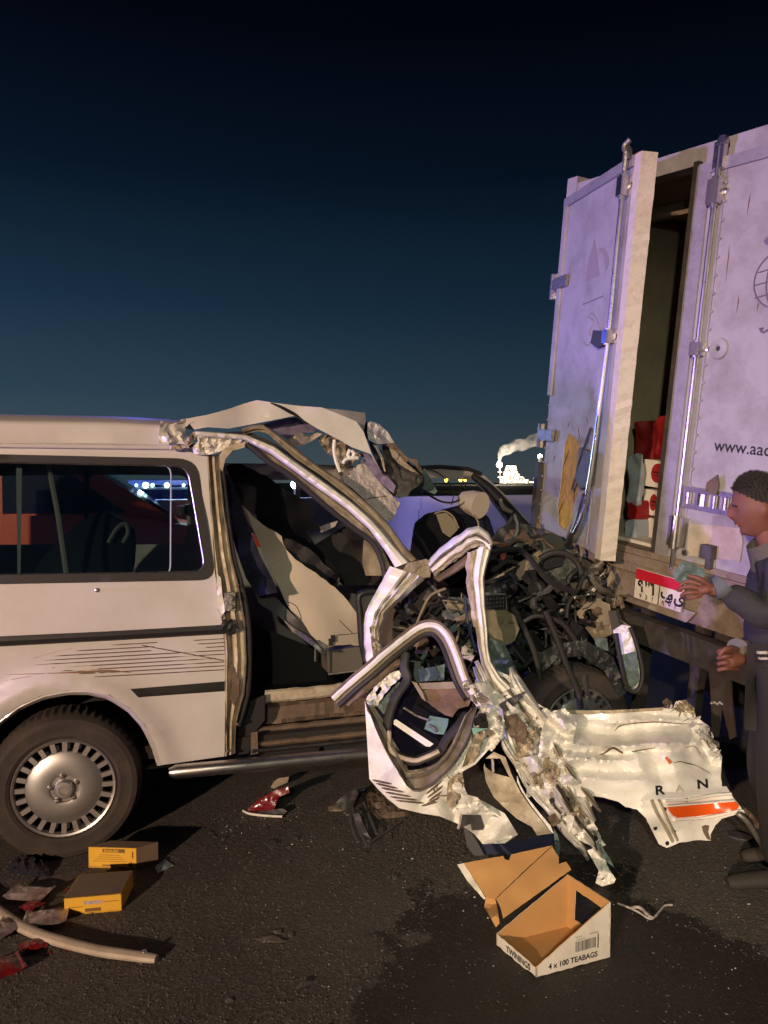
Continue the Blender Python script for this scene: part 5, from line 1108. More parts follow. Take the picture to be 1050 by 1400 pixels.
# brown inner wing
part('inner_wing', M['inner'], c2([(180, 650), (190, 600), (240, 560), (310, 590), (345, 690), (400, 800), (470, 900), (550, 1000), (590, 1048), (500, 1060), (470, 1010), (380, 960), (300, 890), (240, 830), (195, 740)]),
     lambda x, y, o: crushed([(665, 1040, 3.34), (700, 1060, 3.30), (750, 1138, 3.26), (690, 1100, 3.32)], .035, 40, .008, 14, 41)(x, y, o), [c2([(178, 600), (280, 600), (335, 712), (235, 685), (190, 650)])], step=5, thick=.006, sharp=20, seed=8)
part('wing_flange', M['torn'], c2([(380, 700), (400, 760), (440, 830), (520, 930), (580, 1000), (600, 1050), (585, 1040), (540, 980), (470, 890), (410, 800), (380, 740)]), lambda x, y, o: crushed(fd, .01, 14, .006, 7, 42)(x, y, o + .0), step=4, thick=.012)
pipe('wing_strut', M['felt'], [P(x, y, 3.33) for x, y in c2([(232, 600), (236, 640), (238, 680)])], .006)

# ================================================================== TORN-OFF DOOR, lying against the wreck
dd = [(500, 960, 3.42), (505, 1064, 3.34), (601, 1115, 3.24), (660, 1150, 3.30), (705, 1140, 3.34), (690, 1000, 3.20), (655, 945, 3.30), (550, 1070, 3.18), (600, 1060, 3.14), (640, 1005, 3.16), (575, 925, 3.45), (460, 955, 3.52), (580, 858, 3.56), (630, 930, 3.40)]
dD = idw(dd); pD = lambda x, y, off=0: P(x, y, dD(x, y) + off)
door_ = empty('torn_door', G(560, 1130), 'crushed white front door with its window frame bent into a hoop, hanging below the torn pillar', 'car door')
skin = [(498.6, 958), (502, 972), (512, 986), (522, 1002), (533, 1030), (545, 1058), (556, 1074), (566, 1082), (590, 1072), (612, 1050), (630, 1020), (640, 995), (655, 972), (668, 955), (690, 985), (688, 1010), (668, 1025), (650, 1045), (632, 1055), (634, 1075), (640, 1088), (660, 1095), (690, 1112), (708, 1141), (690, 1153), (660, 1154), (648, 1140), (630, 1128), (601, 1116), (576, 1112), (546, 1105), (530, 1092), (516, 1078), (505, 1065)]
def dskin(x, y, off=0):
    r_ = max(0, min(1, (x - 570) / 60))
    return P(x, y, dD(x, y) + (.02 + .07 * r_) * ridge(x / 44, y / 44, 50) + .012 * r_ * ridge(x / 16, y / 16, 51) + off)
def dpart(nm, mt, pts, place=pD, **k): return part(nm, mt, pts, place, par=door_, **k)
sk = dpart('door_skin', M['torn'], skin, dskin, step=4.5, thick=.004, sharp=18, seed=9)
m = MB()
for (xa, ya, xb, yb) in ((508, 1066, 536, 1072), (514, 1071, 544, 1078), (521, 1077, 553, 1083), (527, 1083, 562, 1089), (533, 1089, 572, 1094), (541, 1094, 580, 1098), (582, 1086, 606, 1066), (584, 1091, 606, 1074), (586, 1095, 604, 1082), (582, 1100, 601, 1090), (576, 1102, 598, 1096)):
    m.tube([dskin(xa + (xb - xa) * t / 6, ya + (yb - ya) * t / 6, -.002) for t in range(7)], [.001] + [.0045] * 5 + [.001], 6)
build(m, 'pinstripes', M['stripe'], sk)
rim_o = c1([(762, 398), (740, 470), (720, 560), (690, 640), (640, 720), (590, 790), (540, 850), (470, 905), (400, 945), (350, 945), (305, 905), (275, 855), (215, 760), (160, 660), (120, 570), (80, 470), (42, 370)])
rim_i = c1([(735, 410), (690, 450), (650, 540), (610, 640), (560, 720), (500, 780), (440, 815), (370, 830), (300, 838), (285, 800), (240, 700), (200, 640), (160, 560), (120, 480), (55, 385)])
band('door_rim', mat('grey_brown_door_edge', (.24, .205, .165), .4, dirt=.5, scale=10, bump=.2), rim_o, rim_i, lambda x, y, o: pD(x, y, o - .02), ((0, .02), (.1, .03), (.2, .0), (.7, -.03), (.85, .0), (1, .012)), n=80, par=door_, thick=.02, crumple=.02, freq=12)
rim_i2 = [(x + (597 - x) * .10, y + (1000 - y) * .10) for x, y in rim_i]
band('door_inner_edge', M['inner'], rim_i, rim_i2, lambda x, y, o: pD(x, y, o + .01), ((0, .02), (.4, .01), (.6, -.02), (1, -.03)), n=70, par=door_, thick=.015, crumple=.02, freq=14, seed=3)
dpart('door_inner_panel', mat('cavity_shade', (.005, .005, .006), .8, spec=.15), c1([(60, 380), (160, 230), (300, 240), (360, 250), (640, 260), (740, 400), (640, 560), (500, 760), (300, 830), (220, 700)]), lambda x, y, o: pD(x, y, o + .26), step=8, thick=.01)  # near-black sheet: the dark of the door cavity painted in
dpart('edge_flap', M['torn'], c1([(55, 340), (110, 270), (200, 190), (260, 170), (280, 210), (220, 260), (160, 330), (120, 400), (80, 400), (45, 372)]), crushed(dd, .05, 14, .03, 7, 53), step=3, thick=.005, sharp=16, jag=.8, holes=[c1([(110, 310), (140, 270), (150, 290), (118, 340)])])
dpart('edge_flap', M['teal'], c1([(120, 400), (210, 290), (260, 240), (270, 300), (200, 400), (160, 450)]), lambda x, y, o: crushed(dd, .04, 16, .02, 8, 54)(x, y, o + .03), step=4, thick=.005, sharp=18)
fr = c1([(300, 60), (290, 150), (310, 230), (250, 320), (205, 420), (180, 540), (185, 640), (240, 710), (350, 748), (440, 720), (520, 680), (560, 610), (640, 520), (690, 450)])
m = MB(); m.tube([pD(x, y, .03) for x, y in fr], .022, 8, smooth=4, flat=.6); build(m, 'glass_channel', M['rubber'], door_)
m = MB(); m.tube([pD(x, y, -.01) for x, y in c1([(195, 560), (215, 690), (345, 745), (430, 725), (515, 685)])], .010, 8, smooth=4); build(m, 'bright_channel', M['inner'], door_)
dpart('door_bar', M['torn'], c1([(225, 490), (240, 482), (480, 640), (455, 658), (430, 655), (225, 515)]), lambda x, y, o: pD(x, y, o + .05), step=6, thick=.02)
dpart('glass_remnant', mat('teal_glass', (.16, .27, .26), .15, spec=.8), c1([(455, 460), (575, 480), (570, 520), (545, 580), (490, 575), (420, 545), (435, 500)]), lambda x, y, o: pD(x, y, o + .10), step=8, thick=.006)
m = MB(); m.tube([pD(x, y, .07) for x, y in c1([(290, 410), (370, 460), (450, 490)])], .005, 6); m.tube([pD(x, y, .08) for x, y in c1([(450, 520), (480, 540), (500, 560)])], .006, 6); build(m, 'lift_rod', M['steel'], door_)
dpart('padded_panel', mat('brown_padding', (.17, .105, .07), .8, dirt=.4, scale=8, bump=.3, bscale=50), c1([(400, 295), (640, 285), (690, 290), (722, 350), (700, 400), (640, 415), (600, 470), (550, 455), (470, 400), (420, 360)]), crushed([(x, y, d + .06) for x, y, d in dd], .02, 30, .008, 12, 55), step=5, thick=.03, jag=.8)
dpart('arm_rest', M['tan'], c1([(385, 252), (620, 242), (650, 285), (500, 292), (405, 290)]), crushed([(x, y, d + .04) for x, y, d in dd], .01, 30, .004, 12, 56), step=5, thick=.04)
dpart('arm_rest_end', M['tan'], c1([(340, 240), (372, 250), (410, 310), (430, 370), (405, 350), (370, 290)]), lambda x, y, o: pD(x, y, o + .03), step=5, thick=.03)
hoop = [(456, 957), (480, 935), (505, 914), (530, 892), (555, 872), (572, 860), (585, 856), (598, 858), (610, 870), (618, 886), (626, 908), (634, 930), (646, 950)]
def offs(pts, d):
    out = []
    for i, (x, y) in enumerate(pts):
        a, b_ = pts[max(i - 1, 0)], pts[min(i + 1, len(pts) - 1)]; L_ = math.hypot(b_[0] - a[0], b_[1] - a[1])
        out.append((x - (b_[1] - a[1]) / L_ * d, y + (b_[0] - a[0]) / L_ * d))
    return out
hp = [tuple(q) for q in spline([Vector(h) for h in hoop], 4)[0]]
band('window_hoop', M['torn'], offs(hp, -7), offs(hp, 4), pD, ((0, -.03), (.12, .012), (.45, .022), (.8, .012), (1, -.02)), n=70, par=door_, thick=.02, crumple=.004)
band('hoop_inner', M['tan'], offs(hp, 4), offs(hp, 9), lambda x, y, o: pD(x, y, o + .01), ((0, 0), (.5, .01), (1, -.01)), n=60, par=door_, thick=.02)
m = MB(); m.tube([pD(x, y, .02) for x, y in offs(hp, 11)], .012, 8); build(m, 'hoop_seal', M['rubber'], door_)
m = MB(); m.tube([pD(x, y, -.012) for x, y in offs(hp, -7)], .007, 6); build(m, 'hoop_lip', M['rust'], door_)
m = MB(); m.lathe(pD(638, 937, -.03), FW * -1, [(.022, 0), (.02, .012), (.014, .014), (.012, .008), (0, .008)], 20); build(m, 'mirror_mount', M['steel'], door_)
band('hoop_channel', M['rust'], [(470, 962), (500, 925), (530, 905), (552, 898)], [(478, 966), (510, 940), (535, 918), (556, 906)], lambda x, y, o: pD(x, y, o + .05), n=24, par=door_, thick=.02, crumple=.02)
dpart('hinge_flap', M['torn'], c1([(690, 280), (740, 290), (780, 350), (850, 420), (900, 480), (925, 540), (915, 600), (850, 690), (820, 660), (850, 560), (820, 480), (760, 410), (720, 360)]), crushed([(x, y, d - .03) for x, y, d in dd], .05, 15, .025, 7, 57), step=3, thick=.005, sharp=16, jag=.7)
dpart('hinge_flap', M['inner'], c1([(720, 540), (760, 530), (830, 545), (800, 600), (770, 700), (730, 760), (660, 790), (690, 700), (725, 620)]), crushed([(x, y, d - .02) for x, y, d in dd], .05, 17, .02, 8, 58), step=3.5, thick=.005, sharp=16)
dpart('teal_chip', mat('teal_chip', (.22, .42, .40), .3), c1([(722, 538), (830, 540), (760, 565), (735, 585)]), lambda x, y, o: pD(x, y, o - .05), step=4, thick=.004)
for (x, y) in ((765, 495), (800, 515), (790, 470)):
    m = MB(); m.box(pD(*c1([(x, y)])[0], -.05), (vd, vin, Z), (.03, .02, .03)); build(m, 'hinge_block', M['black'], door_)
dpart('door_handle_recess', M['darkplastic'], c1([(655, 1090), (780, 1095), (805, 1170), (795, 1190), (725, 1190), (715, 1150), (660, 1175), (645, 1180)]), lambda x, y, o: dskin(x, y, o - .006), step=5, thick=.004)
dpart('lower_fold', M['inner'], c1([(570, 880), (640, 820), (665, 830), (680, 930), (700, 970), (640, 1000), (600, 1060), (560, 1020)]), lambda x, y, o: crushed(dd, .04, 18, .03, 8, 59)(x, y, o - .035), step=3.5, thick=.005, sharp=16)
dpart('lower_fold', M['torn'], c1([(610, 1040), (640, 990), (700, 965), (760, 980), (800, 1030), (870, 1090), (900, 1110), (700, 1075), (640, 1070)]), lambda x, y, o: crushed(dd, .03, 22, .015, 9, 60)(x, y, o - .04), step=4, thick=.005, sharp=18)
m = MB(); m.tube([dskin(x, y, -.01) for x, y in c1([(656, 1088), (648, 1140), (636, 1180)])], .006, 6); build(m, 'loose_trim', M['felt'], door_)
part('blue_skirt', mat('dark_blue_plastic', (.02, .022, .06), .5), c2([(150, 1110), (260, 1100), (400, 1090), (590, 1045), (605, 1120), (480, 1140), (340, 1180), (230, 1190), (170, 1170)]), lambda x, y, o: P(x, y, 3.42 + o), step=8, thick=.03, par=door_)
part('skirt_bracket', M['darkplastic'], c2([(60, 1010), (110, 1050), (150, 1110), (185, 1180), (120, 1180), (80, 1120)]), lambda x, y, o: P(x, y, 3.38 + o), step=6, thick=.03, par=door_)

tongues('torn_tongue', M['inner'], [(640, 935), (668, 950), (690, 985), (688, 1008), (665, 1020), (655, 990)], lambda x, y, o: pD(x, y, o - .07), 7, 4, 10, 79, door_)
wrinkles('crease', M['rust'], [(640, 935), (668, 950), (690, 985), (688, 1008), (640, 1050), (632, 1090), (600, 1100), (580, 1090), (640, 1020)], lambda x, y, o: dskin(x, y, o - .03), 22, 10, 30, .0015, .004, 80, door_)
# ================================================================== ENGINE BAY DEBRIS
def clutter(nm, mts, poly, d0, d1, n, smin, smax, seed, par=van, kind='stuff'):
    rg = random.Random(seed); ms = [MB() for _ in mts]; xs = [p[0] for p in poly]; ys = [p[1] for p in poly]; c = 0
    while c < n:
        x, y = rg.uniform(min(xs), max(xs)), rg.uniform(min(ys), max(ys))
        if not inside(x, y, poly): continue
        c += 1; q = P(x, y, rg.uniform(d0, d1)); m = ms[rg.randrange(len(ms))]; s = rg.uniform(smin, smax); k = rg.random()
        a = Vector((rg.gauss(0, 1), rg.gauss(0, 1), rg.gauss(0, 1))).normalized(); b_ = a.orthogonal().normalized(); e = a.cross(b_)
        if k < .30:
            nn = rg.randint(4, 7); ring = [q + (b_ * math.cos(t * 6.283 / nn) + e * math.sin(t * 6.283 / nn) * rg.uniform(.4, 1)) * s * rg.uniform(.5, 1.1) + a * rg.uniform(-.2, .2) * s for t in range(nn)]
            ce = sum(ring, Vector()) / nn + a * s * .15; bk = [p - a * .006 for p in ring]
            m.add([ce] + ring + [ce - a * .006] + bk, [(0, 1 + t, 1 + (t + 1) % nn) for t in range(nn)] + [(nn + 1, nn + 2 + (t + 1) % nn, nn + 2 + t) for t in range(nn)] + [(1 + t, nn + 2 + t, nn + 2 + (t + 1) % nn, 1 + (t + 1) % nn) for t in range(nn)])
        elif k < .62:
            L2 = s * rg.choice((1, 1.4, 2.2)); m.tube([q - a * L2, q - a * L2 * .3 + b_ * L2 * rg.uniform(-.4, .4), q + a * L2 * .4 + e * L2 * rg.uniform(-.3, .3), q + a * L2 + e * L2 * rg.uniform(-.5, .5)], rg.choice((.004, .007, .010, .014, .018)), 6, smooth=3)
        elif k < .74: m.lathe(q, a, [(0, -s * .3), (s * .4, -s * .3), (s * .42, 0), (s * .3, s * .1), (s * .3, s * .3), (0, s * .3)], 14)
        else: m.box(q, (a, b_, e), (s * rg.uniform(.8, 1.8), s * rg.uniform(.4, .9), s * rg.uniform(.12, .5)), jit=s * .07)
    for m, mt in zip(ms, mts):
        if m.v: build(m, nm, mt, par, kind=kind, sharp=30)
bay = [(655, 800), (690, 765), (745, 765), (790, 790), (838, 815), (852, 850), (868, 930), (830, 960), (740, 965), (700, 930), (672, 900)]
clutter('engine_debris', [M['engine'], M['black'], M['darkplastic'], M['engine'], M['black'], M['engine'], M['rubber']], bay, 4.22, 5.0, 300, .035, .13, 11)
clutter('bent_brackets', [M['steel'], M['rust']], bay, 4.3, 4.9, 34, .03, .08, 15)
clutter('cabin_debris', [M['teal'], M['engine'], M['black'], M['tan']], [(540, 860), (560, 800), (650, 820), (665, 900), (690, 940), (640, 940), (545, 930)], 3.9, 4.7, 170, .025, .085, 12)
clutter('crushed_fittings', [M['rust'], M['tan'], M['steel']], [(770, 760), (800, 755), (850, 780), (855, 815), (840, 850), (790, 840), (770, 800)], 4.45, 5.0, 120, .02, .08, 13)
clutter('dash_debris', [M['black'], M['engine'], M['rust']], [(670, 745), (700, 730), (740, 735), (760, 770), (700, 800), (668, 800)], 4.4, 5.0, 50, .04, .1, 14)
def ep(nm, mt, pts, d, th=.03, step=5, amp=.02, seed=0, **k): return part(nm, mt, pts, lambda x, y, o: P(x, y, d + o + amp * ridge(x / 14, y / 14, seed)), step=step, thick=th, **k)
m = MB(); m.tube([P(x, y, d) for x, y, d in ((748, 780, 4.75), (752, 755, 4.65), (760, 748, 4.6))], [.10, .12, .09], 18, smooth=3); build(m, 'air_drum', mat('green_grey_drum', (.045, .058, .050), .5, dirt=.5, scale=8, bump=.2), van)
ep('drum_lid', mat('green_grey_lid', (.045, .058, .05), .45, dirt=.6, scale=12, bump=.3), [(735, 770), (742, 752), (760, 748), (780, 752), (790, 765), (788, 790), (770, 798), (745, 792)], 4.42, .06, amp=.03, seed=3)
m = MB(); m.tube([P(x, y, 4.35) for x, y in ((738, 764), (755, 756), (775, 758), (790, 770), (796, 790))], .018, 10, smooth=4); build(m, 'hose', M['rubber'], van)
m = MB(); m.tube([P(x, y, 4.2) for x, y in ((700, 830), (716, 858), (730, 890), (738, 925), (742, 962))], .017, 10, smooth=4); build(m, 'hose', M['rubber'], van)
m = MB(); m.tube([P(x, y, 4.15) for x, y in ((745, 835), (760, 870), (775, 910), (790, 945), (794, 968))], .017, 10, smooth=4); build(m, 'hose', M['rubber'], van)
m = MB(); m.tube([P(x, y, 4.2) for x, y in ((716, 850), (735, 842), (768, 852), (790, 880), (812, 900))], .014, 8, smooth=4); build(m, 'hose', M['rubber'], van)
part('ring_bracket', M['tan'], [(788, 838), (800, 826), (818, 820), (834, 826), (836, 850), (826, 868), (812, 872), (800, 858)], lambda x, y, o: P(x, y, 4.4 + o), [[(808 + 11 * math.cos(a * .5236), 841 + 9 * math.sin(a * .5236)) for a in range(12)]], step=5, thick=.03)
for (x, y, d, s) in ((720, 765, 4.3, .035), (800, 760, 4.7, .03)):
    pass
ep('dash_shelf', M['tan'], [(660, 800), (700, 775), (738, 752), (745, 760), (720, 790), (690, 802), (664, 812)], 4.4, .03, seed=5)
ep('dash_top', M['black'], [(668, 742), (682, 722), (700, 714), (725, 718), (745, 738), (735, 748), (700, 740), (682, 748)], 4.75, .25, seed=6)
ep('broken_screen', mat('olive_lid', (.10, .10, .07), .4), [(690, 736), (732, 738), (738, 744), (730, 750), (700, 748)], 4.5, .02, amp=.008, seed=6)
ep('red_connector', mat('dull_red', (.22, .05, .035), .5), [(683, 745), (690, 743), (692, 760), (687, 770), (684, 760)], 4.35, .03, seed=7)
ep('seat_cushion', mat('olive_cushion', (.17, .15, .09), .8, dirt=.5, scale=9, bump=.3, bscale=50), [(664, 835), (690, 832), (704, 842), (710, 860), (704, 876), (688, 884), (668, 872)], 4.05, .12, seed=8)
m = MB()
for i in range(7): m.box(P(664 + i * 4.4, 823, 4.02), (vd, vin, Z), (.006, .01, .075))
for i in range(4): m.box(P(677, 815 + i * 5.5, 4.02), (vd, vin, Z), (.11, .01, .006))
build(m, 'air_vent', M['black'], van)
ep('vent_surround', mat('grey_green_trim', (.075, .08, .065), .6), [(660, 810), (692, 811), (694, 834), (660, 836)], 4.06, .02, amp=0)
ep('green_cloth', M['teal'], [(668, 872), (690, 880), (704, 910), (712, 930), (690, 935), (668, 905)], 3.95, .03, amp=.05, seed=9)
ep('teal_panel', M['teal'], [(572, 915), (590, 912), (608, 908), (607, 930), (574, 932)], 3.85, .03, amp=.01, seed=10)
ep('grey_wall', mat('grey_blue_wall', (.10, .11, .115), .7, dirt=.4, scale=8), [(600, 815), (645, 818), (645, 860), (625, 852), (604, 842)], 4.2, .03, amp=.02, seed=10)
pipe('blue_strap', mat('blue_strap', (.05, .07, .16), .7), [P(x, y, 3.95) for x, y in ((636, 815), (638, 840), (644, 868), (650, 890))], .02, n=8, flat=.4)
pipe('seat_bolster', M['felt'], [P(x, y, 3.9) for x, y in ((630, 895), (640, 897), (646, 900))], .018)
m = MB(); m.lathe(P(635, 890, 3.9), Z, [(0, .03), (.015, .02), (.018, -.02), (0, -.03)], 10); build(m, 'small_bottle', M['felt'], van)
part('dim_box', mat('grey_green_box', (.10, .125, .11), .7), [(548, 900), (575, 905), (575, 935), (552, 928)], lambda x, y, o: P(x, y, 4.0 + o), step=8, thick=.1)
# crumpled bumper corner standing by the wheel
bc = part('bumper_corner', M['torn'], [(838, 862), (850, 854), (862, 856), (870, 880), (877, 915), (876, 935), (866, 944), (854, 940), (850, 915), (844, 885)], crushed([(845, 870, 4.05), (875, 920, 4.0), (855, 940, 4.05)], .03, 16, .01, 7, 61), step=4, thick=.03, sharp=22)
part('bumper_lining', M['teal'], [(843, 897), (870, 890), (874, 930), (866, 940), (856, 936), (850, 915)], lambda x, y, o: crushed([(845, 870, 4.0), (875, 920, 3.95), (855, 940, 4.0)], .02, 16, .01, 7, 61)(x, y, o - .01), step=4, thick=.01, par=bc)
m = MB(); m.tube([P(x, y, 3.98) for x, y in ((842, 866), (846, 890), (852, 920), (858, 940), (868, 946), (876, 936), (878, 915), (870, 880), (862, 858))], .012, 8, smooth=4); build(m, 'bumper_seal', M['rubber'], bc)
ep('torn_wing', M['tan'], [(800, 858), (820, 850), (845, 845), (862, 856), (848, 870), (838, 866), (815, 878)], 4.3, .02, amp=.06, seed=12)
ep('pale_tear', M['teal'], [(812, 872), (830, 872), (832, 890), (816, 888)], 4.2, .01, amp=.02, seed=12); ep('pale_tear', M['teal'], [(826, 905), (838, 910), (836, 925), (828, 918)], 4.2, .01, amp=.02, seed=12)
ep('inner_arch', M['engine'], [(735, 895), (760, 880), (800, 875), (838, 898), (858, 945), (848, 955), (826, 918), (795, 897), (762, 900), (742, 920)], 4.15, .10, amp=.02, seed=13)
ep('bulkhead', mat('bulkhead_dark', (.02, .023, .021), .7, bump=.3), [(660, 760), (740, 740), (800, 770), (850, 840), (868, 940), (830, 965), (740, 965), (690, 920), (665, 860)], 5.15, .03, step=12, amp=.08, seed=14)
# ================================================================== THINGS ON THE ROAD
card = mat('brown_cardboard', (.50, .27, .095), .75, dirt=.25, dirtcol=(.34, .17, .06), scale=6); cwhite = mat('white_card_print', (.70, .66, .57), .55, dirt=.25, scale=7)
def onto(px, py, z=0): return G(px, py, z)
A, B, Dc = onto(733, 1337), onto(834, 1309), onto(679, 1293); C = B + Dc - A; ctr = (A + B + C + Dc) / 4
box = empty('tea_carton', ctr, 'open cardboard carton with torn flaps and white printed sides, standing on the wet asphalt', 'carton')
u = (B - A).normalized(); v_ = (Dc - A).normalized(); th = .004
hA, hB, hC, hD = .035, .197, .203, .045
def wall(nm, p, q, hp_, hq, outm, holes=(), inward=None, jag=.0015):
    e = (q - p); L_ = e.length; e.normalize(); nin = inward.normalized()
    def pl(o): return lambda x, y, off: p + e * x + Z * y + nin * (off + o)
    poly = [(0, .002), (L_, .002), (L_, hq), (0, hp_)]
    m = MB(); sheet(m, poly, pl(0), holes, step=.02, thick=.0012, jag=jag); o = build(m, nm, outm, box, smooth=False)
    m = MB(); sheet(m, poly, pl(.0016), holes, step=.02, thick=.003, jag=jag); build(m, 'card_lining', card, o, smooth=False); return o, e, nin
rw, re_, _ = wall('printed_side', A, B, hA, hB, cwhite, inward=v_)
bw, be, _ = wall('back_wall', B, C, hB, hC, cwhite, [[(.035, .05), (.17, .05), (.165, .165), (.04, .16)]], inward=-u)
lw, le, _ = wall('left_wall', Dc, C, hD, hC, cwhite, inward=-v_)
fw, fe, _ = wall('front_wall', Dc, A, hD, hA, cwhite, inward=u, jag=.004)
m = MB(); m.prism([p + Z * .004 for p in (A + u * .004 + v_ * .004, B - u * .004 + v_ * .004, C - u * .004 - v_ * .004, Dc + u * .004 - v_ * .004)], Z * .004); build(m, 'bottom', card, box)
rpn = Plane(A - v_ * .0008, u, Z)
m = text_mesh('4 x 100 TEABAGS', .0265, rpn, .047, .018, .0006, bold=.0007); build(m, 'side_lettering', M['print'], rw, smooth=False, clean=False)
m = MB(); rg = random.Random(2); x = .155
while x < .238:
    w_ = rg.choice((.0012, .0018, .003)); m.add([rpn.pt(x, .052, .0006), rpn.pt(x + w_, .052, .0006), rpn.pt(x + w_, .088, .0006), rpn.pt(x, .088, .0006)], [(0, 1, 2, 3)]); x += w_ + rg.choice((.0012, .0018, .0024))
build(m, 'barcode', M['print'], rw, smooth=False, clean=False)
for t_, s_, xx, yy in (('5 070177 0', .008, .158, .091), ('EXP 06/25', .008, .215, .101), ('(01) 0 50', .007, .155, .101)):
    m = text_mesh(t_, s_, rpn, xx, yy, .0006); build(m, 'small_print', M['print'], rw, smooth=False, clean=False)
m = MB(); m.box(rpn.pt(.248, .072, .0003), (u, v_, Z), (.004, .0004, .05)); build(m, 'print_bar', M['print'], rw)
fpn = Plane(Dc - (u + v_).normalized() * 0 , (A - Dc).normalized(), Z)
fpn = Plane(Dc + fpn.n * .0012, (A - Dc).normalized(), Z)
m = text_mesh('TWININGS', .030, fpn, .055, .010, .0012, bold=.0008, sx=.85); build(m, 'front_lettering', M['print'], fw, smooth=False, clean=False)
def flap(nm, pts, depth, mt, par=box, step=6, amp=.006, thick=.004):
    d_ = idw(depth); m = MB(); sheet(m, pts, lambda x, y, o: P(x, y, d_(x, y) + o + amp * noise.noise(Vector((x / 30, y / 30, 2)))), (), step=step, thick=thick, jag=.3); return build(m, nm, mt, par, sharp=20)
lidd = [(634, 1179, 2.98), (754, 1156, 3.02), (677, 1229, 2.86), (664, 1228, 2.90), (782, 1189, 2.885), (686, 1256, 2.80)]
lid = flap('lid_flap', [(634, 1180), (688, 1170), (690, 1175), (696, 1176), (699, 1168), (755, 1156), (715, 1192), (677, 1229), (664, 1226)], lidd, card)
flap('lid_panel', [(755, 1157), (764, 1172), (764, 1181), (774, 1178), (781, 1189), (735, 1222), (688, 1256), (684, 1240), (678, 1229), (716, 1193)], lidd, card)
flap('lid_edge', [(625, 1182), (634, 1180), (664, 1228), (662, 1230), (640, 1206)], [(630, 1190, 2.99), (662, 1230, 2.9)], cwhite)
flap('torn_tuck', [(664, 1226), (677, 1229), (680, 1242), (683, 1262), (678, 1268), (668, 1250), (662, 1240)], [(670, 1228, 2.9), (680, 1262, 2.78)], card)
m = MB(); m.tube([P(x, y, 2.995 + (x - 700) * .0002) for x, y in ((689, 1172), (694, 1185), (701, 1204))], .0012, 4); build(m, 'lid_crease', mat('crease_brown', (.26, .13, .05), .8), lid)
m = MB(); m.tube([A + (C - A) * 0 + le * .0 + Dc - A + (C - Dc) * .45 + Z * .006 + u * .006, Dc + (C - Dc) * .45 + Z * .12 + u * .006], .001, 4); build(m, 'wall_crease', mat('crease_brown2', (.28, .14, .05), .8), lw)

# ---- yellow tea boxes
yel = mat('yellow_box_print', (.80, .46, .035), .45, dirt=.3, dirtcol=(.55, .3, .05), scale=9); grey = mat('brown_grey_box_side', (.17, .125, .085), .45, dirt=.4, scale=12)
def tinybox(label, bl, br, h, depthv, topm, frontm, sidem, cat='box', tilt=0):
    dirf = (br - bl); r = empty('tea_box', (bl + br) / 2 + depthv / 2, label, cat, 'yellow tea boxes by the rear wheel')
    p = [bl, br, br + depthv, bl + depthv]; up_ = Z * h + depthv.normalized() * tilt
    def face(nm, q, mt, n):
        m = MB(); m.prism(q, n * -.003); return build(m, nm, mt, r, smooth=False)
    nf = -depthv.normalized(); ns = dirf.normalized()
    f = face('front_face', [p[0], p[1], p[1] + up_, p[0] + up_], frontm, nf); face('top_face', [q + up_ for q in p], topm, Z)
    face('side_face', [p[1] + ns * .0005, p[2] + ns * .0005, p[2] + up_ + ns * .0005, p[1] + up_ + ns * .0005], sidem, ns); face('side_face', [p[0] - ns * .0005, p[0] + up_ - ns * .0005, p[3] + up_ - ns * .0005, p[3] - ns * .0005], sidem, -ns)
    face('back_face', [p[3], p[3] + up_, p[2] + up_, p[2]], sidem, -nf); face('base_face', [q + Z * .002 for q in p], sidem, -Z)
    pl = Plane(bl + nf * .0006, dirf, up_); return r, f, pl, dirf.length
r1, f1, pl1, W1 = tinybox('yellow tea box lying with its dull brown top up, nearer the white strip', onto(88, 1252), onto(166, 1245), .068, Vector((-.012, .175, 0)), grey, yel, yel)
def lbl(pl, f, nm, u0, u1, v0, v1, mt, par):
    m = MB(); m.add([pl.pt(u0, v0, .0006), pl.pt(u1, v0, .0006), pl.pt(u1, v1, .0006), pl.pt(u0, v1, .0006)], [(0, 1, 2, 3)]); return build(m, nm, mt, par, smooth=False)
brn = mat('brown_label_print', (.20, .10, .02), .6)
lbl(pl1, f1, 'pale_label', W1 * .34, W1 * .66, .037, .049, M['felt'], f1); lbl(pl1, f1, 'brown_label', W1 * .36, W1 * .64, .008, .021, brn, f1)
m = MB()
for i, (a, b_) in enumerate(((.08, .32), (.68, .95), (.1, .3), (.7, .9))): m.box(pl1.pt(W1 * (a + b_) / 2, .030 + .012 * (i % 2), .0004), (pl1.ex, pl1.n, pl1.ey), (W1 * (b_ - a), .0004, .0018))
build(m, 'fine_print', brn, f1)
r2, f2, pl2, W2 = tinybox('yellow tea box standing upright beside the rear tyre', onto(121, 1186), onto(187, 1188), .092, Vector((.075, .055, 0)), grey, yel, grey)
lbl(pl2, f2, 'brown_label', W2 * .30, W2 * .76, .068, .084, brn, f2)
m = text_mesh('ENGLISH', .016, pl2, W2 * .33, .070, .001, bold=.0005); build(m, 'label_lettering', yel, f2, smooth=False, clean=False)
m = MB()
for i in range(4): m.box(pl2.pt(W2 * .45, .030 + i * .009, .0004), (pl2.ex, pl2.n, pl2.ey), (W2 * (.7 - .1 * i), .0004, .0015))
m.box(pl2.pt(W2 * .92, .060, .0004), (pl2.ex, pl2.n, pl2.ey), (.006, .0004, .028)); m.box(pl2.pt(W2 * .42, .012, .0004), (pl2.ex, pl2.n, pl2.ey), (.055, .0004, .005)); build(m, 'fine_print', brn, f2)
m = MB(); m.lathe(pl2.pt(W2 * .88, .018, .0004), pl2.n, [(.011, 0), (0, .0004)], 14); build(m, 'round_seal', brn, f2)

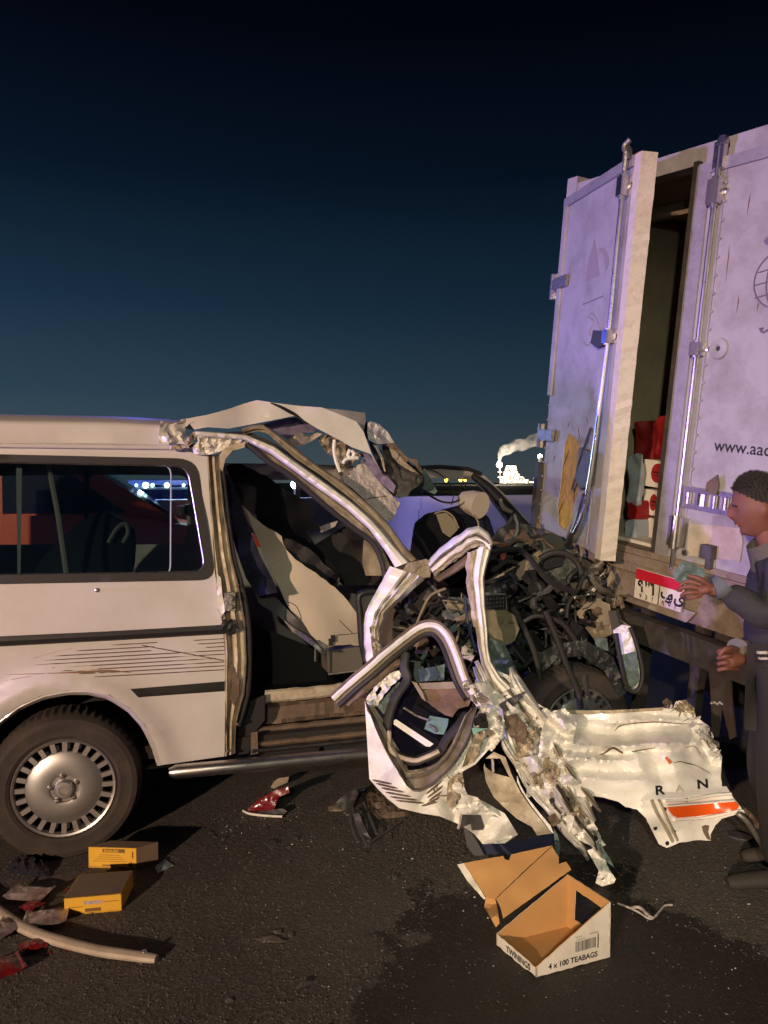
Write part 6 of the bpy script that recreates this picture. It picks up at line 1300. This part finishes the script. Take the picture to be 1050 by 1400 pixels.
# ---- long pale strip of trim
m = MB(); st = [(-40, 1222), (3, 1250), (20, 1262), (51, 1277), (83, 1287), (114, 1295), (142, 1301), (171, 1305), (200, 1309), (214, 1311)]
m.tube([G(x, y, .018) for x, y in st], [.022] * 8 + [.020, .016], 10, smooth=4, flat=.75)
stp = build(m, 'trim_strip', mat('pale_plastic_trim', (.50, .43, .34), .5, dirt=.5, dirtcol=(.2, .15, .1), scale=10), label='long curved pale strip of broken trim on the asphalt at lower left', cat='car trim')
m = MB(); m.lathe(G(197, 1301, .037), Z, [(.010, 0), (.008, .003), (.004, .003), (0, .001)], 12); build(m, 'trim_hole', M['chrome'], stp)
# ---- crumpled packs, shards and scraps
def mound(name, mt, poly, h, label, cat, group=None, step=4, n_amp=.4, seed=0, sharp=7, z0=.003):
    cx_ = sum(p[0] for p in poly) / len(poly); cy_ = sum(p[1] for p in poly) / len(poly); R_ = max(math.hypot(p[0] - cx_, (p[1] - cy_) * 1.8) for p in poly)
    def pl(x, y, off):
        q = G(x, y, 0); t = math.hypot(x - cx_, (y - cy_) * 1.8) / R_
        z = h * max(.03, 1 - t * t) * (.55 + n_amp * ridge(x / 11, y / 6, seed)) if off == 0 else z0
        return Vector((q.x, q.y, max(z, z0 + .002 if off == 0 else z0)))
    m = MB(); sheet(m, poly, pl, (), step=step, thick=1, jag=.6, seed=seed + 1)
    return build(m, name, mt, label=label, cat=cat, group=group, sharp=sharp)
foilm = mat('silver_foil', (.50, .44, .40), .22, metal=.75, dirt=1.0, dirtcol=(.22, .012, .014), scale=18, thr=.56); redfoil = mat('red_foil', (.16, .008, .010), .3, coat=.5)
c0 = lambda pts: [(x / 3.5, 1120 + y / 3.5) for x, y in pts]
gp = 'crumpled packets by the rear wheel'
def pouch(name, mt, px, py, L_, W_, ang, h, label, seed, curl=0):
    c = G(px, py); ax_ = Vector((math.cos(ang), math.sin(ang), 0)); ay_ = Vector((-math.sin(ang), math.cos(ang), 0)); nu, nv = 26, 16; vs = []
    for s_ in (1, -1):
        for i in range(nu + 1):
            for j in range(nv + 1):
                a, b_ = 2 * i / nu - 1, 2 * j / nv - 1
                puff = max(0, 1 - (abs(a) / .80) ** 3) ** .6 * max(0, 1 - abs(b_) ** 2.6) ** .7
                q = Vector((a * 3, b_ * 3, seed)); crease = .5 * ridge(a * 2.6 + seed, b_ * 1.4, seed) + .3 * ridge(a * 5, b_ * 5 + seed, seed)
                z = h * .5 + s_ * (.0012 + h * .5 * puff * (.55 + .45 * crease)) + curl * max(0, abs(a) - .7) + .006 * noise.noise(q) * (1 - puff)
                zig = .0025 * (i % 2) if abs(a) > .82 else 0
                vs.append(c + ax_ * (a * L_ / 2 * (1 - .10 * puff + .05 * noise.noise(q))) + ay_ * (b_ * W_ / 2 * (1 - .16 * puff + .07 * noise.noise(q + Vector((4, 0, 0))))) + Z * max(.003, z + zig))
    fs = []; K = (nu + 1) * (nv + 1); w_ = nv + 1
    for i in range(nu):
        for j in range(nv):
            f = (i * w_ + j, (i + 1) * w_ + j, (i + 1) * w_ + j + 1, i * w_ + j + 1); fs.append(f); fs.append(tuple(K + k for k in f[::-1]))
    for i in range(nu):
        for j in (0, nv): a, b_ = i * w_ + j, (i + 1) * w_ + j; fs.append((a, b_, b_ + K, a + K))
    for j in range(nv):
        for i in (0, nu): a, b_ = i * w_ + j, i * w_ + j + 1; fs.append((a, b_, b_ + K, a + K))
    m = MB(); m.add(vs, fs); return build(m, name, mt, label=label, cat='packet', group=gp, sharp=28)
pouch('foil_packet', foilm, 63, 1262, .155, .105, .25, .042, 'crumpled silver packet with red patches lying on the pale trim strip', 3, .02)
pouch('red_packet', redfoil, 44, 1243, .075, .06, 1.0, .03, 'small red packet tucked behind the silver one on the trim strip', 4)
pouch('foil_packet', foilm, 41, 1228, .165, .10, -.12, .04, 'silver packet with red patches in the shadow left of the nearer yellow box', 5, .03)
pouch('red_packet', redfoil, 46, 1297, .085, .06, .5, .028, 'small dark red packet just below the pale trim strip', 6)
pouch('red_packet', redfoil, -4, 1335, .16, .11, .7, .045, 'larger red packet cut off at the left edge, lowest of the litter', 7, .02)
pouch('foil_packet', foilm, -2, 1282, .13, .10, 1.2, .05, 'silver packet at the left edge where the pale strip starts', 8, .02)
mound('plastic_bag', mat('black_plastic_bag', (.02, .02, .03), .2, spec=.8), c0([(30, 240), (80, 200), (140, 205), (170, 235), (230, 250), (240, 280), (150, 275), (60, 265)]), .05, 'black plastic bag with a blue glint under the rear tyre', 'plastic bag', None, 3, .6, 9)
mound('glass_shard', M['shard'], c0([(742, 235), (790, 195), (830, 225), (790, 245), (755, 265)]), .012, 'grey translucent scrap right of the upright yellow box', 'scrap', None, 4, .3, 10)
k6 = lambda pts: [(280 + x / 3.281, 1020 + y / 3.281) for x, y in pts]
tl = empty('tail_lamp', G(368, 1114), 'broken red tail lamp with a white rim on the asphalt under the running board', 'car lamp')
def lying(nm, mt, poly, hh, par, th_=.02, seed=0, step=4):
    d_ = idw([(x, y, (G(x, y0) - EYE).dot(FW)) for x, y, y0 in hh]); m = MB(); sheet(m, poly, lambda x, y, o: P(x, y, d_(x, y) + o + .01 * noise.noise(Vector((x / 9, y / 9, seed)))), (), step=step, thick=th_, jag=.3); return build(m, nm, mt, par, sharp=25)
hh = [(335, 1112, 1113), (388, 1115, 1116), (360, 1085, 1112)]
lying('lens', mat('dark_red_lens', (.16, .008, .012), .25, coat=.6), k6([(190, 285), (240, 240), (310, 200), (375, 180), (380, 210), (330, 230), (310, 290), (200, 292)]), hh, tl, .03)
lying('lens_bright', mat('red_lens', (.30, .010, .018), .2, coat=.8), k6([(215, 262), (265, 248), (305, 255), (300, 285), (215, 285)]), [(x, y, y0 - 4) for x, y, y0 in hh], tl, .01)
lying('housing', M['black'], k6([(300, 285), (350, 280), (370, 292), (350, 312), (250, 308), (190, 300)]), hh, tl, .03)
m = MB(); m.tube([G(x, y, .01) for x, y in k6([(172, 290), (200, 303), (270, 312), (348, 316)])], .006, 6, smooth=3); build(m, 'white_rim', M['torn'], tl)
bk = empty('broken_bracket', G(500, 1150), 'broken dark grey bracket frame lying left of the torn door', 'car part')
for pts, r_ in (([(660, 300), (690, 370), (728, 445)], .010), ([(715, 285), (745, 345), (772, 400)], .008), ([(722, 450), (770, 415), (842, 376)], .006), ([(640, 330), (665, 280), (690, 240), (720, 235)], .012), ([(690, 430), (660, 370), (655, 310)], .008)):
    m = MB(); m.tube([G(x, y, .02) + Z * max(0, (1150 - y) * .0008) for x, y in k6(pts)], r_, 6, smooth=3, flat=.6); build(m, 'bracket_arm', M['darkplastic'], bk)
lying('bracket_plate', M['black'], k6([(590, 250), (640, 205), (680, 190), (690, 215), (660, 270), (640, 300), (600, 275)]), [(470, 1105, 1112), (480, 1085, 1110)], bk, .03)
lying('bracket_web', M['darkplastic'], k6([(662, 305), (690, 300), (735, 400), (750, 420), (725, 440)]), [(485, 1115, 1135), (500, 1150, 1152)], bk, .02)
mound('cream_scrap', M['tan'], k6([(550, 275), (590, 262), (632, 280), (634, 292), (560, 297)]), .02, 'small cream scrap beside the dark bracket', 'scrap', None, 3, .3, 11)
gs = 'grey plastic splinters on the asphalt'
mound('plastic_splinter', M['steel'], k6([(225, 870), (265, 858), (310, 855), (365, 878), (345, 884), (260, 884)]), .010, 'largest grey splinter lying in the middle of the road', 'splinter', gs, 3, .3, 12)
mound('plastic_splinter', M['steel'], k6([(305, 832), (340, 828), (345, 845), (315, 848)]), .012, 'small splinter just above the largest one', 'splinter', gs, 3, .3, 13)
mound('plastic_splinter', M['steel'], k6([(372, 848), (395, 842), (398, 860), (380, 865)]), .012, 'small splinter right of the largest one', 'splinter', gs, 3, .3, 14)
mound('plastic_splinter', M['darkplastic'], k6([(410, 1090), (480, 1045), (485, 1060), (420, 1098)]), .02, 'narrow splinter near the bottom edge left of the wet patch', 'splinter', gs, 3, .2, 15)
mound('plastic_splinter', M['darkplastic'], k6([(262, 440), (290, 425), (340, 428), (320, 450), (295, 458)]), .015, 'dark splinter between the tail lamp and the road middle', 'splinter', gs, 3, .2, 16)
mound('plastic_splinter', M['steel'], k6([(90, 1150), (115, 1135), (130, 1150), (100, 1160)]), .012, 'tiny splinter at the bottom left of the road', 'splinter', gs, 3, .2, 17)
lying('cream_plate', M['tan'], k6([(295, 185), (310, 160), (330, 145), (378, 138), (370, 165), (330, 180), (310, 192)]), [(380, 1070, 1078)], tl, .01)
# wires and a hose at the right
m = MB(); c4t = lambda pts: [(600 + x / 2.333, 1100 + y / 2.333) for x, y in pts]
m.tube([G(x, y, .012) for x, y in c4t([(570, 315), (610, 330), (640, 345), (675, 365), (700, 345), (720, 322), (745, 320)])], .004, 6, smooth=4)
m.tube([G(x, y, .02) for x, y in c4t([(615, 330), (640, 328), (665, 350), (680, 362)])], .006, 6, smooth=4)
build(m, 'wire', M['felt'], label='pale torn wire curling on the asphalt right of the carton', cat='wire')
m = MB(); m.tube([P(x, y, d) for x, y, d in ((1008, 1112, 3.17), (1022, 1124, 3.16), (1036, 1146, 3.18), (1050, 1170, 3.22), (1062, 1192, 3.24)) ], .011, 8, smooth=4)
hs = build(m, 'washer_hose', M['steel'], label='grey hose hanging from the orange lens down to the road', cat='hose')
m = MB(); sheet(m, cp([(940, 515), (975, 545), (1000, 570), (1013, 600), (1008, 615), (995, 610), (985, 580), (950, 545)]), lambda x, y, o: P(x, y, 3.16 + o + .02 * ridge(x / 9, y / 9, 1)), (), step=4, thick=.02); build(m, 'torn_end', M['rust'], hs)
mound('plastic_splinter', M['darkplastic'], cp([(870, 625), (930, 640), (985, 655), (975, 672), (920, 668), (880, 652)]), .02, 'dark plate on the road behind the orange lens', 'splinter', gs, 4, .2, 18)
# loose soil, glass crumbs and grit: too many to count
def grit(name, mt, label, poly, n, s0, s1, seed, cat='debris', flat=.6, thin=None):
    rg = random.Random(seed); m = MB(); xs = [p[0] for p in poly]; ys = [p[1] for p in poly]; c = 0
    while c < n:
        x, y = rg.uniform(min(xs), max(xs)), rg.uniform(min(ys), max(ys))
        if not inside(x, y, poly): continue
        if thin and inside(x, y, thin) and rg.random() < .88: c += 1; continue
        c += 1; q = G(x, y); s = s0 + (s1 - s0) * rg.random() ** 3; a = rg.uniform(0, 6.28); e, f = Vector((math.cos(a), math.sin(a), rg.uniform(-.3, .3))), Vector((-math.sin(a), math.cos(a), rg.uniform(-.3, .3)))
        k_ = rg.randint(3, 5); ring = [q + Z * s * .25 + (e * math.cos(t * 6.283 / k_) + f * math.sin(t * 6.283 / k_)) * s * rg.uniform(.5, 1) for t in range(k_)]
        m.add(ring + [q + Z * s * (flat + .25), q], [(t, (t + 1) % k_, k_) for t in range(k_)] + [((t + 1) % k_, t, k_ + 1) for t in range(k_)])
    return build(m, name, mt, label=label, cat=cat, kind='stuff', smooth=False, clean=False)
grit('loose_soil', mat('loose_soil', (.055, .038, .026), .85, dirt=.5, scale=30), 'dark loose soil and crumbs below the torn door', [(505, 1095), (560, 1100), (620, 1118), (650, 1140), (655, 1165), (620, 1180), (560, 1165), (520, 1135)], 1500, .003, .012, 1)
grit('loose_soil', mat('loose_soil_dark', (.035, .026, .02), .85), 'scattered dark grit along the torn door and carton', [(430, 1075), (520, 1080), (660, 1160), (640, 1260), (540, 1200), (440, 1130)], 500, .003, .010, 2)
grit('glass_crumbs', M['shard'], 'crumbs of broken glass scattered over the road', [(200, 1130), (420, 1050), (520, 1080), (660, 1200), (1050, 1180), (1050, 1400), (300, 1400), (230, 1280)], 200, .002, .005, 3)
grit('glass_crumbs', M['shard'], 'glass crumbs clustered by the broken tail lamp', [(375, 1105), (412, 1100), (410, 1118), (388, 1125), (300, 1140), (290, 1115), (340, 1105)], 90, .002, .007, 4)
grit('road_grit', mat('road_grit', (.145, .128, .11), .85, dirt=.7, dirtcol=(.06, .05, .04), scale=60, thr=.42), 'worn asphalt chippings standing proud of the road surface', [(-60, 1190), (200, 1140), (330, 1075), (560, 1080), (1100, 1020), (1100, 1420), (-100, 1420)], 17000, .0025, .008, 5, flat=.35, thin=[(450, 1410), (545, 1345), (590, 1260), (650, 1195), (860, 1235), (1000, 1300), (1110, 1345), (1110, 1420)])
grit('plastic_crumbs', M['darkplastic'], 'dark chips of broken plastic scattered round the wreck', [(250, 1120), (420, 1060), (520, 1090), (640, 1160), (640, 1240), (500, 1200), (330, 1180)], 90, .006, .02, 6, flat=.2)
grit('plastic_crumbs', M['torn'], 'white flakes of paint and plastic scattered round the wreck', [(250, 1110), (420, 1060), (520, 1090), (660, 1170), (860, 1190), (1000, 1180), (1040, 1260), (640, 1260), (330, 1180)], 90, .003, .010, 7, flat=.2)
grit('plastic_crumbs', mat('red_chip', (.25, .01, .012), .3), 'red chips of broken lamp glass on the asphalt', [(0, 1180), (110, 1190), (90, 1300), (0, 1320)], 26, .005, .014, 8, flat=.2)
# low dark mound of torn sheet beside the door
mound('torn_sheet', M['rust'], k6([(720, 215), (745, 180), (770, 205), (820, 235), (880, 285), (930, 300), (900, 318), (840, 325), (780, 330), (735, 300)]), .06, 'brown torn sheet lying against the bottom of the crushed door', 'sheet', None, 4, .4, 21)

# ================================================================== PERSON AT THE RIGHT
def skin_mesh(joints, edges, root=0, sub=2):
    me = bpy.data.meshes.new('tmp'); me.from_pydata([j[0] for j in joints], edges, [])
    o = bpy.data.objects.new('tmp', me); COL.objects.link(o); md = o.modifiers.new('s', 'SKIN'); md.use_smooth_shade = True
    for i, j in enumerate(joints): r_ = j[1]; me.skin_vertices[0].data[i].radius = r_ if isinstance(r_, tuple) else (r_, r_)
    me.skin_vertices[0].data[root].use_root = True
    sb_ = o.modifiers.new('d', 'SUBSURF'); sb_.levels = sub; sb_.render_levels = sub
    ev = o.evaluated_get(bpy.context.evaluated_depsgraph_get()); m2 = bpy.data.meshes.new_from_object(ev)
    m = MB(); m.add([v.co.copy() for v in m2.vertices], [tuple(p.vertices) for p in m2.polygons]); bpy.data.objects.remove(o); bpy.data.meshes.remove(me); bpy.data.meshes.remove(m2); return m
skinm = mat('skin', (.145, .052, .032), .55, dirt=.25, dirtcol=(.33, .13, .08), scale=12)
jack = mat('charcoal_jacket', (.026, .026, .027), .8, bump=.35, bscale=28, dirt=.3, dirtcol=(.03, .03, .035), scale=6); trou = mat('dark_brown_trousers', (.018, .015, .014), .85, bump=.25, bscale=24)
hd_c = P(1037, 693, 3.0); fx = Vector((-1, .30, -.16)).normalized(); fy = Vector((.30, 1, 0)).normalized(); fz = fx.cross(fy) * -1
if fz.z < 0: fz = -fz
body = MB()
def head(m):
    n_lat, n_lon = 34, 44; b = len(m.v)
    for i in range(n_lat + 1):
        th_ = math.pi * i / n_lat; zz = math.cos(th_); rr = math.sin(th_)
        for k_ in range(n_lon):
            ph = 2 * math.pi * k_ / n_lon; x, y, z = rr * math.cos(ph), rr * math.sin(ph), zz
            w_ = 1 - .26 * max(0, -z - .05) ** 1.2; front_ = max(0, x)
            X_, Y_, Z_ = x * .098 * (1 - .16 * max(0, -z) * (1 if x < 0 else 0)), y * .077 * w_, z * .118
            def g(zc, zs, yc, ys): return math.exp(-((z - zc) / zs) ** 2 - ((y - yc) / ys) ** 2)
            if x > 0:
                X_ += .016 * g(-.18, .12, 0, .13) + .012 * g(-.02, .16, 0, .09) + .006 * g(.10, .09, 0, .5) - .010 * (g(-.03, .10, .38, .18) + g(-.03, .10, -.38, .18)) + .008 * g(-.45, .10, 0, .22) - .004 * g(-.47, .03, 0, .25) + .016 * g(-.80, .16, 0, .30) - .006 * g(-.62, .08, 0, .3)
            for s_ in (-1, 1):
                Y_ += s_ * .016 * math.exp(-((x + .08) / .16) ** 2 - ((z + .10) / .22) ** 2) * (1 if y * s_ > 0 else 0)
            m.v.append(hd_c + fx * X_ + fy * Y_ + fz * Z_)
    for i in range(n_lat):
        for k_ in range(n_lon):
            k2 = (k_ + 1) % n_lon; m.f.append((b + i * n_lon + k_, b + (i + 1) * n_lon + k_, b + (i + 1) * n_lon + k2, b + i * n_lon + k2)); m.mi.append(0)
J = {'pelvis': (1075, 915, 3.06, .13), 'spine': (1078, 850, 3.04, .14), 'chest': (1080, 795, 3.02, .14), 'neckb': (1064, 757, 3.01, .07), 'neck': (1050, 738, 3.0, .055), 'headc': (1042, 705, 3.0, .06),
     'shl': (1082, 780, 2.84, .06), 'ell': (1052, 848, 2.78, .045), 'wrl': (980, 805, 2.86, .028), 'hal': (962, 806, 2.88, .032), 'shr': (1082, 780, 3.20, .06), 'elr': (1068, 868, 3.26, .045), 'wrr': (1014, 897, 3.06, .03), 'har': (1000, 902, 3.02, .036),
     'hpl': (1078, 935, 2.96, .085), 'knl': (1064, 1065, 2.98, .058), 'anl': (1066, 1185, 3.10, .04), 'hpr': (1074, 935, 3.16, .085), 'knr': (1046, 1050, 3.2, .058), 'anr': (1080, 1165, 3.32, .04)}
E = [('pelvis', 'spine'), ('spine', 'chest'), ('chest', 'neckb'), ('neckb', 'neck'), ('neck', 'headc'), ('chest', 'shl'), ('shl', 'ell'), ('ell', 'wrl'), ('wrl', 'hal'), ('chest', 'shr'), ('shr', 'elr'), ('elr', 'wrr'), ('wrr', 'har'), ('pelvis', 'hpl'), ('hpl', 'knl'), ('knl', 'anl'), ('pelvis', 'hpr'), ('hpr', 'knr'), ('knr', 'anr')]
def skel(names, scale, edges, over=None, sub_=3):
    idx = {n_: i for i, n_ in enumerate(names)}
    js = [(P(*J[n_][:3]), (over or {}).get(n_, J[n_][3] * scale)) for n_ in names]
    return skin_mesh(js, [(idx[a], idx[b_]) for a, b_ in edges if a in idx and b_ in idx], 0, sub_)
bm_ = skel(list(J), .82, E); body.add(bm_.v, bm_.f); head(body)
def fingers(m, lst):
    for pts, r_ in lst: m.tube([P(*p) for p in pts], [r_, r_ * .98, r_ * .9, r_ * .72][:len(pts)] if len(pts) <= 4 else r_, 8, smooth=4)
# reaching hand: fingers closed round a folded sheet, thumb on top
fingers(body, [([(958, 800, 2.88), (946, 795, 2.89), (936, 796, 2.90), (930, 800, 2.905)], .0085), ([(957, 805, 2.87), (943, 802, 2.87), (932, 804, 2.885), (927, 808, 2.90)], .0088), ([(957, 810, 2.865), (944, 810, 2.86), (935, 812, 2.875), (931, 815, 2.89)], .0085), ([(959, 814, 2.865), (949, 816, 2.86), (942, 818, 2.87), (939, 819, 2.885)], .0075), ([(970, 800, 2.86), (960, 793, 2.85), (950, 789, 2.855), (941, 787, 2.865)], .0095)])
body.tube([P(974, 805, 2.865), P(966, 805, 2.872), P(957, 807, 2.875), P(953, 808, 2.875)], [.026, .034, .032, .022], 12, smooth=4, flat=.6)
# closed fist of the other hand
for i in range(4):
    y = 890 + i * 8.2; fingers(body, [([(1008, y, 3.03), (994, y - 1, 2.985), (983, y + 1, 3.0), (985, y + 2, 3.04)], .0115 - .0008 * i)])
fingers(body, [([(1008, 888, 3.02), (998, 886, 2.975), (989, 889, 2.965), (984, 896, 2.97)], .011)])
body.tube([P(1014, 898, 3.05), P(1006, 901, 3.03), P(995, 903, 3.02), P(989, 903, 3.02)], [.028, .038, .04, .03], 12, smooth=4, flat=.8)
ft = (P(1066, 1185, 3.1)); 
person = build(body, 'person', skinm, loc=(P(1072, 900, 3.08).x, P(1072, 900, 3.08).y, 0), sharp=60, label='person with short dark hair in a charcoal jacket reaching out beside the truck', cat='person', clean=False)
nm_ = ['pelvis', 'spine', 'chest', 'neckb', 'shl', 'ell', 'wrl', 'shr', 'elr', 'wrr']
J2_ = dict(J); J['wrl'] = (988, 809, 2.85, .045); J['wrr'] = (1022, 893, 3.08, .045)
m = skel(nm_, 1.2, E, {'pelvis': (.165, .2), 'spine': (.165, .20), 'chest': (.15, .19), 'neckb': .09, 'shl': .088, 'shr': .088, 'ell': .072, 'elr': .075, 'wrl': .045, 'wrr': .046})
m.v = [p + Vector((.020 * ridge(p.x * 6, p.z * 9 + p.x * 4, 1) - .01, .010 * noise.noise(p * 9 + Vector((5, 0, 0))), .016 * ridge(p.x * 7 - p.z * 5, p.y * 7, 5) - .008)) for p in m.v]; build(m, 'jacket', jack, person, sharp=40, clean=False)
m = MB(); m.tube([P(990, 797, 2.85), P(984, 803, 2.853), P(976, 805, 2.858)], [.046, .046, .043], 14); build(m, 'cuff', mat('grey_cuff', (.09, .10, .115), .8), person)
m = MB(); m.tube([P(1024, 888, 3.08), P(1016, 886, 3.06), P(1008, 884, 3.04)], [.05, .052, .046], 14, flat=.7); build(m, 'cuff', mat('dark_grey_cuff', (.13, .12, .10), .8), person)
m = MB(); m.tube([P(1062, 760, 3.0), P(1052, 746, 3.0), P(1044, 735, 3.0)], [.105, .085, .070], 18, smooth=4, cap=False, flat=1.05); build(m, 'collar', mat('olive_grey_collar', (.085, .073, .058), .85, bump=.3, bscale=40), person)
nm_ = ['pelvis', 'hpl', 'knl', 'anl', 'hpr', 'knr', 'anr']
m = skel(nm_, 1.2, E, {'pelvis': (.15, .19), 'hpl': .115, 'hpr': .115, 'knl': .088, 'knr': .088, 'anl': .07, 'anr': .07}); build(m, 'trousers', trou, person, sharp=60, clean=False)
for an, s_ in (('anl', -1), ('anr', 1)):
    q = P(*J[an][:3]); q.z = 0; f_ = Vector((-.97, .1, 0)).normalized()
    m = MB(); m.tube([q - f_ * .08 + Z * .05, q + Z * .055, q + f_ * .09 + Z * .045, q + f_ * .17 + Z * .032, q + f_ * .2 + Z * .028], [.034, .042, .040, .036, .02], 14, smooth=4, flat=.8); m.v = [Vector((p.x, p.y, max(p.z, .004))) for p in m.v]; build(m, 'shoe', mat('dusty_shoe', (.03, .026, .023), .7, dirt=.5, scale=9), person)
# hair: a close-cropped cap over the skull, longer on top
m = MB(); n_lat, n_lon = 26, 40; rg = random.Random(3)
for i in range(n_lat + 1):
    for k_ in range(n_lon):
        ph = 2 * math.pi * k_ / n_lon; x_, y_ = math.cos(ph), math.sin(ph)
        lim = 1.18 if x_ > .55 else (1.55 if x_ > .0 else 1.95)          # hairline: high on the brow, low on the nape
        lim = .86 + 1.15 * (1 - x_) / 2 * (1.15 if abs(y_) < .5 else .95) + .05 * noise.noise(Vector((ph * 6, 1, 0)))
        th_ = lim * i / n_lat; zz = math.cos(th_); rr = math.sin(th_)
        g_ = 1.0 + .075 * (1 - (i / n_lat) ** 3) + .014 * rg.uniform(-1, 1) * (1 if i < n_lat else 0); m.v.append(hd_c + fx * (rr * x_ * .100 * g_) + fy * (rr * y_ * .080 * g_) + fz * (zz * .121 * g_))
for i in range(n_lat):
    for k_ in range(n_lon):
        k2 = (k_ + 1) % n_lon; m.f.append((i * n_lon + k_, (i + 1) * n_lon + k_, (i + 1) * n_lon + k2, i * n_lon + k2)); m.mi.append(0)
rg = random.Random(31); base = [p.copy() for p in m.v]
for k_ in range(6500):
    p = base[rg.randrange(2 * n_lon, len(base))] + Vector((rg.uniform(-.004, .004), rg.uniform(-.004, .004), rg.uniform(-.003, .003))); nrm = (p - hd_c).normalized(); nrm = (nrm + fx * rg.uniform(-.1, .7) + Vector((rg.uniform(-.4, .4), rg.uniform(-.4, .4), rg.uniform(-.3, .3)))).normalized(); t_ = nrm.orthogonal().normalized() * .0012; q = nrm.cross(t_); L_ = rg.uniform(.008, .020) * (1 if (p - hd_c).dot(fz) > .075 else .5)
    m.add([p + t_, p - t_ * .5 + q * .87, p - t_ * .5 - q * .87, p + nrm * L_], [(0, 1, 3), (1, 2, 3), (2, 0, 3)])
build(m, 'hair', mat('dark_brown_hair', (.018, .013, .010), .6, bump=.5, bscale=260), person, sharp=60)
for s_ in (-1, 1):
    m = MB(); m.lathe(hd_c + fx * .073 + fy * (.030 * s_) - fz * .004, fx, [(.0, -.008), (.008, -.004), (.009, .003), (.005, .008), (0, .009)], 12); build(m, 'eye', mat('eye_dark', (.05, .035, .03), .2), person)
    m = MB(); m.tube([hd_c + fx * .094 + fy * (.014 * s_) + fz * .016, hd_c + fx * .093 + fy * (.032 * s_) + fz * .020, hd_c + fx * .084 + fy * (.050 * s_) + fz * .014], .0030, 6, smooth=3); build(m, 'eyebrow', mat('eyebrow_dark', (.02, .014, .01), .7), person)
m = MB(); m.tube([hd_c + fx * .088 + fy * y_ - fz * (.056 + abs(y_) * .1) for y_ in (-.024, -.012, 0, .012, .024)], .0045, 6, flat=.7); build(m, 'lips', mat('lips', (.32, .12, .09), .5), person)
m = MB(); m.box(P(1042, 892, 2.83), (Vector((1, 0, 0)), Vector((0, 1, 0)), Z), (.035, .01, .010)); m.box(P(1043, 900, 2.83), (Vector((1, 0, 0)), Vector((0, 1, 0)), Z), (.03, .01, .008)); build(m, 'pocket_trim', M['felt'], person)
m = MB(); sheet(m, [(920, 786), (928, 772), (936, 767), (948, 771), (962, 778), (966, 786), (958, 792), (944, 793), (932, 797), (924, 795)], lambda x, y, o: P(x, y, 2.90 + o + .02 * noise.noise(Vector((x / 10, y / 10, 0)))), (), step=4, thick=.012)
build(m, 'folded_cloth', mat('grey_green_cloth', (.10, .145, .14), .7, bump=.2), label='grey green folded cloth held in the reaching hand of the person', cat='cloth')
